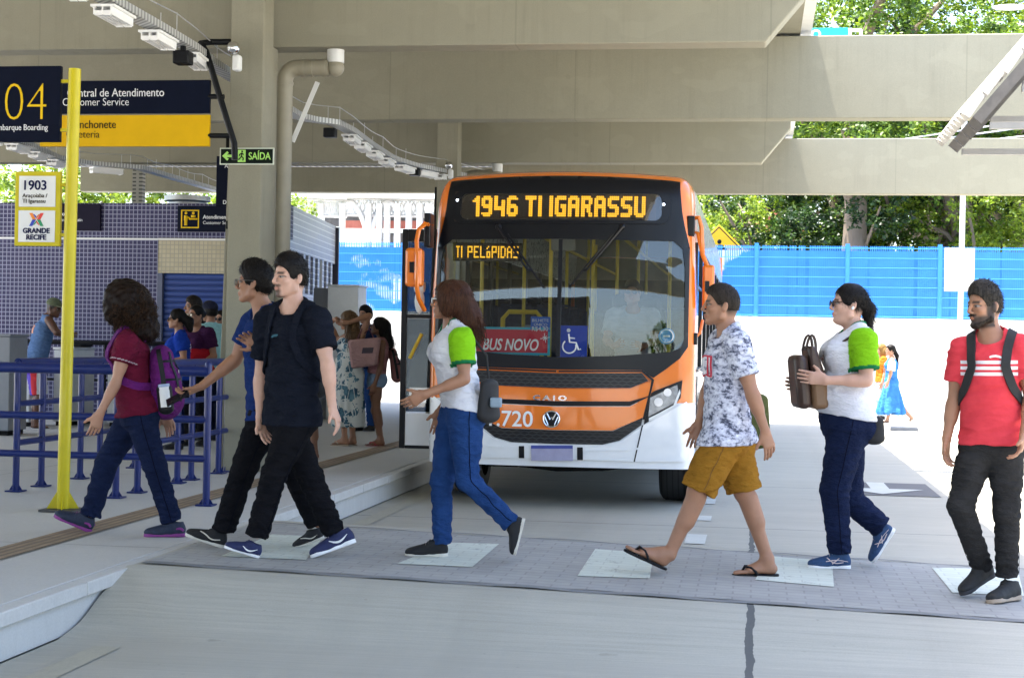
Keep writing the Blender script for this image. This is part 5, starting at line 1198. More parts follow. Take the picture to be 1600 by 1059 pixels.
def sdf(p, X, Y, Z, infl=0.0):
    if p[0] == 'o':
        c, r, Rm = p[1], p[2]+infl, p[3]; dx, dy, dz = X-c[0], Y-c[1], Z-c[2]
        q = 0; l2 = dx*dx+dy*dy+dz*dz
        for i in range(3): u = (dx*Rm[i][0]+dy*Rm[i][1]+dz*Rm[i][2])/r[i]; q = q+u*u
        q = np.sqrt(q); l = np.sqrt(l2); return np.where(q > 1e-4, l*(1-1/np.maximum(q, 1e-4)), -min(r))
    a, b = p[1], p[2]; ab = b-a; L = np.linalg.norm(ab)+1e-9; t_ = ab/L
    dx, dy, dz = X-a[0], Y-a[1], Z-a[2]; ax = dx*t_[0]+dy*t_[1]+dz*t_[2]; u = np.clip(ax/L, 0, 1)
    if p[0] == 'c':
        ra, rb, fa, fb = p[3]+infl, p[4]+infl, p[6], p[7]
        ov = ax-u*L; rad2 = np.maximum(dx*dx+dy*dy+dz*dz-ax*ax, 0)
        d = np.sqrt(rad2+ov*ov)-(ra+(rb-ra)*u)
        if fa or fb: d2 = np.sqrt(rad2)-(ra+(rb-ra)*u)
    else:
        fa, fb = p[7], p[8]; (wa, da), (wb, db_) = p[3], p[4]; sd_ = p[5]-t_*(p[5]@t_); sd_ = nrm_(sd_); fw = np.cross(t_, sd_)
        s = dx*sd_[0]+dy*sd_[1]+dz*sd_[2]; f = dx*fw[0]+dy*fw[1]+dz*fw[2]; ov = ax-u*L
        w_ = wa+(wb-wa)*u+infl; dd = da+(db_-da)*u+infl; m = np.minimum(w_, dd)
        l = np.sqrt(s*s+f*f+ov*ov); q = np.sqrt((s/w_)**2+(f/dd)**2+(ov/m)**2); d = np.where(q > 1e-4, l*(1-1/np.maximum(q, 1e-4)), -m)
        if fa or fb: l = np.sqrt(s*s+f*f); q = np.sqrt((s/w_)**2+(f/dd)**2); d2 = np.where(q > 1e-4, l*(1-1/np.maximum(q, 1e-4)), -m)
    if fa: d = np.where(ax < 0, np.maximum(d2, -ax), d); d = np.maximum(d, -ax)
    if fb: d = np.where(ax > L, np.maximum(d2, ax-L), d); d = np.maximum(d, ax-L)
    return d
class Vol:
    def __init__(s, lo, hi, h):
        s.h = h; s.o = np.asarray(lo, float)-2*h; s.n = np.ceil((np.asarray(hi)-s.o)/h).astype(int)+3; s.v = np.full(s.n, SDEF, np.float32)
    def sub(s, lo, hi):
        i0 = np.clip(np.floor((lo-s.o)/s.h).astype(int), 0, s.n-1); i1 = np.clip(np.ceil((hi-s.o)/s.h).astype(int)+1, i0+1, s.n)
        sl = tuple(slice(a, b) for a, b in zip(i0, i1)); g = [(s.o[i]+s.h*np.arange(i0[i], i1[i])).astype(np.float32) for i in range(3)]
        return sl, g[0][:, None, None], g[1][None, :, None], g[2][None, None, :]
    def add(s, p, infl=0.0):
        k = p[5] if p[0] == 'c' else (p[6] if p[0] == 'e' else p[4]); lo, hi = bounds(p, infl+.05+k)
        sl, X, Y, Z = s.sub(lo, hi); d = sdf(p, X, Y, Z, infl).astype(np.float32); a = s.v[sl]
        hh = np.clip(.5+.5*(a-d)/k, 0, 1); s.v[sl] = a+(d-a)*hh-k*hh*(1-hh); return s
    def cut(s, p, infl=0.0, k=.006):
        lo, hi = bounds(p, infl+.05+k); sl, X, Y, Z = s.sub(lo, hi); d = -sdf(p, X, Y, Z, infl).astype(np.float32); a = s.v[sl]
        hh = np.clip(.5-.5*(a-d)/k, 0, 1); s.v[sl] = a+(d-a)*hh+k*hh*(1-hh); return s
    def plane(s, pt, n_):
        """keep the side the normal points away from"""
        g = [(s.o[i]+s.h*np.arange(s.n[i])).astype(np.float32) for i in range(3)]; n_ = nrm_(n_)
        d = (g[0]-pt[0])[:, None, None]*n_[0]+(g[1]-pt[1])[None, :, None]*n_[1]+(g[2]-pt[2])[None, None, :]*n_[2]
        s.v = np.maximum(s.v, d.astype(np.float32)); return s
    def mesh(s):
        v = s.v; ins = v < 0; nx, ny, nz = v.shape
        c = np.zeros((nx-1, ny-1, nz-1), np.uint8)
        for i in (0, 1):
            for j in (0, 1):
                for k in (0, 1): c += ins[i:nx-1+i, j:ny-1+j, k:nz-1+k]
        act = (c > 0) & (c < 8); idx = np.argwhere(act)
        mp = np.full(c.shape, -1, np.int32); mp[act] = np.arange(len(idx))
        acc = np.zeros((len(idx), 3)); cnt = np.zeros(len(idx)); I, J, K = idx.T
        cor = [(i, j, k) for i in (0, 1) for j in (0, 1) for k in (0, 1)]
        vals = {q: v[I+q[0], J+q[1], K+q[2]].astype(np.float64) for q in cor}
        for q in cor:
            for ax in range(3):
                if q[ax]: continue
                r = list(q); r[ax] = 1; r = tuple(r); a, b = vals[q], vals[r]; m = (a < 0) != (b < 0)
                t_ = a[m]/(a[m]-b[m]); p = np.tile(np.array(q, float), (m.sum(), 1)); p[:, ax] += t_; acc[m] += p; cnt[m] += 1
        P = s.o+s.h*(idx+acc/cnt[:, None]); F = []
        for ax in range(3):
            sl0 = [slice(None)]*3; sl1 = [slice(None)]*3; sl0[ax] = slice(0, -1); sl1[ax] = slice(1, None)
            a = ins[tuple(sl0)]; b = ins[tuple(sl1)]; e = np.argwhere(a != b)
            o1, o2 = (ax+1) % 3, (ax+2) % 3
            e = e[(e[:, o1] > 0) & (e[:, o2] > 0) & (e[:, o1] < v.shape[o1]-1) & (e[:, o2] < v.shape[o2]-1)]
            flip = a[tuple(e.T)]
            def cell(d1, d2): q = e.copy(); q[:, o1] -= d1; q[:, o2] -= d2; return mp[tuple(q.T)]
            Q = np.stack([cell(1, 1), cell(0, 1), cell(0, 0), cell(1, 0)], 1); Q[~flip] = Q[~flip][:, ::-1]; F.append(Q)
        return P, np.concatenate(F)
def vnormals(P, F):
    n = np.cross(P[F[:, 2]]-P[F[:, 0]], P[F[:, 3]]-P[F[:, 1]]); N_ = np.zeros_like(P)
    for i in range(4): np.add.at(N_, F[:, i], n)
    return N_/(np.linalg.norm(N_, axis=1)[:, None]+1e-12)
def relax(P, F, it=1, lam=.5):
    for _ in range(it):
        S_ = np.zeros_like(P); C_ = np.zeros(len(P))
        for i in range(4):
            for j in (1, 3): np.add.at(S_, F[:, i], P[F[:, (i+j) % 4]]); np.add.at(C_, F[:, i], 1)
        P = P+lam*(S_/np.maximum(C_, 1)[:, None]-P)
    return P
def waves(P, ks, seed, amp):
    rs = np.random.RandomState(seed); o = np.zeros(len(P))
    for kx, ky, kz in ks:
        for _ in range(2):
            s = rs.uniform(.7, 1.3, 3)*rs.choice([-1, 1], 3); m = rs.uniform(-9, 9, 3)
            o += np.sin(P @ (np.array([kx, ky, kz])*s)+rs.uniform(0, 6)+1.6*np.sin(P @ m+rs.uniform(0, 6)))
    o /= len(ks)*2; return amp*(.75*np.sign(o)*np.abs(o)**.8+(1.1*(.33-np.abs(o*1.6)) if amp > .0055 and len(ks) == 3 else 0))
def link_mesh(name, P, F, mat, parent, cols=None, extra=None):
    me = bpy.data.meshes.new(name); Vv = (P-WL[parent.name]).astype(np.float32); nv, nf = len(Vv), len(F)
    me.vertices.add(nv); me.vertices.foreach_set('co', Vv.ravel()); me.loops.add(nf*4); me.loops.foreach_set('vertex_index', F.astype(np.int32).ravel())
    me.polygons.add(nf); me.polygons.foreach_set('loop_start', np.arange(0, nf*4, 4, dtype=np.int32)); me.polygons.foreach_set('loop_total', np.full(nf, 4, np.int32))
    me.update(calc_edges=True); me.validate(); me.shade_smooth(); me.materials.append(mat)
    if cols is not None:
        a = me.attributes.new('Col', 'FLOAT_COLOR', 'POINT'); c = np.ones((nv, 4), np.float32); c[:, :3] = cols; a.data.foreach_set('color', c.ravel())
    o = bpy.data.objects.new(name, me); COL.objects.link(o); o.parent = parent; WL[o.name] = WL[parent.name]; return o
def from_vol(V, name, mat, parent, smooth=1, wr=None, cols=None):
    P, F = V.mesh()
    if len(P) == 0: return None
    P = relax(P, F, smooth)
    if wr: P = P+vnormals(P, F)*(waves(P, wr[0], wr[1], wr[2])+(wr[3](P) if len(wr) > 3 else 0))[:, None]
    return link_mesh(name, P, F, mat, parent, cols(P) if cols else None)
def attr_mat(name, rough=.6, sss=0, bump=0, bscale=300, spec=.4, var=.1, weave=False):
    n = N(name); a = n.n('ShaderNodeAttribute'); a.attribute_name = 'Col'; v = n.coords()
    f = n.ramp(n.noise(v, 14, 4), [(.3, (1-var,)*3+(1,)), (.7, (1+var*.5,)*3+(1,))])
    n.color(n.mix(1.0, a.outputs['Color'], f, 'MULTIPLY')).set(rough, 0, spec)
    if sss: n.b.inputs['Subsurface Weight'].default_value = sss; n.b.inputs['Subsurface Radius'].default_value = (.012, .005, .003); n.b.inputs['Subsurface Scale'].default_value = 1.0
    if bump: n.bump(n.noise(v, bscale, 3), bump, .002)
    return n.m
m_skin = attr_mat('skin', .48, .12, .05, 250, var=.10)
def cloth(name, col, var=.12, rough=.9, wr=.5):
    n = N(name); v = n.coords(); f = n.noise(v, 7, 4)
    n.color(n.ramp(f, [(.3, k4(col, 1-var)), (.7, k4(col, 1+var))])).set(rough, 0, .06)
    big = n.noise(n.mapv(v, (9, 9, 16)), 1.5, 3, .5); fin = n.noise(v, 420, 2)
    n.bump(n.math('ADD', n.math('ADD', big, n.math('MULTIPLY', n.noise(n.mapv(v, (14, 14, 34)), 1.6, 4, .6), .7)), n.math('MULTIPLY', fin, .10)), min(1, wr*1.5), .03); return n.m
def attr_cloth(name, wr=.5):
    n = N(name); a = n.n('ShaderNodeAttribute'); a.attribute_name = 'Col'; v = n.coords(); big = n.noise(n.mapv(v, (9, 9, 16)), 1.5, 3, .5)
    n.color(a.outputs['Color']).set(.9, 0, .08); n.bump(n.math('ADD', n.math('ADD', big, n.math('MULTIPLY', n.noise(n.mapv(v, (14, 14, 34)), 1.6, 4, .6), .7)), n.math('MULTIPLY', n.noise(v, 420, 2), .1)), min(1, wr*1.5), .03); return n.m
def hair_mat(name, c, tip=None):
    n = N(name); v = n.coords(); X, Y, Z = n.sep(v)
    f = n.noise(n.mapv(v, (60, 60, 9)), 2.0, 4, .6)
    n.color(n.ramp(f, [(.3, k4(c, .55)), (.7, k4(tip or c, 1.2))])).set(.5, 0, .12); n.bump(f, .6, .004)
    n.b.inputs['Anisotropic'].default_value = .4; return n.m
SK = {'light': (.56, .33, .24), 'mid': (.42, .225, .145), 'tan': (.34, .17, .10), 'brown': (.20, .092, .052), 'dark': (.12, .053, .031)}
m_hblack = hair_mat('black_hair', (.011, .009, .008, 1)); m_hbrown = hair_mat('brown_hair', (.026, .0105, .006, 1), (.062, .024, .012, 1)); m_hcurl = hair_mat('dark_curly_hair', (.008, .005, .004, 1), (.018, .010, .007, 1))
m_hlong = hair_mat('light_brown_hair', (.075, .042, .022, 1), (.14, .085, .045, 1)); m_hfade = hair_mat('short_dark_hair', (.016, .012, .010, 1), (.032, .024, .018, 1)); m_hgrey = hair_mat('streaked_hair', (.011, .0095, .008, 1), (.040, .034, .028, 1)); m_hblond = hair_mat('fair_hair', (.26, .15, .05, 1))
m_lace = plain('pale_laces', (.6, .5, .48, 1), .8)

m_seam = plain('dark_thread', (.004, .005, .010, 1), .9, spec=.05)
def basis(ang):
    """facing direction: 0 = picture left, 90 = towards the viewer"""
    left = -_r; tow = -np.array([_f[0], _f[1], 0]); tow /= np.linalg.norm(tow); a = R(ang)
    F = math.cos(a)*left+math.sin(a)*tow; U = np.array([0, 0, 1.0]); return F, U
def rot_about(v, ax, a): ax = nrm_(ax); return v*math.cos(a)+np.cross(ax, v)*math.sin(a)+ax*(ax@v)*(1-math.cos(a))

def hand_prims(w, d, pn, s=1.0, curl=.35, spread=.12, thumb=1):
    """wrist w, direction d towards the fingertips, palm normal pn; four unequal fingers and a thumb on the side"""
    d = nrm_(d); pn = nrm_(pn-d*(pn@d)); sd_ = np.cross(d, pn)*thumb; out = []
    out.append(ecap(w-d*.005*s, w+d*.085*s, (.029*s, .021*s), (.040*s, .0155*s), sd_, .012))
    out.append(cap_(w+d*.02*s+sd_*.026*s+pn*.008*s, w+d*.06*s+sd_*.036*s+pn*.012*s, .017*s, .013*s, .012))
    for i, (o_, l_, r_) in enumerate(((.031, .93, .0092), (.0105, 1.0, .0096), (-.0105, .95, .0092), (-.031, .76, .0080))):
        b0 = w+d*(.083-.004*(i == 3))*s+sd_*o_*s; dd = nrm_(d+sd_*spread*o_*12); ca = curl*(.85+.12*i)
        for j, ln in enumerate((.043, .027, .022)):
            dd = rot_about(dd, np.cross(d, pn), ca*(.75, 1.0, .7)[j]); b1 = b0+dd*ln*l_*s
            out.append(cap_(b0, b1, r_*s*(1-.09*j), r_*s*(1-.09*(j+1)), .004)); b0 = b1
    b0 = w+d*.035*s+sd_*.034*s+pn*.006*s; dd = nrm_(d*.75+sd_*.75+pn*.35)
    for j, ln in enumerate((.036, .030)):
        b1 = b0+dd*ln*s; out.append(cap_(b0, b1, .0115*s*(1-.1*j), .0105*s*(1-.14*j), .006)); b0 = b1; dd = nrm_(dd+d*.45+pn*.15)
    return out

def head_prims(c, F, U, s, fem=False, fat=1.0):
    L = np.cross(U, F); q = lambda f, l, u: c+s*(F*f+L*l+U*u); Rm = np.array([F, L, U]); o = []
    o.append(ell_(q(-.012, 0, .035), np.array((.098, .077, .088))*s, Rm, .02))
    o.append(ell_(q(.030, 0, -.030), np.array((.062, .061*fat, .088))*s, Rm, .02))
    o.append(ell_(q(-.045, 0, -.015), np.array((.055, .060, .070))*s, Rm, .02))
    for l in (-1, 1):
        o.append(cap_(q(.070, l*.008, -.098), q(.008, l*.052*fat, -.070), .020*s, .022*s*fat, .018))
        o.append(cap_(q(.008, l*.054*fat, -.070), q(-.005, l*.058, -.02), .018*s, .018*s, .018))
        o.append(ell_(q(.062, l*.040, -.022), np.array((.024, .022, .019))*s, Rm, .014))
        o.append(cap_(q(.086, l*.014, .022), q(.070, l*.046, .020), .011*s, .010*s, .010))
        o.append(ell_(q(.103, l*.0125, -.036), np.array((.011, .008, .008))*s, Rm, .005))
        e = ell_(q(-.012, l*.079, -.012), np.array((.020, .0075, .031))*s, np.array([nrm_(F-.25*L*l+.18*U), nrm_(L+.25*F*l), U]), .006); o.append(e)
        o.append(cap_(q(-.006, l*.072, -.012), q(-.010, l*.080, -.032), .008*s, .008*s, .006))
    o.append(cap_(q(.092, 0, .016), q(.112, 0, -.020), .0085*s, .0105*s, .008)); o.append(ell_(q(.114, 0, -.028), np.array((.0115, .0115, .010))*s, Rm, .006))
    o.append(ell_(q(.080, 0, -.066), np.array((.018, .028, .020))*s, Rm, .012))
    o.append(cap_(q(.0935, .018, -.0645), q(.0985, 0, -.0605), .0058*s, .0068*s, .004)); o.append(cap_(q(.0935, -.018, -.0645), q(.0985, 0, -.0605), .0058*s, .0068*s, .004))
    o.append(cap_(q(.091, .015, -.0735), q(.095, 0, -.0755), .0062*s, .0078*s, .004)); o.append(cap_(q(.091, -.015, -.0735), q(.095, 0, -.0755), .0062*s, .0078*s, .004))
    o.append(ell_(q(.080, 0, -.103), np.array((.017, .020, .014))*s, Rm, .012))
    if fat > 1.1: o.append(ell_(q(.03, 0, -.105), np.array((.05, .055, .035))*s, Rm, .03))
    cuts = [ell_(q(.098, l*.033, .002), np.array((.016, .017, .011))*s, Rm, .004) for l in (-1, 1)]
    eyes = [ell_(q(.0775, l*.032, .001), np.array((.0135, .0135, .0125))*s, Rm, .003) for l in (-1, 1)]
    return o, cuts, eyes

class Person:
    def __init__(p, label, J, contact, d=None, tface=0, hface=0, hpitch=0, skin='mid', fem=False, fat=1.0, h=.005, beard=None, scale=None, feet=None, group=None, hands=(.35, .35), headscale=1.0, pose_z=None, palm=None, bust=1.0, showfeet=False, beardc=(.016, .012, .010), scalp=(.02, .015, .012)):
        p.scalp = None if scalp is None else np.array(scalp)
        p.h = h; p.fem = fem; p.fat = fat
        (cpx, cpy, coff) = contact
        z = .2
        for _ in range(8): P = at(cpx, cpy, z=z); z = gz(P[0], P[1]) if pose_z is None else pose_z
        dc = depth(P); p.d = (dc-coff) if d is None else d; p.ground = z
        def W(v, off=0): return at(v[0], v[1], d=p.d+(v[2] if len(v) > 2 else off))
        dz = z-at(cpx, cpy, d=p.d+coff)[2] if d is not None else 0
        D = dict(sN=-.17, sF=.17, eN=-.22, eF=.22, wN=-.21, wF=.21, hN=-.085, hF=.085, kN=-.085, kF=.085, aN=-.08, aF=.08, gN=-.21, gF=.21, heN=-.08, heF=.08, toN=-.09, toF=.09)
        p.j = {k: W(v, D.get(k, 0)) for k, v in J.items()}
        for k in p.j: p.j[k] = p.j[k]+np.array((0, 0, dz))
        j = p.j; px = np.array([j['pel'][0], j['pel'][1], z]); p.root = thing('person', label, 'person', px, group); p.lo0 = px
        p.S = S = scale or (np.linalg.norm(j['hd']-j['nk'])+np.linalg.norm(j['nk']-j['pel'])+np.linalg.norm(j['hN']-j['kN'])+np.linalg.norm(j['kN']-j['aN']))/1.52
        p.F, p.U = basis(tface); p.side = nrm_(j['sF']-j['sN']); p.side[2] *= .5
        p.up = nrm_(j['nk']-j['pel']); fw = np.cross(p.side, p.up); p.fw = nrm_(fw if fw@p.F > 0 else -fw); sd_ = p.side
        p.HF, _ = basis(hface); p.HU = np.array([0, 0, 1.0]); ax = np.cross(p.HF, p.HU); p.HF = rot_about(p.HF, ax, R(hpitch)); p.HU = rot_about(p.HU, ax, R(hpitch)); p.HL = np.cross(p.HU, p.HF)
        p.hs = S*headscale*(1.0 if not fem else .97)
        hc_, nk = j['hd'], j['nk']; pel = j['pel']; che = lerp(pel, nk, .70); wai = lerp(pel, nk, .34); Rm = np.array([p.fw, nrm_(sd_), p.up]); p.Rm = Rm; p.che, p.wai = che, wai
        B = []; f = fat; ww = (.125 if fem else .138)*f
        hipw = .165 if fem else .152
        B.append(ecap(pel-p.up*.05*S, pel+p.up*.07*S, (hipw*f*S, .108*f*S), (hipw*.93*f*S, .105*f*S), sd_, .04))
        B.append(ecap(pel+p.up*.05*S, wai, (hipw*.92*f*S, .104*f*S), (ww*S, .096*f*S), sd_, .04)); B.append(ecap(wai, che, (ww*S, .096*f*S), (.150*f**.6*S, .110*f**.7*S), sd_, .04))
        B.append(ell_(che+p.up*.01*S, np.array((.112*f**.7, .156*f**.6, .165))*S, Rm, .04))
        if f > 1.17: B.append(ell_(lerp(pel, wai, .65)+p.fw*.05*S, np.array((.115*f, .14*f, .15))*S, Rm, .05))
        for q in ('N', 'F'):
            s_ = j['s'+q]; B.append(cap_(s_, nk+p.up*.025*S-p.fw*.012*S, .052*S, .050*S, .035)); B.append(cap_(s_, lerp(s_, j['e'+q], .25), .058*S*f**.4, .052*S*f**.4, .03))
            if fem: sg = -1 if q == 'N' else 1; B.append(ell_(che+p.fw*.085*S*f**.5+nrm_(sd_)*.072*sg*S+p.up*.005*S, np.array((.062, .066, .066))*S*f**.5*bust, Rm, .035))
        p.torso = B
        # back-of-pelvis mass
        p.glut = [ell_(j['h'+q]-p.fw*.055*S*f+p.up*.005*S, np.array((.085, .085, .10))*S*f**.7, Rm, .04) for q in 'NF']
        nb = hc_+p.hs*(-p.HF*.022-p.HU*.075); p.neck = [cap_(nk-p.up*.02*S, nb, (.058 if not fem else .050)*S*f**.4, (.054 if not fem else .046)*S*f**.4, .025)]
        p.arm = {}; p.fore = {}; p.hand = {}; p.thigh = {}; p.calf = {}; p.foot = {}
        fa_ = f**.6*(.88 if fem else 1.0)
        for i, q in enumerate('NF'):
            s_, e_, w_ = j['s'+q], j['e'+q], j['w'+q]
            p.arm[q] = [cap_(s_, e_, .050*S*fa_, .039*S*fa_, .015), ell_(lerp(s_, e_, .52), np.array((.050, .050, .10))*S*fa_, frame(e_-s_), .02)]
            p.fore[q] = [cap_(e_, w_, .039*S*fa_, .0265*S, .012), cap_(lerp(e_, w_, .12), lerp(e_, w_, .4), .041*S*fa_, .037*S*fa_, .02)]
            gd = j['g'+q]-w_ if ('g'+q) in j else w_-e_
            pn = p.fw*0.3+(nrm_(sd_) if q == 'N' else -nrm_(sd_)) if palm is None or palm.get(q) is None else np.asarray(palm[q], float)
            # thumb leaves the side that faces forward
            dd = nrm_(gd); pn_ = nrm_(pn-dd*(pn@dd)); th = 1 if np.cross(dd, pn_)@(p.fw+.4*p.up) > 0 else -1
            p.hand[q] = hand_prims(w_, gd, pn, S*1.03, hands[i], thumb=th)
            h_, k_, a_ = j['h'+q], j['k'+q], j['a'+q]; lt = nrm_(k_-h_); ls = nrm_(a_-k_); bk = nrm_(-p.fw-ls*(-p.fw@ls))
            p.thigh[q] = [cap_(h_, k_, .086*S*f**.8, .057*S*f**.5, .03), cap_(lerp(h_, k_, .15), lerp(h_, k_, .55), .088*S*f**.8, .074*S*f**.6, .03)]
            p.calf[q] = [cap_(k_, a_, .054*S*f**.5, .036*S*f**.3, .02), cap_(lerp(k_, a_, .12)+bk*.014*S, lerp(k_, a_, .46)+bk*.016*S, .052*S*f**.5, .046*S*f**.5, .03), ell_(k_-bk*.012*S, np.array((.052, .052, .055))*S*f**.5, np.eye(3), .02)]
            if ('he'+q) in j: p.foot[q] = (j['he'+q], j['to'+q])
        p.headp = head_prims(hc_, p.HF, p.HU, p.hs, fem, 1+(fat-1)*.55)
        p.skin = np.array(SK[skin]); p.beard = beard; p.barefeet = {}; p.beardc = np.array(beardc)
    def fit_up(p, q):
        he, to = p.foot[q]; t_ = nrm_(to-he); a_ = p.j['a'+q]; up = (a_-he)-t_*((a_-he)@t_); return t_, nrm_(up), np.linalg.norm(to-he)
    def add_bare(p, q, lift=.0):
        he, to = p.foot[q]; t_, up, L = p.fit_up(q); sd_ = np.cross(up, t_); S = L/.27; o = []; fr = lambda f, s, u: he+t_*f*L+sd_*s*S+up*(u*S+lift)
        o += [ecap(fr(.13, 0, .032), fr(.62, .004, .026), (.030*S, .031*S), (.043*S, .023*S), sd_, .02), ell_(fr(.11, 0, .03), np.array((.034, .031, .030))*S, np.array([t_, sd_, up]), .015),
              cap_(fr(.24, 0, .075), fr(.60, 0, .030), .034*S, .020*S, .03), cap_(p.j['a'+q], fr(.2, 0, .05), .036*S, .036*S, .025)]
        for i, (s_, l_, r_) in enumerate(((.030, .99, .0125), (.011, .98, .0095), (-.006, .955, .009), (-.022, .92, .0085), (-.036, .875, .008))):
            inner = -1 if q == 'N' else 1
            o.append(cap_(fr(.62, s_*.9*inner, .018), fr(l_-.03, s_*inner, .012), r_*1.05*S, r_*S, .006))
        p.barefeet[q] = o
    def body(p):
        L_ = p.torso+p.glut+p.neck; hp, cuts, eyes = p.headp; allp = L_+hp
        for q in 'NF': allp = allp+p.arm[q]+p.fore[q]+p.hand[q]+p.thigh[q]+p.calf[q]+p.barefeet.get(q, [])
        lo = np.min([bounds(x)[0] for x in allp], 0); hi = np.max([bounds(x)[1] for x in allp], 0); V = Vol(lo, hi, p.h)
        for x in p.torso: V.add(x, -.007)
        for x in p.glut: V.add(x, -.018)
        for x in p.neck: V.add(x)
        for x in hp: V.add(x)
        for x in cuts: V.cut(x)
        for x in eyes: V.add(x)
        for q in 'NF':
            for x in p.thigh[q]: V.add(x, -.012 if q not in p.barefeet else -.004)
            for x in p.calf[q]: V.add(x, -.010 if q not in p.barefeet else 0)
            for x in p.arm[q]+p.fore[q]+p.hand[q]+p.barefeet.get(q, []): V.add(x)
        P, F = V.mesh(); P = relax(P, F, 1, .35)
        c = np.tile(p.skin, (len(P), 1)); s = p.hs; q = P-p.j['hd']; f = q@p.HF/s; l = q@p.HL/s; u = q@p.HU/s; al = np.abs(l)
        near = np.linalg.norm(q, axis=1) < .2*s
        def blend(mask, col, a=1.0): m = (np.clip(mask, 0, 1)*a*near)[:, None]; c[:] = c*(1-m)+np.asarray(col)*m
        sm = lambda x, a, b: np.clip((x-a)/(b-a), 0, 1)
        blend(sm(.030-np.hypot(al*1.0, (u+.067)*2.6), 0, .008)*(f > .078), p.skin*np.array((1.02, .70, .66)), .7)
        ee = ((al-.033)/.0165)**2+((u-.0015)/.0072)**2; on_ = (f > .055); blend(on_*sm(1.9-ee, 0, .5)*(u > -.001), np.minimum(p.beardc*1.5, p.skin*.35), .85); blend(on_*sm(1.0-ee, 0, .25), (.20, .175, .16)); blend(on_*sm(1.0-((al-.0315)/.0072)**2-((u-.002)/.0068)**2, 0, .3), (.014, .009, .007))
        br = sm(.009-np.abs(u-.024+.06*(al-.03)**1), 0, .004)*sm(al, .008, .014)*sm(.054-al, 0, .006)*(f > .04); blend(br, p.beardc, .85)
        for e in []:
            qq = P-e[1]; on = np.linalg.norm(qq, axis=1) < .0155*s; ff = qq@p.HF/s; ll = qq@p.HL/s; uu = qq@p.HU/s
            blend(on*(ff > .003)*sm(.0055-np.abs(uu), 0, .003), (.17, .15, .135)); blend(on*(ff > .003)*sm(.0072-np.hypot(ll, uu), 0, .003), (.02, .012, .008)); blend(on*(ff > 0)*sm(np.abs(uu), .005, .008)*(uu > 0), p.beardc, .7)
        if p.scalp is not None:
            r_ = np.sqrt(((f-.105)/.082)**2+(l/.105)**2+((u+.005)/.080)**2); r2 = np.sqrt(((f-.045)/.080)**2+(l/.125)**2+((u+.072)/.082)**2)
            m_ = sm(r_, .98, 1.12)*sm(r2, .98, 1.12)*sm(u, -.075, -.03)*(f < .105)*(1-(al > .080)*(u < .03)); blend(m_, p.scalp, .95)
        if p.beard:
            st = p.beard
            jaw = sm(-.045-u-.25*np.maximum(0, .03-f), 0, .02)*(f > -.015)*sm(u, -.135, -.12)*(1-sm(.022-np.hypot(al, (u+.067)*2.0), 0, .006))
            mo = sm(.010-np.abs(u+.050), 0, .006)*sm(.032-al, 0, .008)*(f > .07)
            if st == 'goatee': jaw = jaw*sm(.030-al, 0, .012)*(f > .05)
            side_ = sm(.034-np.abs(f-.012), 0, .014)*sm(al, .045, .055)*sm(.025-u, 0, .02)*sm(u, -.12, -.10)*(st == 'full')
            blend(np.maximum(np.maximum(jaw, mo), side_), p.beardc, {'full': .92, 'goatee': .8, 'stubble': .35}[st])
        o = link_mesh('body', P, F, m_skin, p.root, c); p.bodyo = o
        m = 1.0
        return o
    # ------------- clothing
    def shirt(p, mat, hem=-.06, sl=.62, fit=.014, loose=1.06, seed=1, name='shirt', cols=None, neck=.075, amp=.006, sleeves=True, hemw=None, vneck=0, hh=None, hem_tilt=0, tank=False, legr=.100):
        S = p.S; j = p.j; up = p.up; pel = j['pel']; f = p.fat; h = hh or max(p.h, .006)
        he = pel+up*hem*S; w_ = (.162 if p.fem else .158)*f*loose; dd = .112*f*loose
        L = [x for x in p.torso]; a0 = lerp(pel, p.che, .75)
        lo_ = [ecap(a0, he, (.152*f**.7*S, .112*f**.7*S), (w_*S, dd*S), p.side, .03, fb=True)]
        if f > 1.17: lo_.append(ell_(lerp(pel, p.wai, .65)+p.fw*.05*S, np.array((.118*f, .14*f, .15))*S, p.Rm, .05))
        keep = [x for i, x in enumerate(p.torso) if i >= 2]
        arms = []
        if sleeves:
            for q in 'NF':
                s_, e_ = j['s'+q], j['e'+q]; ee = lerp(s_, e_, sl); fa_ = f**.5
                arms.append(cap_(lerp(s_, e_, -.02), ee, .060*S*fa_, .064*S*fa_*(1 if sl < .8 else .8), .025, fb=True))
                if sl > .95: arms += [cap_(e_, lerp(e_, j['w'+q], .92), .048*S, .036*S, .02, fb=True)]
        legs_ = [cap_(j['h'+q], lerp(j['h'+q], j['k'+q], .36), legr*S*f**.8, legr*.95*S*f**.8, .03) for q in 'NF']+([ell_(g[1], g[2]*1.06, g[3], .04) for g in p.glut] if hem < .02 else []) if hem < .02 else []
        al = keep+lo_+arms+legs_; lo = np.min([bounds(x, fit)[0] for x in al], 0); hi = np.max([bounds(x, fit)[1] for x in al], 0); V = Vol(lo, hi, h)
        if tank: keep = [x for x in keep if not (x[0] == 'c')] + [cap_(lerp(j['s'+q], j['nk'], .45), j['nk']+up*.02*S, .045*S, .05*S, .035) for q in 'NF']
        for x in keep+lo_+arms+legs_: V.add(x, fit)
        V.cut(cap_(j['nk']+p.fw*.03*S+up*.012*S, j['nk']+up*.25*S-p.fw*.03*S, neck*S, neck*1.1*S), 0)
        if vneck: V.cut(cap_(j['nk']+p.fw*.10*S-up*.0*S, j['nk']+p.fw*.12*S-up*vneck*S, .045*S, .012*S), 0)
        tl = -up+p.fw*hem_tilt; V.plane(he, tl)
        o = from_vol(V, name, mat, p.root, 1, (((16, 16, 30), (30, 30, 50), (10, 10, 70)), seed, amp), cols); p.shirtV = None; return o
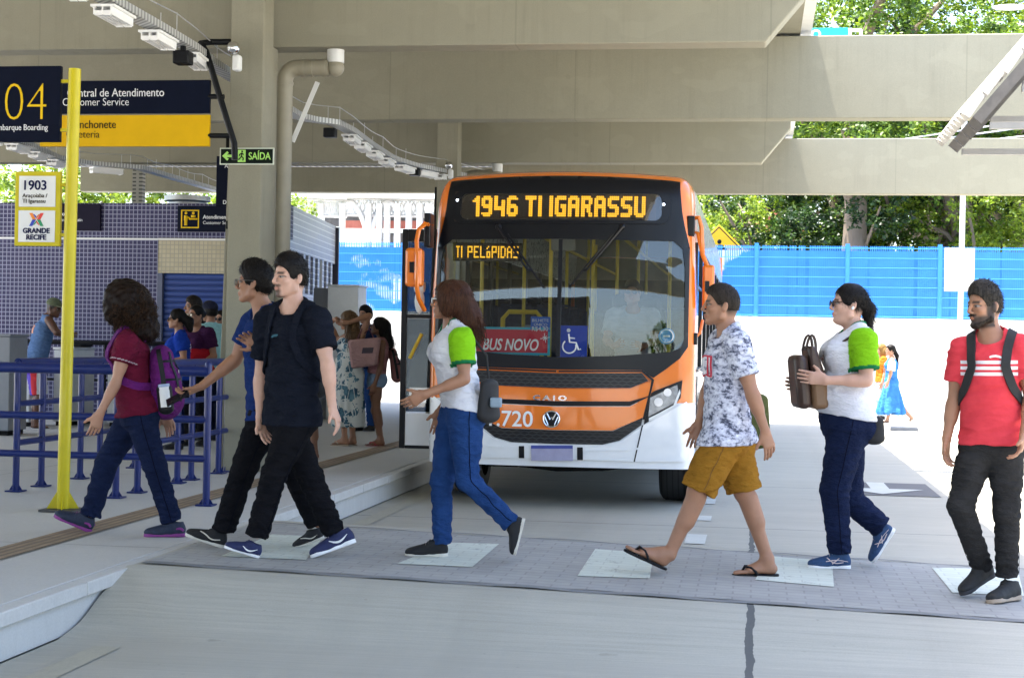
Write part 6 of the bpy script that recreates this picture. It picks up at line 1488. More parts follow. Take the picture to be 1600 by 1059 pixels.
    def trousers(p, mat, fit=.012, ankle=1.03, top=.03, thigh=1.0, calf=1.0, seed=2, name='trousers', amp=.006, shorts=None, hh=None, cols=None, jw=1.0, seamc=None):
        S = p.S; j = p.j; f = p.fat; h = hh or max(p.h, .006); pel = j['pel']
        def folds(P):
            o_ = np.zeros(len(P)); best = np.full(len(P), 9.)
            for q in 'NF':
                k_, a_ = j['k'+q], j['a'+q]; d_ = a_-k_; L_ = np.linalg.norm(d_); t_ = (P-k_)@d_/L_**2; r_ = (P-k_)-t_[:, None]*d_; rr = np.linalg.norm(r_, axis=1); f_ = r_@p.fw/(rr+1e-6); m_ = (rr < best) & (t_ > -.4); best = np.where(m_, rr, best)
                w_ = np.clip((t_-.52)/.4, 0, 1)**1.3*.0038+np.exp(-(t_/.13)**2)*np.clip(-f_+.3, 0, 1)*.004
                o_ = np.where(m_, w_*np.sin(t_*L_*2*math.pi/.058+f_*2.6+seed+2.2*np.sin(7*t_+3*f_)+1.5*np.sin(P@np.array((31., 23., 17.)))), o_)
            return o_
        L = [ecap(pel-p.up*.06*S, pel+p.up*top*S, ((.168 if p.fem else .155)*f*S, .110*f*S), ((.156 if p.fem else .15)*f*S, .106*f*S), p.side, .03, fb=True)]
        if f > 1.17: L.append(ecap(pel, pel+p.up*top*S, (.15*f*S, .13*f*S), (.15*f*S, .135*f*S), p.side, .03, fb=True))
        G_ = [ell_(g[1], g[2], g[3], .04) for g in p.glut]; Lg = []
        for q in 'NF':
            h_, k_, a_ = j['h'+q], j['k'+q], j['a'+q]
            if shorts is not None:
                e_ = lerp(h_, k_, shorts); Lg += [cap_(h_, e_, .094*S*f**.7*thigh, .084*S*f**.5*thigh*jw, .03, fb=True)]
            else:
                e_ = lerp(k_, a_, ankle); Lg += [cap_(h_, k_, .090*S*f**.8*thigh, .064*S*f**.5*calf, .03), cap_(lerp(h_, k_, .1), lerp(h_, k_, .55), .090*S*f**.8*thigh, .076*S*f**.6*thigh, .03), cap_(k_, e_, .062*S*f**.5*calf, .047*S*calf*jw, .02, fb=True)]
        al = L+G_+Lg; lo = np.min([bounds(x, fit)[0] for x in al], 0); hi = np.max([bounds(x, fit)[1] for x in al], 0); V = Vol(lo, hi, h)
        for x in G_+Lg: V.add(x, fit)
        V.add(L[0], fit*.6)
        if len(L) > 1: V.add(L[1], fit*.6)
        V.plane(pel+p.up*(top+.012)*S, p.up)
        o = from_vol(V, name, mat, p.root, 1, (((18, 18, 50), (34, 34, 34), (8, 8, 85)), seed, amp, folds if shorts is None else (lambda P: 0)), cols)
        if p.h <= .006:
            tr = bvh(o); sd_ = p.side/np.linalg.norm(p.side)
            for q, sg in (('N', -1), ('F', 1)):
                h_, k_, a_ = j['h'+q], j['k'+q], j['a'+q]; e_ = lerp(h_, k_, shorts-.04) if shorts is not None else lerp(k_, a_, ankle-.03)
                pts = [h_+sd_*sg*.16+p.up*.05, k_+sd_*sg*.12, e_+sd_*sg*.10] if shorts is None else [h_+sd_*sg*.16+p.up*.05, e_+sd_*sg*.14]
                ribbon(tr, pts, .005, None, '', None, off=.0005, th=.0018, n_=40, build=False, mb=None).build('seam', seamc or m_seam, o)
        return o
    def skirt(p, mat, top, bottom, w0, w1, name='dress', seed=3, amp=.01, cols=None, hh=None, upper=True, strap=True, fold=0):
        """a dress or skirt falling from the torso to bottom (world point)"""
        S = p.S; h = hh or max(p.h, .007); L = []
        if upper: L += [x for i, x in enumerate(p.torso) if (1 <= i <= 3) or (p.fem and x[0] == 'o')]
        m = lerp(p.j['pel'], bottom, .25)
        Lb = [ecap(p.wai, p.j['pel'], (w0[0]*.85*S, w0[1]*.9*S), (w0[0]*S, w0[1]*S), p.side, .04), ecap(p.j['pel'], bottom, (w0[0]*S, w0[1]*S), (w1[0]*S, w1[1]*S), p.side, .04, fb=True)]
        G_ = [ell_(g[1], g[2], g[3], .04) for g in p.glut]
        al = L+Lb+G_; lo = np.min([bounds(x, .02)[0] for x in al], 0); hi = np.max([bounds(x, .02)[1] for x in al], 0); V = Vol(lo, hi, h)
        for x in al: V.add(x, .012)
        V.plane(top, p.up)
        P, F = V.mesh(); P = relax(P, F, 1)
        if fold:
            r = P-p.j['pel']; a = np.arctan2(r@p.fw, r@p.side); dn = np.clip(-(r@p.up)/.5, 0, 1.2); P = P+vnormals(P, F)*(fold*dn*np.sin(a*9+1.5*np.sin(a*3)))[:, None]
        P = P+vnormals(P, F)*waves(P, ((14, 14, 20), (26, 26, 10)), seed, amp)[:, None]
        return link_mesh(name, P, F, mat, p.root, cols(P) if cols else None)
    def shoe(p, q, mat, sole, name='shoe', high=0, solecol=.026, laces=True, mark=None, markmat=None, heelmat=None, h=.004, wide=1.0):
        he, to = p.foot[q]; t_, up, L = p.fit_up(q); sd_ = np.cross(up, t_); S = L/.29; fr = lambda f, s, u: he+t_*f*L+sd_*s*S+up*u*S; Rm = np.array([t_, sd_, up]); w_ = wide
        U_ = [ell_(fr(.80, 0, .030), np.array((.055, .045*w_, .034))*S, Rm, .02), ecap(fr(.15, 0, .04), fr(.72, 0, .032), (.035*w_*S, .040*S), (.044*w_*S, .034*S), sd_, .02), cap_(fr(.30, 0, .078), fr(.62, 0, .046), .036*S, .028*S, .03), ell_(fr(.13, 0, .05), np.array((.038, .035, .048))*S, Rm, .02),
              cap_(fr(.19, 0, .06), fr(.20, 0, .098+high), .040*S, .041*S, .02, fb=True), cap_(fr(.35, 0, .06), fr(.30, 0, .095+high*.8), .036*S, .036*S, .025, fb=True)]
        lo = np.min([bounds(x)[0] for x in U_], 0); hi = np.max([bounds(x)[1] for x in U_], 0); V = Vol(lo, hi, h)
        for x in U_: V.add(x)
        V.cut(cap_(fr(.22, 0, .078), fr(.20, 0, .2), .031*S, .033*S)); V.plane(fr(0, 0, .012), -up)
        so = from_vol(V, name, mat, p.root, 1)
        out = [ecap(fr(.14, 0, .0), fr(.14, 0, solecol/S if 0 else .026), (.040*w_*S, .042*S), (.039*w_*S, .041*S), sd_, .03, True, True), ecap(fr(.45, 0, 0), fr(.45, 0, .024), (.036*w_*S, .09*S), (.036*w_*S, .09*S), sd_, .03, True, True), ecap(fr(.78, 0, .0), fr(.78, 0, .024), (.047*w_*S, .062*S), (.046*w_*S, .06*S), sd_, .03, True, True)]
        lo = np.min([bounds(x)[0] for x in out], 0); hi = np.max([bounds(x)[1] for x in out], 0); V = Vol(lo, hi, h)
        for x in out: V.add(x)
        V.plane(fr(0, 0, 0), -up); V.plane(fr(0, 0, .027), up)
        from_vol(V, 'sole', sole, so, 1)
        if laces:
            b = MB()
            for i in range(5): c_ = fr(.38+.06*i, 0, .115-.011*i); b.tube([c_-sd_*.024*S-up*.012*S, c_+up*.003*S, c_+sd_*.024*S-up*.012*S], .0035*S, 6)
            b.build('laces', markmat or m_lace, so)
        if mark:
            # side marks follow the outer flank facing the viewer (and its mirror)
            for sg in (-1, 1):
                b = MB()
                for path, rr in mark:
                    path, rr = soften(path, rr); b.tube([fr(f, sg*(.044*w_-.10*(u-.05) if u > .05 else .044*w_+.001), u) for f, u in path], [r_*S for r_ in rr], 6)
                b.build('side_stripe', markmat or m_wtext, so)
        return so
    def sandal(p, q, mat, strap=True, th=.018):
        he, to = p.foot[q]; t_, up, L = p.fit_up(q); sd_ = np.cross(up, t_); S = L/.27; fr = lambda f, s, u: he+t_*f*L+sd_*s*S+up*u
        V_ = [ecap(fr(.12, 0, -.016), fr(.12, 0, 0), (.036*S, .045*S), (.037*S, .046*S), sd_, .02, True, True), ecap(fr(.45, 0, -.016), fr(.45, 0, 0), (.036*S, .085*S), (.037*S, .085*S), sd_, .03, True, True), ecap(fr(.78, 0, -.016), fr(.78, 0, 0), (.047*S, .066*S), (.048*S, .067*S), sd_, .02, True, True)]
        lo = np.min([bounds(x)[0] for x in V_], 0); hi = np.max([bounds(x)[1] for x in V_], 0); V = Vol(lo, hi, .004)
        for x in V_: V.add(x)
        V.plane(fr(0, 0, -.017), -up); V.plane(fr(0, 0, .0015), up)
        so = from_vol(V, 'flip_flop', mat, p.root, 1); b = MB()
        for sg in (-1, 1): b.tube([fr(.80, 0, .016*S), fr(.72, sg*.015, .048*S), fr(.60, sg*.036, .042*S), fr(.50, sg*.045, .02*S), fr(.46, sg*.044, -.002)], [.006*S, .007*S, .008*S, .008*S, .007*S], 8)
        b.build('strap', mat, so); return so
    def hd(p, f, l, u): return p.j['hd']+p.hs*(p.HF*f+p.HL*l+p.HU*u)
    def hair_short(p, mat, top=.022, sides=.010, seed=5, amp=.004, nape=-.055, brow=.066, h=None):
        s = p.hs; Rm = np.array([p.HF, p.HL, p.HU]); h = h or p.h
        L = [ell_(p.hd(-.012, 0, .035), np.array((.098+sides*.6, .077+sides, .088+top*.6))*s, Rm, .02), ell_(p.hd(.015, 0, .07+top*.3), np.array((.078, .066, .045+top))*s, Rm, .03), ell_(p.hd(-.05, 0, .0), np.array((.058+sides, .065+sides, .08))*s, Rm, .02)]
        lo = np.min([bounds(x)[0] for x in L], 0); hi = np.max([bounds(x)[1] for x in L], 0); V = Vol(lo, hi, h)
        for x in L: V.add(x)
                # hairline: forehead, temples, nape
        V.cut(ell_(p.hd(.105, 0, brow-.075), np.array((.075, .10, .072))*s, Rm), 0, .008); V.cut(ell_(p.hd(.045, 0, -.075), np.array((.075, .12, .075))*s, Rm), 0, .008); V.plane(p.hd(-.06, 0, nape), -p.HU)
        P, F = V.mesh(); P = relax(P, F, 1); n2 = vnormals(P, F); P = P+n2*waves(P, ((60, 60, 60), (120, 120, 120), (200, 200, 120)), seed, amp)[:, None]
        o = link_mesh('hair', P, F, mat, p.root)
        if p.h <= .006: fuzz(o, mat, 2600, .020 if top > .02 else .010, .0011, seed, -p.HU*.35, -p.HF*.8, .55)
        return o
    def hair_base(p, L, mat, seed, amp, h=None, face=True, name='hair', ks=((40, 40, 20), (90, 90, 30)), brow=.066):
        s = p.hs; h = h or max(p.h, .006); Rm = np.array([p.HF, p.HL, p.HU])
        lo = np.min([bounds(x)[0] for x in L], 0); hi = np.max([bounds(x)[1] for x in L], 0); V = Vol(lo, hi, h)
        for x in L: V.add(x)
        if face: V.cut(ell_(p.hd(.125, 0, brow-.088), np.array((.098, .085, .092))*s, Rm), 0, .012); V.cut(cap_(p.hd(.14, 0, -.03), p.hd(.10, 0, -.16), .075*s, .08*s), 0, .01)
        P, F = V.mesh(); P = relax(P, F, 1); P = P+vnormals(P, F)*waves(P, ks, seed, amp)[:, None]
        o = link_mesh(name, P, F, mat, p.root)
        if p.h <= .006: fuzz(o, mat, 2200, .035, .0012, seed, -p.HU*1.1, -p.HF*.5, .30)
        return o
    def cranium(p, g=.014, gt=None): s = p.hs; return ell_(p.hd(-.014, 0, .036), np.array((.098+g, .077+g, .088+(gt or g)))*s, np.array([p.HF, p.HL, p.HU]), .02)
    def strands(p, mat, roots, ends, seed, n_, r=.004, curl=0, turns=3, sag=.02, parent=None, seg=12):
        """separate locks that break up the outline of long hair"""
        rs = np.random.RandomState(seed); b = MB()
        for i in range(n_):
            a, e = roots(rs), ends(rs); ax = nrm_(e-a); s1 = nrm_(np.cross(ax, rs.normal(size=3))); s2 = np.cross(ax, s1); ph = rs.uniform(0, 6.28); c_ = curl*rs.uniform(.6, 1.3); P = []
            for k in range(seg):
                u = k/(seg-1); w_ = math.sin(math.pi*u*.9); P.append(lerp(a, e, u)+s1*sag*w_*rs.uniform(.8, 1.2)+c_*min(1, u*3)*(math.cos(ph+turns*6.28*u)*s1+math.sin(ph+turns*6.28*u)*s2))
            b.tube(P, [r*(1-.55*k/seg) for k in range(seg)], 4)
        return b.build('locks', mat, parent)
    def glasses(p, mat, lens=None, dark=False, u0=.004):
        b = MB(); s = p.hs
        for l in (-1, 1):
            b.tube([p.hd(.108, l*.036+.026*math.cos(a), u0-.004+.019*math.sin(a)) for a in np.linspace(0, 6.283, 17)[:-1]], .0026*s, 5, closed=True); b.tube([p.hd(.105, l*.062, u0+.006), p.hd(.06, l*.080, u0+.008), p.hd(-.015, l*.086, u0+.006)], .0026*s, 5)
        b.tube([p.hd(.110, -.011, u0), p.hd(.114, 0, u0+.004), p.hd(.110, .011, u0)], .0026*s, 5); g = b.build('glasses', mat, p.root)
        b = MB()
        for l in (-1, 1): b.tube([p.hd(.1075, l*.036, u0-.004), p.hd(.1095, l*.036, u0-.004)], .022*s, 16)
        b.build('lens', lens, g); return g
def soften(path, rr):
    P = [np.array((f, u, r_)) for (f, u), r_ in zip(path, rr)]
    for _ in range(3): P = [P[0]]+[x for i in range(len(P)-1) for x in (.75*P[i]+.25*P[i+1], .25*P[i]+.75*P[i+1])]+[P[-1]]
    return [(p_[0], p_[1]) for p_ in P], [p_[2] for p_ in P]
def fuzz(o, mat, n_, ln, r, seed, down, back, up=.6):
    """fine loose hairs over a hair mesh"""
    rs = np.random.RandomState(seed); me = o.data; nv = len(me.vertices); co = np.empty(nv*3, np.float32); me.vertices.foreach_get('co', co); co = co.reshape(-1, 3)+WL[o.name]
    no = np.empty(nv*3, np.float32); me.vertices.foreach_get('normal', no); no = no.reshape(-1, 3); b = MB(); V = []; F = []
    for i in rs.randint(0, nv, n_):
        d = nrm_(no[i]*up*rs.uniform(.3, 1.2)+np.array(down)*rs.uniform(.3, 1.1)+np.array(back)*rs.uniform(.2, 1)+rs.normal(size=3)*.25); l = ln*rs.uniform(.5, 1.3); s_ = nrm_(np.cross(d, rs.normal(size=3)))*r; s2 = nrm_(np.cross(d, s_))*r
        p0 = co[i]-no[i]*.003; p1 = p0+d*l*.55; p2 = p0+nrm_(d+np.array(down)*.35)*l; k = len(V)
        V += [p0+s_, p0-s_*.5+s2*.87, p0-s_*.5-s2*.87, p1+s_*.7, p1-s_*.35+s2*.6, p1-s_*.35-s2*.6, p2]
        F += [(k, k+1, k+4, k+3), (k+1, k+2, k+5, k+4), (k+2, k, k+3, k+5), (k+3, k+4, k+6), (k+4, k+5, k+6), (k+5, k+3, k+6)]
    b.add(V, F); return b.build('loose_hair', mat, o, recalc=False, smooth=0)
def frame(d):
    d = nrm_(d); a = nrm_(np.cross(d, (0.3, .9, .2))); return np.array([a, np.cross(d, a), d])
# ------------------------------------------------------------------ helpers for things worn and carried
from mathutils.bvhtree import BVHTree
def bvh(o):
    me = o.data; n_ = len(me.vertices); co = np.empty(n_*3, np.float32); me.vertices.foreach_get('co', co); co = co.reshape(-1, 3)+WL[o.name]
    return BVHTree.FromPolygons([tuple(map(float, c)) for c in co], [tuple(p.vertices) for p in me.polygons])
def ribbon(tree, pts, width, mat, name, parent, off=.006, th=.004, n_=24, build=True, mb=None):
    """a flat band lying on a body surface"""
    P = [np.asarray(q, float) for q in pts]; L = np.cumsum([0]+[np.linalg.norm(P[i+1]-P[i]) for i in range(len(P)-1)]); Q = []
    for s_ in np.linspace(0, L[-1], n_): Q.append(np.array([np.interp(s_, L, [q[k] for q in P]) for k in range(3)]))
    C_, Nn = [], []
    for q in Q:
        co, no, _, _ = tree.find_nearest(Vector(q)); co = np.array(co); no = np.array(no)
        if (q-co)@no < 0 and np.linalg.norm(q-co) > .03: no = nrm_(q-co)
        C_.append(co+no*off); Nn.append(no)
    for _ in range(2): C_ = [C_[0]]+[(C_[i-1]+2*C_[i]+C_[i+1])/4 for i in range(1, n_-1)]+[C_[-1]]; Nn = [Nn[0]]+[nrm_(Nn[i-1]+2*Nn[i]+Nn[i+1]) for i in range(1, n_-1)]+[Nn[-1]]
    V = []
    for i in range(n_):
        t_ = nrm_(C_[min(i+1, n_-1)]-C_[max(i-1, 0)]); w_ = nrm_(np.cross(t_, Nn[i]))*width/2
        V += [C_[i]-w_, C_[i]+w_, C_[i]+w_+Nn[i]*th, C_[i]-w_+Nn[i]*th]
    b = mb or MB(); F = []
    for i in range(n_-1):
        for k in range(4): F.append((4*i+k, 4*i+(k+1) % 4, 4*i+4+(k+1) % 4, 4*i+4+k))
    b.add(V, F+[(3, 2, 1, 0), (4*n_-4, 4*n_-3, 4*n_-2, 4*n_-1)])
    return b.build(name, mat, parent) if build else b
def mat_thing(name, label, cat, loc, group=None): return thing(name, label, cat, loc, group)
def blob(L, name, mat, parent, h=.006, cuts=(), planes=(), wr=None, smooth=1):
    lo = np.min([bounds(x)[0] for x in L], 0); hi = np.max([bounds(x)[1] for x in L], 0); V = Vol(lo, hi, h)
    for x in L: V.add(x)
    for x in cuts: V.cut(x)
    for x in planes: V.plane(*x)
    return from_vol(V, name, mat, parent, smooth, wr)
def backpack(p, label, top, bot, wid, dep, mat, lowmat=None, bottle=None, name='backpack', trim=None):
    """pack hanging on the back: from top to bottom point, leaning with the torso"""
    top, bot = np.asarray(top, float), np.asarray(bot, float); t = thing(name, label, 'backpack', (top+bot)/2)
    up = nrm_(top-bot); sd_ = nrm_(p.side-up*(p.side@up)); bk = np.cross(up, sd_); bk = bk if bk@p.fw < 0 else -bk
    H = np.linalg.norm(top-bot)
    L = [ecap(bot+up*.09, top-up*.10, (wid, dep), (wid*.86, dep*.72), sd_, .03), ecap(bot+up*.10+bk*dep*.45, lerp(bot, top, .55)+bk*dep*.42, (wid*.82, dep*.70), (wid*.76, dep*.6), sd_, .012)]
    o = blob(L, 'pack_body', mat, t, .006, wr=(((20, 20, 30), (40, 40, 40)), 3, .004)); tr = bvh(o)
    b = MB()
    for u in (.50, .74): ribbon(tr, [lerp(bot, top, u)+sd_*wid*1.2*math.sin(a)*(-1)+bk*dep*2*math.cos(a) for a in np.linspace(-1.5, 1.5, 9)], .014, None, '', None, build=False, mb=b, off=.002)
    b.build('zip', trim or m_black, t)
    near = -sd_
    b = MB(); ribbon(tr, [lerp(bot, top, .97)+near*wid*.9-bk*dep*.2, lerp(bot, top, .55)+near*wid*1.3, lerp(bot, top, .12)+near*wid*1.1], .03, None, '', None, build=False, mb=b, off=.003); ribbon(tr, [lerp(bot, top, .9)+near*wid*.8+bk*dep, lerp(bot, top, .62)+near*wid*.9+bk*dep*1.1, lerp(bot, top, .2)+near*wid*.8+bk*dep*1.2], .018, None, '', None, build=False, mb=b, off=.003); b.build('side_strap', trim or m_black, t)
    if bottle:
        c_ = lerp(bot, top, .18)+near*wid*.95; blob([ecap(c_-up*.03, c_+up*.10, (.05, .035), (.05, .035), np.cross(up, near), .02)], 'side_pocket', m_black, t, .006)
        b = MB(); q = c_-up*.015+near*.012; b.tube([q, q+up*.105, q+up*.11, q+up*.13], [.036, .036, .034, .034], 18); bt = b.build('bottle', m_whitep, t); b = MB(); b.tube([q+up*.131, q+up*.148], .037, 18); b.build('lid', plain('pale_blue_lid', (.35, .45, .62, 1), .4), bt)
    b = MB(); q = lerp(bot, top, .60)+bk*dep*1.15+near*wid*.35; tr2 = tr.find_nearest(Vector(q)); b.obox(np.array(tr2[0])+np.array(tr2[1])*.004, sd_*.014, up*.010, np.array(tr2[1])*.003); b.build('label_patch', m_wtext, t)
    return t, o
def straps(p, shirt, mat, parent, width=.045, xs=(.085, .085), low=.30):
    tr = bvh(shirt); S = p.S
    for q, sg, xo in (('N', -1, xs[0]), ('F', 1, xs[1])):
        s = p.side/np.linalg.norm(p.side)*sg
        pts = [p.che+s*xo*S+p.up*.10*S-p.fw*.16*S, p.j['nk']+s*(xo+.02)*S+p.up*.05*S-p.fw*.03*S, p.j['nk']+s*(xo+.015)*S+p.fw*.10*S-p.up*.04*S, p.che+s*(xo+.025)*S+p.fw*.19*S, p.che+s*(xo+.075)*S+p.fw*.13*S-p.up*.13*S, p.che+s*(xo+.10)*S-p.up*.22*S-p.fw*.02*S, p.che+s*(xo+.03)*S-p.up*.24*S-p.fw*.16*S]
        ribbon(tr, pts, width, mat, 'shoulder_strap', parent, off=.006, th=.009, n_=30)
def stand(hx, hy, d, a, H=1.68, foot=None, w=.17, armN=None, armF=None, hip=0.0, headoff=(0, 0)):
    """joints of a person standing at depth d facing angle a, head centre at a pixel"""
    s = FPX/d; fx, fo = -math.cos(R(a)), -math.sin(R(a)); nx, no = math.sin(R(a)), -math.cos(R(a)); k = H/1.68
    def J(f, n_, u): return (hx+s*k*(f*fx+n_*nx)+s*.0, hy-s*k*u, k*(f*fo+n_*no))
    j = dict(hd=(hx+headoff[0], hy+headoff[1], 0), nk=J(-.03, 0, -.185), pel=J(-.02+hip, 0, -.68))
    for q, sg in (('N', 1), ('F', -1)):
        j['s'+q] = J(-.03, w*sg, -.225); am = (armN if q == 'N' else armF) or 'hang'
        if am == 'hang': pts = ((-.05, w+.045, -.50), (.03, w+.05, -.74), (.06, w+.045, -.87))
        elif am == 'bent': pts = ((-.06, w+.05, -.49), (.17, w-.02, -.52), (.24, w-.10, -.50))
        elif am == 'belly': pts = ((-.07, w+.055, -.49), (.13, w-.03, -.60), (.19, w-.12, -.60))
        elif am == 'up': pts = ((.12, w+.04, -.10), (-.02, w-.02, .06), (-.06, w-.10, .08))
        else: pts = am
        for nm, (f, n_, u) in zip('ewg', pts): j[nm+q] = J(f, n_*sg, u)
        j['h'+q] = J(-.02+hip, .085*sg, -.70); j['k'+q] = J(.01+hip*.5, .09*sg, -1.10); j['a'+q] = J(-.02, .09*sg, -1.48)
        j['he'+q] = J(-.07, .09*sg, -1.565); j['to'+q] = J(.18, .105*sg, -1.565)
    c = J(.05, 0, -1.565); return j, (hx, c[1], 0)

# ================================================================== the seven people on the crossing
WALK = 'people walking over the crossing'
m_sole_w = plain('white_sole', (.75, .75, .76, 1), .6); m_sole_d = plain('dark_sole', (.03, .03, .035, 1), .7); m_denim = cloth('blue_denim', (.018, .052, .165, 1), .22); m_dnavy = cloth('dark_navy_denim', (.010, .016, .045, 1), .2); m_dblack = cloth('black_trousers', (.008, .008, .010, 1), .2); m_char = cloth('faded_black_denim', (.028, .027, .027, 1), .25)

# 1 curly haired girl with the purple backpack
p = Person('girl with big dark curly hair in a maroon polo shirt, walking with a purple backpack', dict(hd=(189, 472), nk=(199, 517), pel=(213, 638), sN=(198, 538, -.15), sF=(201, 535, .15), eN=(181, 598, -.19), wN=(156, 646, -.2), gN=(148, 672, -.2), eF=(234, 600, .2), wF=(258, 645, .2), gF=(268, 672, .2),
    hN=(217, 645), hF=(211, 645), kN=(242, 728), aN=(268, 812), heN=(290, 838), toN=(224, 838), kF=(167, 722), aF=(142, 803), heF=(142, 832), toF=(83, 806)), (258, 838, -.08), tface=0, hface=-8, skin='mid', fem=True, bust=.8)
p.body()
m_mar = attr_cloth('maroon_polo')
def polo(P, p=p):
    c = np.tile(np.array((.125, .010, .030)), (len(P), 1))
    for q in 'NF':
        a, e = p.j['s'+q], p.j['e'+q]; d_ = e-a; t_ = (P-a)@d_/(d_@d_); r_ = np.linalg.norm(P-a-t_[:, None]*d_, axis=1); c[(t_ > .41) & (t_ < .43) & (r_ < .1)] = (.45, .42, .45)
    return c
sh1 = p.shirt(m_mar, hem=-.05, sl=.46, cols=polo, amp=.007, seed=11)
p.trousers(m_dnavy, thigh=.95, calf=1.08, seed=12, jw=1.15)
m_sh1 = plain('teal_navy_mesh', (.014, .022, .05, 1), .7, var=.3, scale=60); m_pur = plain('purple_rubber', (.22, .03, .20, 1), .6)
for q in 'NF': p.shoe(q, m_sh1, m_pur, mark=[([(.02, .045), (.10, .062), (.2, .055)], [.008, .01, .006])], markmat=m_pur)
hd_ = p.hd
L = [p.cranium(.040, .045), ell_(hd_(-.055, 0, .01), np.array((.145, .140, .130)), np.array([p.HF, p.HL, p.HU]), .03), cap_(hd_(-.07, 0, -.04), hd_(-.165, -.01, -.185), .135, .105, .04), ell_(hd_(.03, -.08, -.02), np.array((.05, .05, .10)), np.array([p.HF, p.HL, p.HU]), .03), ell_(hd_(.035, .085, -.03), np.array((.055, .05, .12)), np.array([p.HF, p.HL, p.HU]), .03)]
hb = p.hair_base(L, m_hcurl, 5, .010, ks=((55, 55, 55), (95, 95, 95)), brow=.06)
m_hctip = hair_mat('curl_tips', (.009, .0055, .004, 1), (.05, .025, .012, 1))
def r1(rs): v = rs.normal(size=3); v = nrm_(v); v[2] = v[2]*.8; return hd_(-.055, 0, .005)+v*np.array((.13, .13, .125))
def e1(rs): v = nrm_(rs.normal(size=3)); return hd_(-.11, 0, -.11)+p.HF*v[0]*.145+p.HL*v[1]*.15+p.HU*v[2]*.17
p.strands(m_hctip, r1, e1, 3, 760, .0040, .015, 3.2, .03, parent=hb, seg=16)
top, bot = at(238, 533, d=p.d), at(262, 652, d=p.d)
m_purple = cloth('purple_nylon', (.135, .018, .150, 1), .2, .6, .8)
bp1, bo1 = backpack(p, 'purple school backpack with a white bottle, worn by the curly haired girl', top+np.array((.05, 0, 0)), bot, .145, .105, m_purple, bottle=True)
straps(p, sh1, m_purple, bp1, .05)

# 2 young man holding out a phone
p = Person('young man in a royal blue T-shirt reaching out a phone', dict(hd=(398, 446), nk=(411, 492), pel=(420, 640), sN=(424, 512, -.15), sF=(396, 508, .16), eN=(440, 588, -.2), wN=(408, 548, -.235), gN=(388, 533, -.22), eF=(368, 566, .16), wF=(316, 607, .12), gF=(288, 622, .12),
    hN=(418, 650), hF=(426, 650), kN=(384, 728), aN=(350, 830), heN=(350, 861), toN=(288, 840), kF=(462, 745), aF=(496, 822), heF=(507, 845), toF=(458, 862)), (458, 862, .0), d=9.98, tface=12, hface=-6, skin='tan', hands=(.7, .55), palm=dict(N=-_f, F=(0, 0, 1)))
p.body(); p2 = p
m_royal = cloth('royal_blue_jersey', (.012, .030, .125, 1), .15)
p.shirt(m_royal, hem=-.07, sl=.62, seed=21, amp=.008, loose=1.1); p.trousers(m_dblack, thigh=1.02, calf=1.08, seed=22, jw=1.15)
m_vans = plain('black_canvas', (.010, .010, .011, 1), .8); m_cream = plain('cream_rubber', (.62, .58, .50, 1), .6)
for q in 'NF': p.shoe(q, m_vans, m_cream, mark=[([(.14, .055), (.34, .036), (.52, .062), (.66, .070)], [.004, .0055, .005, .003])], markmat=m_cream)
p.hair_short(m_hblack, top=.030, sides=.011, seed=24, amp=.0045, nape=-.075)
p.glasses(plain('thin_metal_frame', (.2, .2, .2, 1), .3, .8), glass('spectacle_lens', (.98, .98, .98, 1), .4, .0))
ph = thing('phone', 'dark mobile phone held out by the young man in the royal blue T-shirt', 'phone', at(292, 620, d=p.d+.12)); q = WL[ph.name]
dr_ = nrm_(p.j['gF']-p.j['wF']); sd2 = nrm_(np.cross(dr_, (0, 0, 1))); up2 = np.cross(sd2, dr_); up2 = up2 if up2[2] > 0 else -up2; up2 = nrm_(up2-_f*.75); up2 = nrm_(up2-dr_*(up2@dr_)); sd2 = np.cross(up2, dr_); pc = p.j['gF']+dr_*.03+up2*.020+np.array((0, 0, -.012))-_f*.03
b = MB(); b.obox(pc, dr_*.078, sd2*.037, up2*.0045); b.build('phone_body', m_black, ph, bevel=.003); b = MB(); b.obox(pc+up2*.0052, dr_*.074, sd2*.034, up2*.0006); b.build('screen', plain('dark_screen', (.01, .01, .013, 1), .1), ph)

# 3 young man in black T-shirt
p = Person('young man with goatee in a black T-shirt striding in navy white-soled trainers', dict(hd=(453, 433), nk=(458, 481), pel=(455, 642), sN=(497, 500, -.09), sF=(418, 500, .09), eN=(512, 570, -.17), wN=(519, 634, -.17), gN=(532, 666, -.18), eF=(407, 592, .13), wF=(407, 652, .10), gF=(416, 684, .10),
    hN=(467, 652, -.06), hF=(442, 652, .06), kN=(430, 736, -.08), aN=(402, 834, -.07), heN=(405, 872, -.07), toN=(349, 855, -.10), kF=(484, 742, .06), aF=(521, 830, .06), heF=(557, 847, .06), toF=(485, 873, .03)), (405, 872, -.07), tface=35, hface=42, hpitch=-2, skin='light', beard='goatee', hands=(.45, .4))
p.body(); p3 = p
m_bt = cloth('black_cotton', (.009, .011, .018, 1), .2); sh3 = p.shirt(m_bt, hem=-.085, sl=.66, seed=31, amp=.009, loose=1.08); p.trousers(m_dblack, thigh=.98, calf=1.04, seed=32, jw=1.12, amp=.008)
m_nvs = plain('navy_knit', (.012, .018, .075, 1), .75, var=.2, scale=50)
sw = [([(.52, .062), (.40, .040), (.28, .038), (.12, .066)], [.0025, .007, .0075, .0018])]
for q in 'NF': p.shoe(q, m_nvs, m_sole_w, mark=sw, wide=1.05)
p.hair_short(m_hblack, top=.030, sides=.005, seed=34, amp=.003, nape=-.05, brow=.074)
tr = bvh(sh3); c_ = p.che+p.fw*.2-p.side/np.linalg.norm(p.side)*(-.035)+p.up*.0; b = MB()
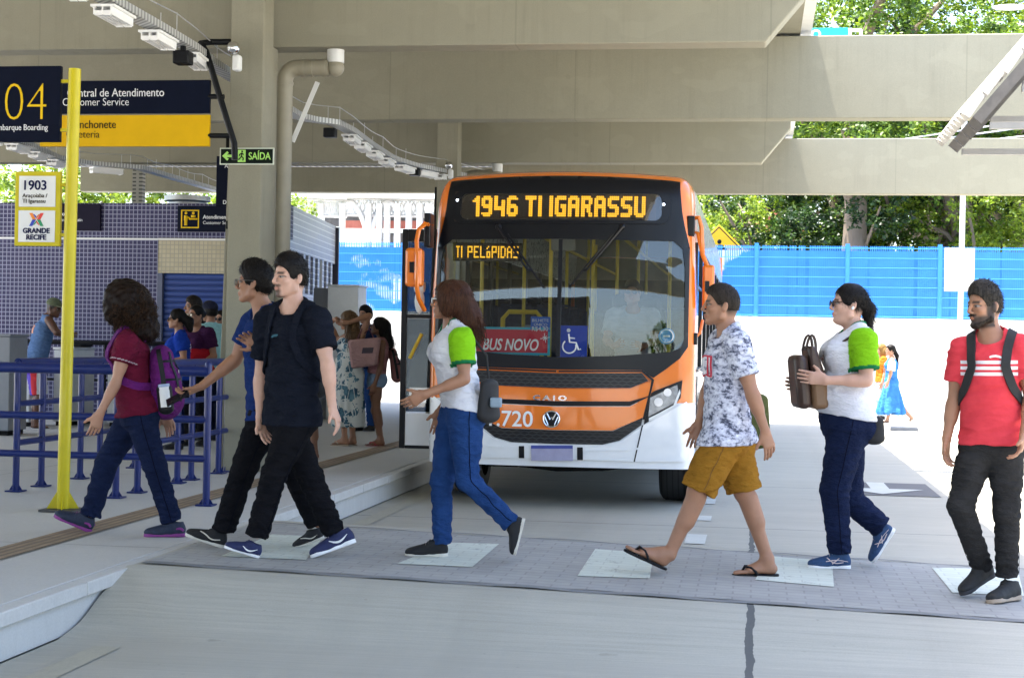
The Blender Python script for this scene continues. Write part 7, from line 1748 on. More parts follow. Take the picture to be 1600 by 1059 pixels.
for i, (w_, dz) in enumerate(((.06, .02), (.048, .004), (.028, -.012))): ribbon(tr, [c_-p.side/np.linalg.norm(p.side)*w_/2+p.up*dz, c_+p.side/np.linalg.norm(p.side)*w_/2+p.up*dz], .009, None, '', None, off=.001, th=.0015, n_=6, build=False, mb=b)
b.build('chest_print', plain('teal_print', (.02, .10, .14, 1), .7), sh3)
top, bot = p.che+p.up*.13-p.fw*.21, p.j['pel']+p.up*.06-p.fw*.20
bk3, _ = backpack(p, 'black backpack on the back of the young man in the black T-shirt', top, bot, .13, .085, m_vans); straps(p, sh3, m_bt, bk3, .042)

# 4 woman in white and green shirt, jeans
te_ = lambda p: p.slv
def team_shirt(p):
    def f(P):
        c = np.tile(np.array((.70, .70, .74)), (len(P), 1)); tor = np.full(len(P), 9.)
        for q in 'NF':
            a, e = p.j['s'+q], p.j['e'+q]; d_ = e-a; t_ = (P-a)@d_/(d_@d_); r_ = np.linalg.norm(P-a-np.clip(t_, 0, 1)[:, None]*d_, axis=1)
            sg = -1 if q == 'N' else 1; out = ((P-p.che)@(p.side/np.linalg.norm(p.side)))*sg
            m = (r_ < .088*p.S*p.fat**.5) & (t_ > -.3) & (out > .118*p.S*p.fat**.6); m = m & (t_ < te_(p)+.03); c[m] = (.22, .52, .012); te = p.slv; c[(r_ < .10*p.S*p.fat**.5) & (out > .10*p.S) & (t_ > te-.07) & (t_ < te+.03)] = (.012, .16, .055)
        nk = np.linalg.norm((P-p.j['nk'])-((P-p.j['nk'])@p.up)[:, None]*p.up, axis=1); c[(nk < .093*p.S) & ((P-p.j['nk'])@p.up > -.06)] = (.012, .17, .07)
        return c
    return f
m_team = attr_cloth('white_green_jersey')
p = Person('woman with long brown hair and lime sleeves passing in front of the bus', dict(hd=(701, 470), nk=(704, 512), pel=(722, 635), sN=(722, 530), sF=(704, 528), eN=(726, 592, -.21), wN=(664, 616, -.23), gN=(634, 633, -.22), eF=(716, 590, .2), wF=(690, 640, .2), gF=(684, 664, .2),
    hF=(713, 648), hN=(727, 646), kN=(730, 748), aN=(797, 816), heN=(821, 810), toN=(806, 868), kF=(690, 752), aF=(691, 846), heF=(700, 869), toF=(632, 869)), (665, 869, .08), tface=4, hface=-4, skin='tan', fem=True, fat=1.05, hands=(.3, .35))
p.slv = .64; p.body(); sh4 = p.shirt(m_team, hem=-.03, sl=.64, seed=41, amp=.007, cols=team_shirt(p), vneck=.06, hem_tilt=.35, loose=.98); p.trousers(m_denim, thigh=1.06, calf=.98, seed=42, jw=1.05)
for q in 'NF': p.shoe(q, m_vans, m_cream)
Rm = np.array([p.HF, p.HL, p.HU]); hd_ = p.hd
L = [p.cranium(.018, .02), cap_(hd_(-.06, 0, .02), hd_(-.13, -.01, -.12), .10, .085, .04), cap_(hd_(-.13, -.01, -.12), hd_(-.175, -.02, -.26), .080, .045, .04), ell_(hd_(.0, .08, .0), np.array((.06, .03, .10)), Rm, .03), ell_(hd_(.0, -.08, .0), np.array((.06, .03, .10)), Rm, .03)]
hb = p.hair_base(L, m_hbrown, 7, .007)
p.strands(m_hbrown, lambda rs: hd_(rs.uniform(-.09, -.01), rs.uniform(-.08, .08), rs.uniform(.0, .11)), lambda rs: hd_(rs.uniform(-.26, -.08), rs.uniform(-.09, .08), rs.uniform(-.30, -.14)), 9, 240, .0045, .006, 2.2, .03, parent=hb)
p.glasses(m_whitep, plain('dark_lens', (.03, .03, .035, 1), .1))
bg = thing('handbag', 'small black handbag behind the hip of the long-haired woman with lime sleeves', 'bag', at(764, 620, d=p.d-.1)); q = WL[bg.name]
blob([ecap(q-(0, 0, .11), q+(0, 0, .07), (.12, .05), (.10, .04), (.3, 1, 0), .03)], 'bag_body', m_vans, bg, .006, wr=(((20, 20, 30),), 3, .004)); b = MB(); b.tube([q+(0, 0, .07), q+(-.02, .0, .25), p.j['sN']+(.03, -.01, .06), p.j['nk']+(-.02, .05, .03)], .008, 6); b.build('bag_strap', m_vans, bg)
b = MB(); b.box((q[0]+.02, q[1]-.09, q[2]-.06), (q[0]+.09, q[1]-.05, q[2]+.0)); b.build('keyring', plain('grey_pouch', (.2, .27, .33, 1), .6), bg, bevel=.01)

# 5 man in patterned T-shirt and mustard shorts
p = Person('man in a black and white patterned T-shirt, mustard shorts and black flip flops', dict(hd=(1127, 477), nk=(1136, 520), pel=(1136, 672), sN=(1152, 537), sF=(1128, 534), eN=(1175, 614, -.22), wN=(1196, 674, -.22), gN=(1207, 714, -.22), eF=(1106, 610, .2), wF=(1092, 662, .16), gF=(1084, 692, .14),
    hN=(1129, 690), hF=(1142, 690), kN=(1090, 768), aN=(1046, 866), heN=(1040, 886), toN=(977, 857), kF=(1163, 768), aF=(1199, 872), heF=(1214, 896), toF=(1145, 896)), (1180, 900, .08), tface=5, hface=0, skin='tan', fat=1.07, hands=(.35, .4))
for q in 'NF': p.add_bare(q)
p.body()
n = N('mottled_print'); v = n.coords(); f1 = n.noise(n.mapv(v, (1, 1, 1.5)), 19, 5, .7); f2 = n.noise(n.mapv(v, (1, 1, 1.6)), 46, 3, .6); f3 = n.math('ADD', n.math('MULTIPLY', f1, .68), n.math('MULTIPLY', f2, .32))
col = n.ramp(f3, [(.38, (.05, .055, .085, 1)), (.44, (.15, .16, .22, 1)), (.475, (.38, .39, .48, 1)), (.53, (.55, .56, .66, 1)), (.62, (.70, .71, .78, 1))]); n.color(col).set(.9, 0, .2); n.bump(n.noise(n.mapv(v, (9, 9, 16)), 1.5, 3, .5), .5, .02); m_camo = n.m
sh5 = p.shirt(m_camo, hem=-.085, sl=.66, seed=51, amp=.007, loose=1.12, legr=.124); m_must = cloth('mustard_cotton', (.29, .135, .018, 1), .14); p.trousers(m_must, shorts=.98, thigh=1.12, seed=52, name='shorts', amp=.007, top=.02, jw=1.02, seamc=plain('mustard_thread', (.15, .065, .008, 1), .9))
for q in 'NF': p.sandal(q, m_black)
p.hair_short(m_hfade, top=.014, sides=.002, seed=54, amp=.0015, nape=-.03, brow=.077)
tr = bvh(sh5); s_ = p.side/np.linalg.norm(p.side); c_ = p.che+p.fw*.2-p.up*.02; b = MB()
for dz in np.linspace(-.05, .05, 6): ribbon(tr, [c_-s_*.14+p.up*dz, c_+p.fw*.05+p.up*dz, c_+s_*.10+p.up*dz], .0205, None, '', None, off=.004, th=.002, n_=16, build=False, mb=b)
pr_ = b.build('chest_print', plain('print_white', (.68, .66, .70, 1), .8), sh5); b = MB()
for dz in (-.062, .062): ribbon(tr, [c_-s_*.145+p.up*dz, c_+p.fw*.05+p.up*dz, c_+s_*.105+p.up*dz], .010, None, '', None, off=.005, th=.003, n_=16, build=False, mb=b)
for dx in (-.135, -.085): ribbon(tr, [c_+s_*dx-p.up*.06, c_+s_*dx+p.up*.06], .014, None, '', None, off=.007, th=.003, n_=8, build=False, mb=b)
b.build('print_border', plain('print_red', (.50, .03, .06, 1), .8), pr_)
bg = thing('bag', 'olive green bag carried behind the man in mustard shorts', 'bag', at(1182, 650, d=p.d+.16)); q = WL[bg.name]
blob([ecap(q-(0, 0, .15), q+(0, 0, .10), (.09, .05), (.07, .04), (1, .2, 0), .03)], 'bag_body', cloth('olive_cloth', (.085, .095, .035, 1), .25), bg, .007); b = MB(); b.tube([q+(-.02, 0, .1), p.j['sF']+(.04, 0, .06)], .008, 6); b.build('bag_strap', m_vans, bg)

# 6 woman hugging a brown bag
p = Person('woman with black glasses and lime sleeves hugging a brown bag', dict(hd=(1326, 475), nk=(1333, 517), pel=(1322, 650), sN=(1350, 532, -.2), sF=(1331, 530, .2), eN=(1354, 594, -.24), wN=(1290, 594, -.235), gN=(1254, 588, -.20), eF=(1318, 596, .24), wF=(1258, 606, .17), gF=(1228, 598, .14),
    hN=(1326, 665), hF=(1320, 665), kN=(1304, 765), aN=(1312, 860), heN=(1329, 888), toN=(1261, 887), kF=(1326, 778), aF=(1376, 822), heF=(1399, 826), toF=(1364, 880)), (1295, 888, -.08), tface=3, hface=2, skin='light', fem=True, fat=1.27, bust=1.15, hands=(.15, .4), headscale=1.03, palm=dict(N=(0, 1, 0)))
p.slv = .74; p.body(); p.shirt(m_team, hem=-.005, sl=.74, seed=61, amp=.006, cols=team_shirt(p), loose=1.03, hem_tilt=.1); p.trousers(m_dnavy, thigh=1.0, calf=1.12, seed=62, jw=1.15)
m_asx = plain('blue_mesh', (.014, .05, .13, 1), .75, var=.2, scale=60); m_pink = plain('pale_pink_trim', (.62, .50, .48, 1), .6)
for q in 'NF': p.shoe(q, m_asx, m_sole_w, mark=[([(.20, .045), (.42, .035), (.58, .075)], [.003, .004, .003]), ([(.30, .072), (.46, .035)], [.004, .004]), ([(.10, .05), (.34, .062), (.60, .050)], [.002, .004, .003])], markmat=m_pink)
Rm = np.array([p.HF, p.HL, p.HU]); hd_ = p.hd
p.hair_base([p.cranium(.010, .012), cap_(hd_(-.08, 0, .02), hd_(-.125, 0, -.03), .05, .045, .03), cap_(hd_(-.125, 0, -.03), hd_(-.135, 0, -.16), .040, .022, .03)], m_hblack, 8, .003, brow=.075)
p.glasses(m_black, glass('clear_lens', (.9, .9, .92, 1), .8, .03), u0=.004)
b = MB(); b.tube([hd_(-.01, .085, -.02), hd_(.0, .09, -.035)], .008, 8); b.build('earphone', m_whitep, p.root)
bg = thing('bag', 'brown leather bag hugged to the chest by the woman with black glasses', 'bag', at(1262, 590, d=p.d-.02)); q = WL[bg.name]
m_lea = plain('dark_brown_leather', (.045, .022, .014, 1), .45, var=.25); m_lea2 = plain('tan_leather', (.19, .105, .05, 1), .5, var=.15)
fx = -_r; sdv = np.array([_f[0], _f[1], 0]); upv = np.array([.04, 0, 1.0])
lean = nrm_(fx*.10+np.array((0, 0, 1.0))); fl = nrm_(np.cross(lean, sdv)); fl = fl if fl@fx > 0 else -fl
b = MB(); b.obox(q+fl*.055-lean*.02, fl*.045, sdv*.15, lean*.17); b.build('front_pocket', m_lea, bg, bevel=.035)
b = MB(); b.obox(q-fl*.045-lean*.09, fl*.053, sdv*.145, lean*.11); b.build('bag_body', m_lea2, bg, bevel=.03)
b = MB(); b.prism([(-.09, .02), (.0, .02), (.005, .20), (-.045, .20)], q-sdv*.14, fl, lean, sdv*.28); b.build('flap', m_lea, bg, bevel=.02)
b = MB()
for s_ in (-.06, .06): b.tube([q+sdv*s_+upv*.17+fx*.03*math.cos(a)+upv*.10*math.sin(a) for a in np.linspace(0, math.pi, 9)], .009, 6)
b.tube([q-fx*.07+upv*.12-sdv*.1, p.che+p.fw*.18-sdv*.05, p.j['sN']+(0, 0, .08)-sdv*.02, p.j['sN']+(0, 0, .075)-p.fw*.05], .010, 6); b.build('bag_handle', m_lea, bg)
hb_ = thing('handbag', 'dark small bag at the back hip of the woman with black glasses', 'bag', at(1366, 670, d=p.d-.12)); q = WL[hb_.name]; blob([ecap(q-(0, 0, .06), q+(0, 0, .05), (.07, .04), (.06, .035), (1, .2, 0), .02)], 'bag_body', m_vans, hb_, .007)

# 7 bearded man in coral shirt
p = Person('bearded man in a coral T-shirt with three white chest stripes', dict(hd=(1538, 477), nk=(1548, 527), pel=(1549, 682), sN=(1596, 545, -.06), sF=(1504, 546, .08), eN=(1611, 622, -.10), wN=(1600, 680, -.20), gN=(1589, 722, -.24), eF=(1490, 630, .10), wF=(1479, 686, .06), gF=(1477, 724, .03),
    hN=(1571, 694, -.02), hF=(1528, 694, .03), kN=(1573, 800, -.06), aN=(1573, 896, -.02), heN=(1592, 936, .02), toN=(1546, 943, -.18), kF=(1501, 790, -.03), aF=(1534, 884, .10), heF=(1553, 898, .14), toF=(1502, 931, .0)), (1565, 941, -.08), tface=72, hface=24, hpitch=-6, skin='tan', beard='full', hands=(.45, .4))
p.body()
n = N('coral_striped_jersey'); a_ = n.n('ShaderNodeAttribute'); a_.attribute_name = 'Col'; sp = n.n('ShaderNodeSeparateColor'); n.l(a_.outputs['Color'], sp.inputs[0]); v = n.coords()
st = n.math('MULTIPLY', n.math('LESS_THAN', n.math('FRACT', n.math('MULTIPLY', n.math('ADD', sp.outputs[0], 10.0), 1/.033)), .58), n.math('MULTIPLY', n.math('LESS_THAN', n.math('ABSOLUTE', n.math('SUBTRACT', sp.outputs[0], .0485)), .0495), n.math('MULTIPLY', n.math('GREATER_THAN', sp.outputs[1], 0.0), n.math('GREATER_THAN', sp.outputs[2], 0.0))))
n.color(n.mix(st, n.ramp(n.noise(v, 7, 4), [(.3, (.56, .040, .055, 1)), (.7, (.66, .055, .070, 1))]), (.78, .74, .76, 1))).set(.9, 0, .2); n.bump(n.noise(n.mapv(v, (9, 9, 16)), 1.5, 3, .5), .5, .02); m_coral = n.m
def coral(P, p=p):
    s = p.side/np.linalg.norm(p.side); x = np.abs((P-p.che)@s); c = np.zeros((len(P), 3)); c[:, 0] = (P-p.che)@p.up+.045; c[:, 1] = (P-p.che)@p.fw+.03; c[:, 2] = .158-x; return c
sh7 = p.shirt(m_coral, hem=-.045, sl=.60, seed=71, amp=.008, cols=coral, loose=1.06); p.trousers(m_char, thigh=.95, calf=1.0, seed=72, jw=1.05)
m_gsh = plain('black_trainer', (.014, .014, .014, 1), .75, var=.3, scale=50); m_tan = plain('tan_sole', (.35, .27, .2, 1), .7)
for q in 'NF': p.shoe(q, m_gsh, m_tan if q == 'N' else m_sole_d, laces=True, markmat=m_gsh)
hg = p.hair_short(m_hgrey, top=.030, sides=.002, seed=74, amp=.0022, nape=-.05, brow=.077)
L = [cap_(p.hd(.074, .014, -.108), p.hd(.012, .056, -.078), .019, .018, .02), cap_(p.hd(.074, -.014, -.108), p.hd(.012, -.056, -.078), .019, .018, .02), cap_(p.hd(.012, .058, -.078), p.hd(.0, .062, -.03), .018, .012, .015), cap_(p.hd(.012, -.058, -.078), p.hd(.0, -.062, -.03), .018, .012, .015), ell_(p.hd(.070, 0, -.112), np.array((.022, .028, .022))*p.hs, np.array([p.HF, p.HL, p.HU]), .015), cap_(p.hd(.101, .022, -.054), p.hd(.104, 0, -.049), .005, .006, .004), cap_(p.hd(.101, -.022, -.054), p.hd(.104, 0, -.049), .005, .006, .004)]
lo = np.min([bounds(x)[0] for x in L], 0); hi = np.max([bounds(x)[1] for x in L], 0); V = Vol(lo, hi, .004)
for x in L: V.add(x)
V.cut(ell_(p.hd(.10, 0, -.068), np.array((.03, .024, .013))*p.hs, np.array([p.HF, p.HL, p.HU])), 0, .004)
P_, F_ = V.mesh(); P_ = P_+vnormals(P_, F_)*waves(P_, ((120, 120, 120), (220, 220, 220)), 4, .0025)[:, None]; link_mesh('beard', P_, F_, m_hfade, p.root)
top, bot = p.che+p.up*.14-p.fw*.22, p.j['pel']+p.up*.10-p.fw*.20
bk7, _ = backpack(p, 'black backpack worn by the bearded man in the coral shirt', top, bot, .14, .08, m_vans); straps(p, sh7, m_vans, bk7, .052, xs=(.10, .085))
b = MB(); tr = bvh(sh7); c_ = p.che+p.fw*.2+p.up*.085-p.side/np.linalg.norm(p.side)*.065; ribbon(tr, [c_-p.side*.05, c_+p.side*.05], .012, None, '', None, off=.001, th=.0015, n_=5, build=False, mb=b); b.build('chest_logo', m_wtext, sh7)

# ================================================================== people on the platform and beyond
def simple(label, hx, hy, d, a, shirt, trou, hair, skin='tan', fem=False, fat=1.0, H=1.68, armN=None, armF=None, h=.009, sl=.62, shorts=None, hface=None, group=None, footmat=None, w=None, hem=-.05, pz=.25, scols=None, hcut='short', hpitch=0, barefeet=False, hip=0):
    j, c = stand(hx, hy, d, a, H, w=w or (.155 if fem else .17), armN=armN, armF=armF, hip=hip)
    p = Person(label, j, c, d=d, tface=a, hface=a if hface is None else hface, skin=skin, fem=fem, fat=fat, h=h, pose_z=pz, hpitch=hpitch)
    # rest the soles exactly on the floor
    dz = pz-min(p.j[k][2] for k in ('heN', 'heF', 'toN', 'toF'))
    if barefeet:
        for q in 'NF': p.add_bare(q)
    p.body(); o = None
    if shirt is not None: o = p.shirt(shirt, sl=sl, hem=hem, seed=int(hx), amp=.007, cols=scols)
    if trou is not None: p.trousers(trou, seed=int(hx)+1, shorts=shorts, calf=1.1, name='shorts' if shorts else 'trousers')
    if not barefeet:
        for q in 'NF': p.shoe(q, footmat or m_vans, m_sole_d, laces=False, h=.007)
    if hcut == 'short': p.hair_short(hair, top=.022, sides=.012, seed=int(hx)+2)
    return p, o
PLAT = 'people waiting on the platform'
# woman in royal blue T-shirt
m_vblue = cloth('bright_blue_cotton', (.012, .045, .32, 1), .12)
p, s_ = simple('woman with a dark ponytail in a bright blue T-shirt waiting behind the railing', 276, 508, 18.3, 8, m_vblue, m_dnavy, m_hblack, 'tan', True, 1.1, 1.60, hcut=None, group=None, armN='bent')
p.hair_base([p.cranium(.012, .016), cap_(p.hd(-.10, 0, .0), p.hd(-.15, 0, -.03), .055, .06, .03), cap_(p.hd(-.15, 0, -.03), p.hd(-.17, 0, -.13), .055, .035, .03)], m_hblack, 3, .005, h=.008); p.glasses(m_black, plain('dark_lens_b', (.02, .02, .02, 1), .08))
tr = bvh(s_); b = MB()
for i, w_ in enumerate((.16, .13, .06)): c_ = p.che-p.fw*.2+p.up*(.03-.035*i); s2 = p.side/np.linalg.norm(p.side); ribbon(tr, [c_-s2*w_/2-s2*.06, c_+s2*w_/2-s2*.06], .012, None, '', None, off=.001, th=.002, n_=6, build=False, mb=b)
b.build('back_print', m_wtext, s_)
m_hc = attr_cloth('two_tone_cotton')
def tone2(P):
    z = P[:, 2]; c = np.tile(np.array((.045, .012, .045)), (len(P), 1)); c[z < at(300, 545, d=18.8)[2]] = (.36, .012, .02); return c
p, s_ = simple('woman with glasses in a purple and red T-shirt behind the blue railing', 306, 496, 18.9, 62, m_hc, m_dblack, m_hblack, 'tan', True, 1.2, 1.66, armN='belly', armF='belly', hcut=None, hface=50, scols=tone2)
p.hair_base([p.cranium(.008, .012), ell_(p.hd(-.11, 0, .02), np.array((.04, .05, .05)), np.eye(3), .02)], m_hblack, 4, .003, h=.008, brow=.08); p.glasses(m_black, glass('lens_c', (.9, .9, .9, 1), .8, .05))
q = p.j['wN']; b = MB(); d_ = nrm_(q-p.j['eN']); a1 = nrm_(np.cross(d_, (0, 0, 1))); a2 = np.cross(d_, a1); b.tube([q-d_*.02+.032*(a1*math.cos(t_)+a2*math.sin(t_)) for t_ in np.linspace(0, 6.283, 15)[:-1]], .009, 6, closed=True); b.sphere(q-d_*.02+a1*.035, .02, 10, 6); b.build('wristwatch', plain('gold', (.75, .6, .25, 1), .25, 1), p.root)
simple('short-haired person whose head shows above the woman in purple and red', 302, 480, 20.6, 30, m_dblack, m_dblack, m_hfade, 'tan', False, 1.0, 1.80)
m_cyan = cloth('pale_cyan_cotton', (.36, .66, .66, 1), .08)
p, s_ = simple('man in a dark cap and pale turquoise T-shirt turned away beside the column', 327, 497, 19.9, -38, m_cyan, m_dnavy, m_hblack, 'tan', False, 1.1, 1.72, armN='belly', w=.18)
cl_ = [ell_(p.hd(-.012, 0, .055), np.array((.112, .092, .085)), np.array([p.HF, p.HL, p.HU]), .02)]; capo = blob(cl_, 'cap', cloth('dark_cap', (.02, .022, .04, 1), .2), p.root, .008, planes=((p.hd(0, 0, .035), -p.HU),)); b = MB(); b.add([p.hd(f, l, u) for u in (.040, .046) for f, l in ((.07, -.07), (.17, -.045), (.185, 0), (.17, .045), (.07, .07))], [(4, 3, 2, 1, 0), (5, 6, 7, 8, 9)]+[(i, (i+1) % 5, (i+1) % 5+5, i+5) for i in range(5)]); b.build('peak', m_vans, capo)
p, s_ = simple('woman in black sunglasses right beside the dark edge of the column', 345, 497, 21.2, 75, cloth('pale_pink_cotton', (.5, .42, .42, 1), .1), m_denim, m_hblack, 'mid', True, 1.05, 1.64, hcut=None, armF='belly')
p.hair_base([p.cranium(.010, .012), ell_(p.hd(-.08, 0, -.02), np.array((.06, .08, .09)), np.eye(3), .02)], m_hblack, 4, .003, h=.008, brow=.075); p.glasses(m_black, m_black)
# man leaning on the counter
j = dict(hd=(84, 503, 0), nk=(72, 520, 0), pel=(55, 590, 0), sN=(76, 522, -.16), sF=(70, 520, .18), eN=(88, 541, -.24), wN=(104, 545, -.12), gN=(113, 545, -.08), eF=(86, 540, .22), wF=(104, 545, .14), gF=(113, 545, .10),
    hN=(56, 595), hF=(54, 595), kN=(62, 640), aN=(55, 680), heN=(51, 690), toN=(76, 690), kF=(60, 640), aF=(52, 680), heF=(48, 690), toF=(74, 690))
p = Person('man in a green cap and blue sleeveless top leaning on a white counter', j, (60, 690, 0), d=22.0, tface=180, hface=165, hpitch=-14, skin='dark', fat=1.15, h=.009, pose_z=.25, scale=1.0)
p.add_bare('N'); p.add_bare('F'); p.body()
m_tank = cloth('blue_tank_cotton', (.11, .19, .36, 1), .12); s_ = p.shirt(m_tank, hem=-.03, sleeves=False, tank=True, seed=81, amp=.006)
n = N('panel_shorts'); v = n.coords(); X, Y, Z = n.sep(v); n.color(n.mix(n.math('GREATER_THAN', X, .02), (.10, .05, .42, 1), n.mix(n.math('GREATER_THAN', X, .11), (.55, .02, .03, 1), (.6, .6, .62, 1)))).set(.8); p.trousers(n.m, shorts=.95, seed=82, name='shorts', thigh=1.1)
for q in 'NF': p.sandal(q, m_black)
tr = bvh(s_); b = MB(); c_ = p.che-p.fw*.2
for i, dz in enumerate((.08, .04, 0, -.04)): s2 = p.side/np.linalg.norm(p.side); ribbon(tr, [c_-s2*.08+p.up*dz, c_+s2*.06+p.up*dz], .03, None, '', None, off=.001, th=.002, n_=6, build=False, mb=b); b.m = [min(3, int(k/(len(b.f)/(i+1)))) if False else m_ for k, m_ in enumerate(b.m)]
b.build('back_print', plain('salmon_print', (.55, .26, .17, 1), .8, var=.4, scale=25), s_)
cl_ = [ell_(p.hd(-.012, 0, .055), np.array((.112, .092, .088)), np.array([p.HF, p.HL, p.HU]), .02)]; capo = blob(cl_, 'cap', cloth('olive_cap', (.13, .15, .09, 1), .2), p.root, .008, planes=((p.hd(0, 0, .035), -p.HU),)); b = MB(); b.add([p.hd(f, l, u) for u in (.040, .046) for f, l in ((.07, -.07), (.17, -.045), (.185, 0), (.17, .045), (.07, .07))], [(4, 3, 2, 1, 0), (5, 6, 7, 8, 9)]+[(i, (i+1) % 5, (i+1) % 5+5, i+5) for i in range(5)]); b.build('peak', plain('cap_peak', (.25, .25, .17, 1), .8), capo)

# woman in floral dress arranging her hair
d = 19.5; s1 = FPX/d
j, c = stand(543, 500, d, -35, 1.62, w=.155)
px = lambda x, y, o=0: (x, y, o)
j.update(eN=px(577, 492, -.16), wN=px(545, 503, -.22), gN=px(526, 509, -.20), sN=px(562, 533, -.10), eF=px(514, 503, .18), wF=px(526, 497, .05), gF=px(536, 505, .0), sF=px(528, 533, .12))
p = Person('woman in a long leaf-print dress lifting her long brown hair', j, (553, 695, 0), d=d, tface=-35, hface=-30, skin='tan', fem=True, h=.008, pose_z=.25)
for q in 'NF': p.add_bare(q)
p.body()
n = N('leaf_print'); v = n.coords(); w1 = n.noise(n.mapv(v, (1, 1, .8)), 6.5, 4, .6); vr = n.n('ShaderNodeTexVoronoi'); vr.feature = 'DISTANCE_TO_EDGE'; vr.inputs['Scale'].default_value = 11; n.l(n.mapv(v, (1, 1, .55), (.5, .4, .3)), vr.inputs['Vector'])
lf = n.math('MULTIPLY', n.math('GREATER_THAN', w1, .52), n.math('GREATER_THAN', n.math('ADD', vr.outputs['Distance'], n.math('MULTIPLY', n.noise(v, 40, 2), .05)), .06))
n.color(n.mix(lf, (.58, .60, .57, 1), n.ramp(n.noise(v, 9, 3), [(.4, (.03, .075, .12, 1)), (.6, (.12, .24, .30, 1))]))).set(.85, 0, .2); m_leafp = n.m
bt = lerp(p.j['kN'], p.j['aN'], .62); bt = np.array([p.j['pel'][0], p.j['pel'][1], bt[2]])
p.skirt(m_leafp, p.che+p.up*.11, bt, (.205, .16), (.22, .18), fold=.008, amp=.006)
Rm = np.array([p.HF, p.HL, p.HU]); hb = p.hair_base([p.cranium(.016, .018), cap_(p.hd(-.07, 0, .0), p.hd(-.15, .05, -.20), .095, .085, .04), cap_(p.hd(-.15, .05, -.2), p.hd(-.16, .08, -.36), .08, .05, .04)], m_hlong, 5, .008, h=.008)
p.strands(m_hlong, lambda rs: p.hd(rs.uniform(-.1, 0), rs.uniform(-.08, .1), rs.uniform(-.02, .1)), lambda rs: p.hd(rs.uniform(-.24, -.08), rs.uniform(-.06, .20), rs.uniform(-.46, -.2)), 6, 140, .006, .005, 2, .03, parent=hb)
for q in 'NF': p.sandal(q, m_tan)
tb = thing('tote_bag', 'pink tote bag with a dark patch, carried by the woman in the leaf-print dress', 'bag', at(567, 552, d=d-.22)); q = WL[tb.name]
m_tote = cloth('pink_canvas', (.40, .24, .23, 1), .12); ax_ = nrm_(_r*.97+_f*.1); upv = nrm_(np.array((0, 0, 1.0))+_r*.18)
b = MB(); b.prism([(-.21, .16), (.18, .20), (.20, -.14), (-.10, -.19)], q-_f*.05, ax_, upv, _f*.10); b.build('bag_body', m_tote, tb, bevel=.03); b = MB(); b.prism([(-.01, .07), (.12, .075), (.12, .005), (-.01, .0)], q-_f*.054, ax_, upv, _f*.003); b.build('patch', plain('dark_patch', (.05, .035, .05, 1), .7), tb)
b = MB(); b.tube([q+ax_*-.10+upv*.16, q+ax_*-.07+upv*.30, p.j['sN']+(0, 0, .07)], .008, 6); b.tube([q+ax_*.10+upv*.18, q+ax_*.02+upv*.30, p.j['sN']+(.02, 0, .07)], .008, 6); b.build('bag_handle', plain('maroon_strap', (.10, .02, .03, 1), .6), tb)
# man behind her
p, s_ = simple('man in a dark navy shirt standing behind the woman in the leaf-print dress', 571, 481, 22.6, 55, m_dnavy, m_denim, m_hblack, 'tan', False, 1.05, 1.76, h=.009, armF='belly')
# girl in shorts
d = 19.6
j, c = stand(592, 513, d, 4, 1.56, w=.145, hip=.06, armN=((-.02, .19, -.50), (.07, .19, -.76), (.10, .185, -.88)))
p = Person('young woman in a pink top and denim shorts by the open bus door', j, c, d=d, tface=4, hface=0, hpitch=6, skin='brown', fem=True, h=.008, pose_z=.25)
for q in 'NF': p.add_bare(q)
p.body(); sg_ = p.shirt(cloth('dusty_pink_cotton', (.36, .17, .18, 1), .1), hem=.06, sleeves=False, tank=True, seed=91, amp=.004, fit=.010, neck=.09); m_ltd = cloth('pale_denim', (.20, .28, .40, 1), .25); p.trousers(m_ltd, shorts=.22, top=.07, seed=92, name='shorts', thigh=1.02, amp=.004)
hb = p.hair_base([p.cranium(.016, .018), cap_(p.hd(-.07, 0, .0), p.hd(-.14, -.02, -.20), .09, .07, .04), cap_(p.hd(-.14, -.02, -.2), p.hd(-.20, -.03, -.38), .068, .04, .04)], m_hblack, 6, .008, h=.008)
p.strands(m_hblack, lambda rs: p.hd(rs.uniform(-.1, 0), rs.uniform(-.08, .08), rs.uniform(-.02, .1)), lambda rs: p.hd(rs.uniform(-.26, -.1), rs.uniform(-.10, .06), rs.uniform(-.46, -.2)), 6, 140, .005, .010, 3, .02, parent=hb)
m_pinks = plain('red_flip_flop', (.35, .04, .06, 1), .6)
for q in 'NF': p.sandal(q, m_pinks)
bkg, _ = backpack(p, 'limp dusty pink backpack on the young woman in denim shorts', at(612, 538, d=d), at(622, 600, d=d), .12, .07, cloth('dusty_pink_nylon', (.24, .10, .10, 1), .15)); straps(p, sg_, plain('pink_strap', (.24, .10, .10, 1), .7), bkg, .035)
# half-hidden person in shorts behind the young man in black
p, s_ = simple('person in grey shorts mostly hidden behind the young man in the black T-shirt', 489, 540, 17.3, 6, cloth('grey_cotton', (.12, .13, .14, 1), .1), cloth('grey_shorts', (.16, .17, .18, 1), .1), m_hblack, 'brown', False, 1.0, 1.36, shorts=1.05, barefeet=True, h=.009)
for q in 'NF': p.sandal(q, m_tan)
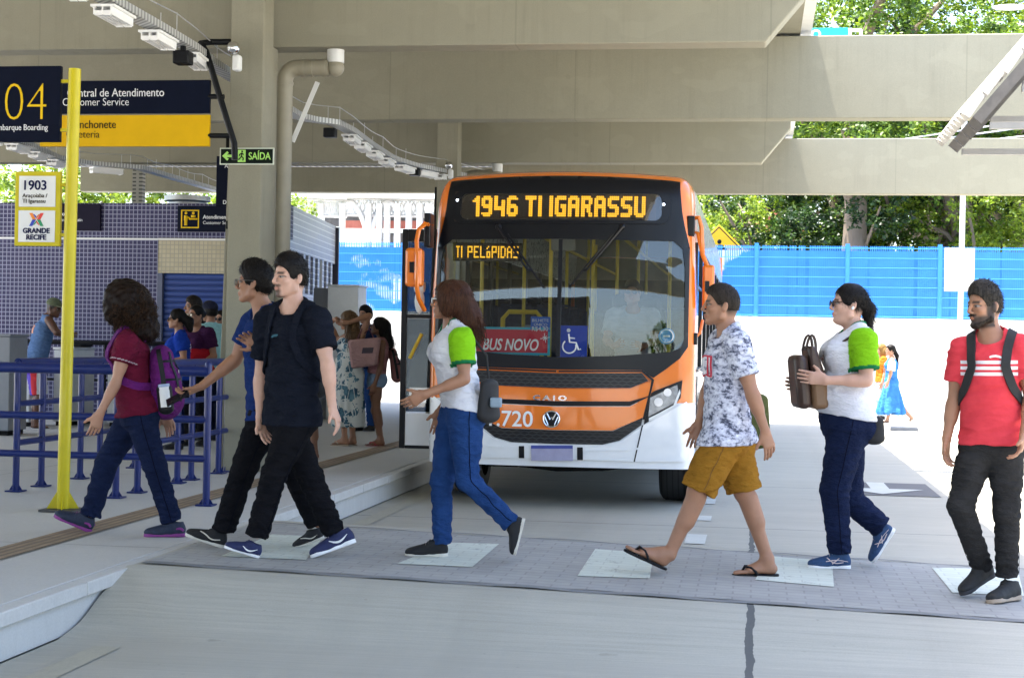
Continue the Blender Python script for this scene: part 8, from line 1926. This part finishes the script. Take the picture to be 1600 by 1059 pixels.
# far sunlit women
d = 33.3
j, c = stand(1391, 551, d, 4, 1.62, w=.15, armN=((-.0, .19, -.48), (.06, .2, -.68), (.10, .2, -.80)))
j.update(kN=(1392, 632, -.05), aN=(1387, 658, -.05), heN=(1389, 663, -.05), toN=(1377, 664, -.05), kF=(1404, 636, .05), aF=(1422, 654, .05), heF=(1427, 656, .05), toF=(1420, 663, .05))
p = Person('woman with a dark braid in a flared blue dress walking in full sun', j, (1385, 664, 0), d=d, tface=4, hface=4, skin='mid', fem=True, fat=1.05, h=.011, pose_z=0.0)
for q in 'NF': p.add_bare(q)
p.body(); bt = np.array([p.j['pel'][0], p.j['pel'][1], at(1395, 645, d=d)[2]]); m_bdr = cloth('sky_blue_cotton', (.05, .20, .52, 1), .12)
p.skirt(m_bdr, p.che+p.up*.16, bt, (.17, .125), (.26, .30), fold=.03, amp=.008, hh=.011); p.hair_base([p.cranium(.012), cap_(p.hd(-.09, 0, -.02), p.hd(-.16, 0, -.12), .045, .04, .03), cap_(p.hd(-.16, 0, -.12), p.hd(-.17, .02, -.42), .035, .02, .03)], m_hblack, 7, .004, h=.01)
for q in 'NF': p.sandal(q, m_tan)
b = MB(); ss = p.side/np.linalg.norm(p.side); b.tube([lerp(p.j['sN'], p.j['eN'], .05), lerp(p.j['sN'], p.j['eN'], .85)], [.075, .085], 12); b.build('sleeve', m_whitep, p.root)
p, s_ = simple('fair-haired woman in an orange top walking ahead of the blue dress', 1376, 561, 34.6, 15, cloth('orange_cotton', (.60, .16, .02, 1), .1), cloth('bleached_denim', (.36, .45, .56, 1), .15), m_hblond, 'mid', True, 1.1, 1.62, pz=0.0, h=.012, hcut=None)
hb = p.hair_base([p.cranium(.03), ell_(p.hd(-.06, 0, -.05), np.array((.10, .12, .13)), np.eye(3), .03)], m_hblond, 9, .012, h=.01)
# bus driver
j, c = stand(988, 455, 15.65, 84, 1.70, w=.19, armN=((.10, .24, -.46), (.32, .15, -.52), (.38, .10, -.50)), armF=((.10, .24, -.46), (.32, .15, -.52), (.38, .10, -.50)))
def seat(k, f, n_, u): pass
sD = FPX/15.65
for q, sg in (('N', 1), ('F', -1)):
    j['k'+q] = (988+sg*.14*sD, 455+.72*sD, -.36); j['a'+q] = (988+sg*.14*sD, 455+1.08*sD, -.40); j['he'+q] = (988+sg*.14*sD, 455+1.15*sD, -.36); j['to'+q] = (988+sg*.15*sD, 455+1.15*sD, -.60)
p = Person('bus driver in a white shirt sitting behind the windscreen', j, (988, 455+1.15*sD, 0), d=15.65, tface=84, hface=80, skin='tan', fat=1.15, h=.010, pose_z=.90)
p.body(); p.shirt(cloth('white_shirt', (.36, .38, .42, 1), .05), hem=-.02, sl=.7, seed=99, amp=.006); p.trousers(m_dnavy, seed=98)
for q in 'NF': p.shoe(q, m_vans, m_sole_d, laces=False, h=.008)
p.hair_short(m_hblack, seed=97); p.glasses(m_black, m_black)
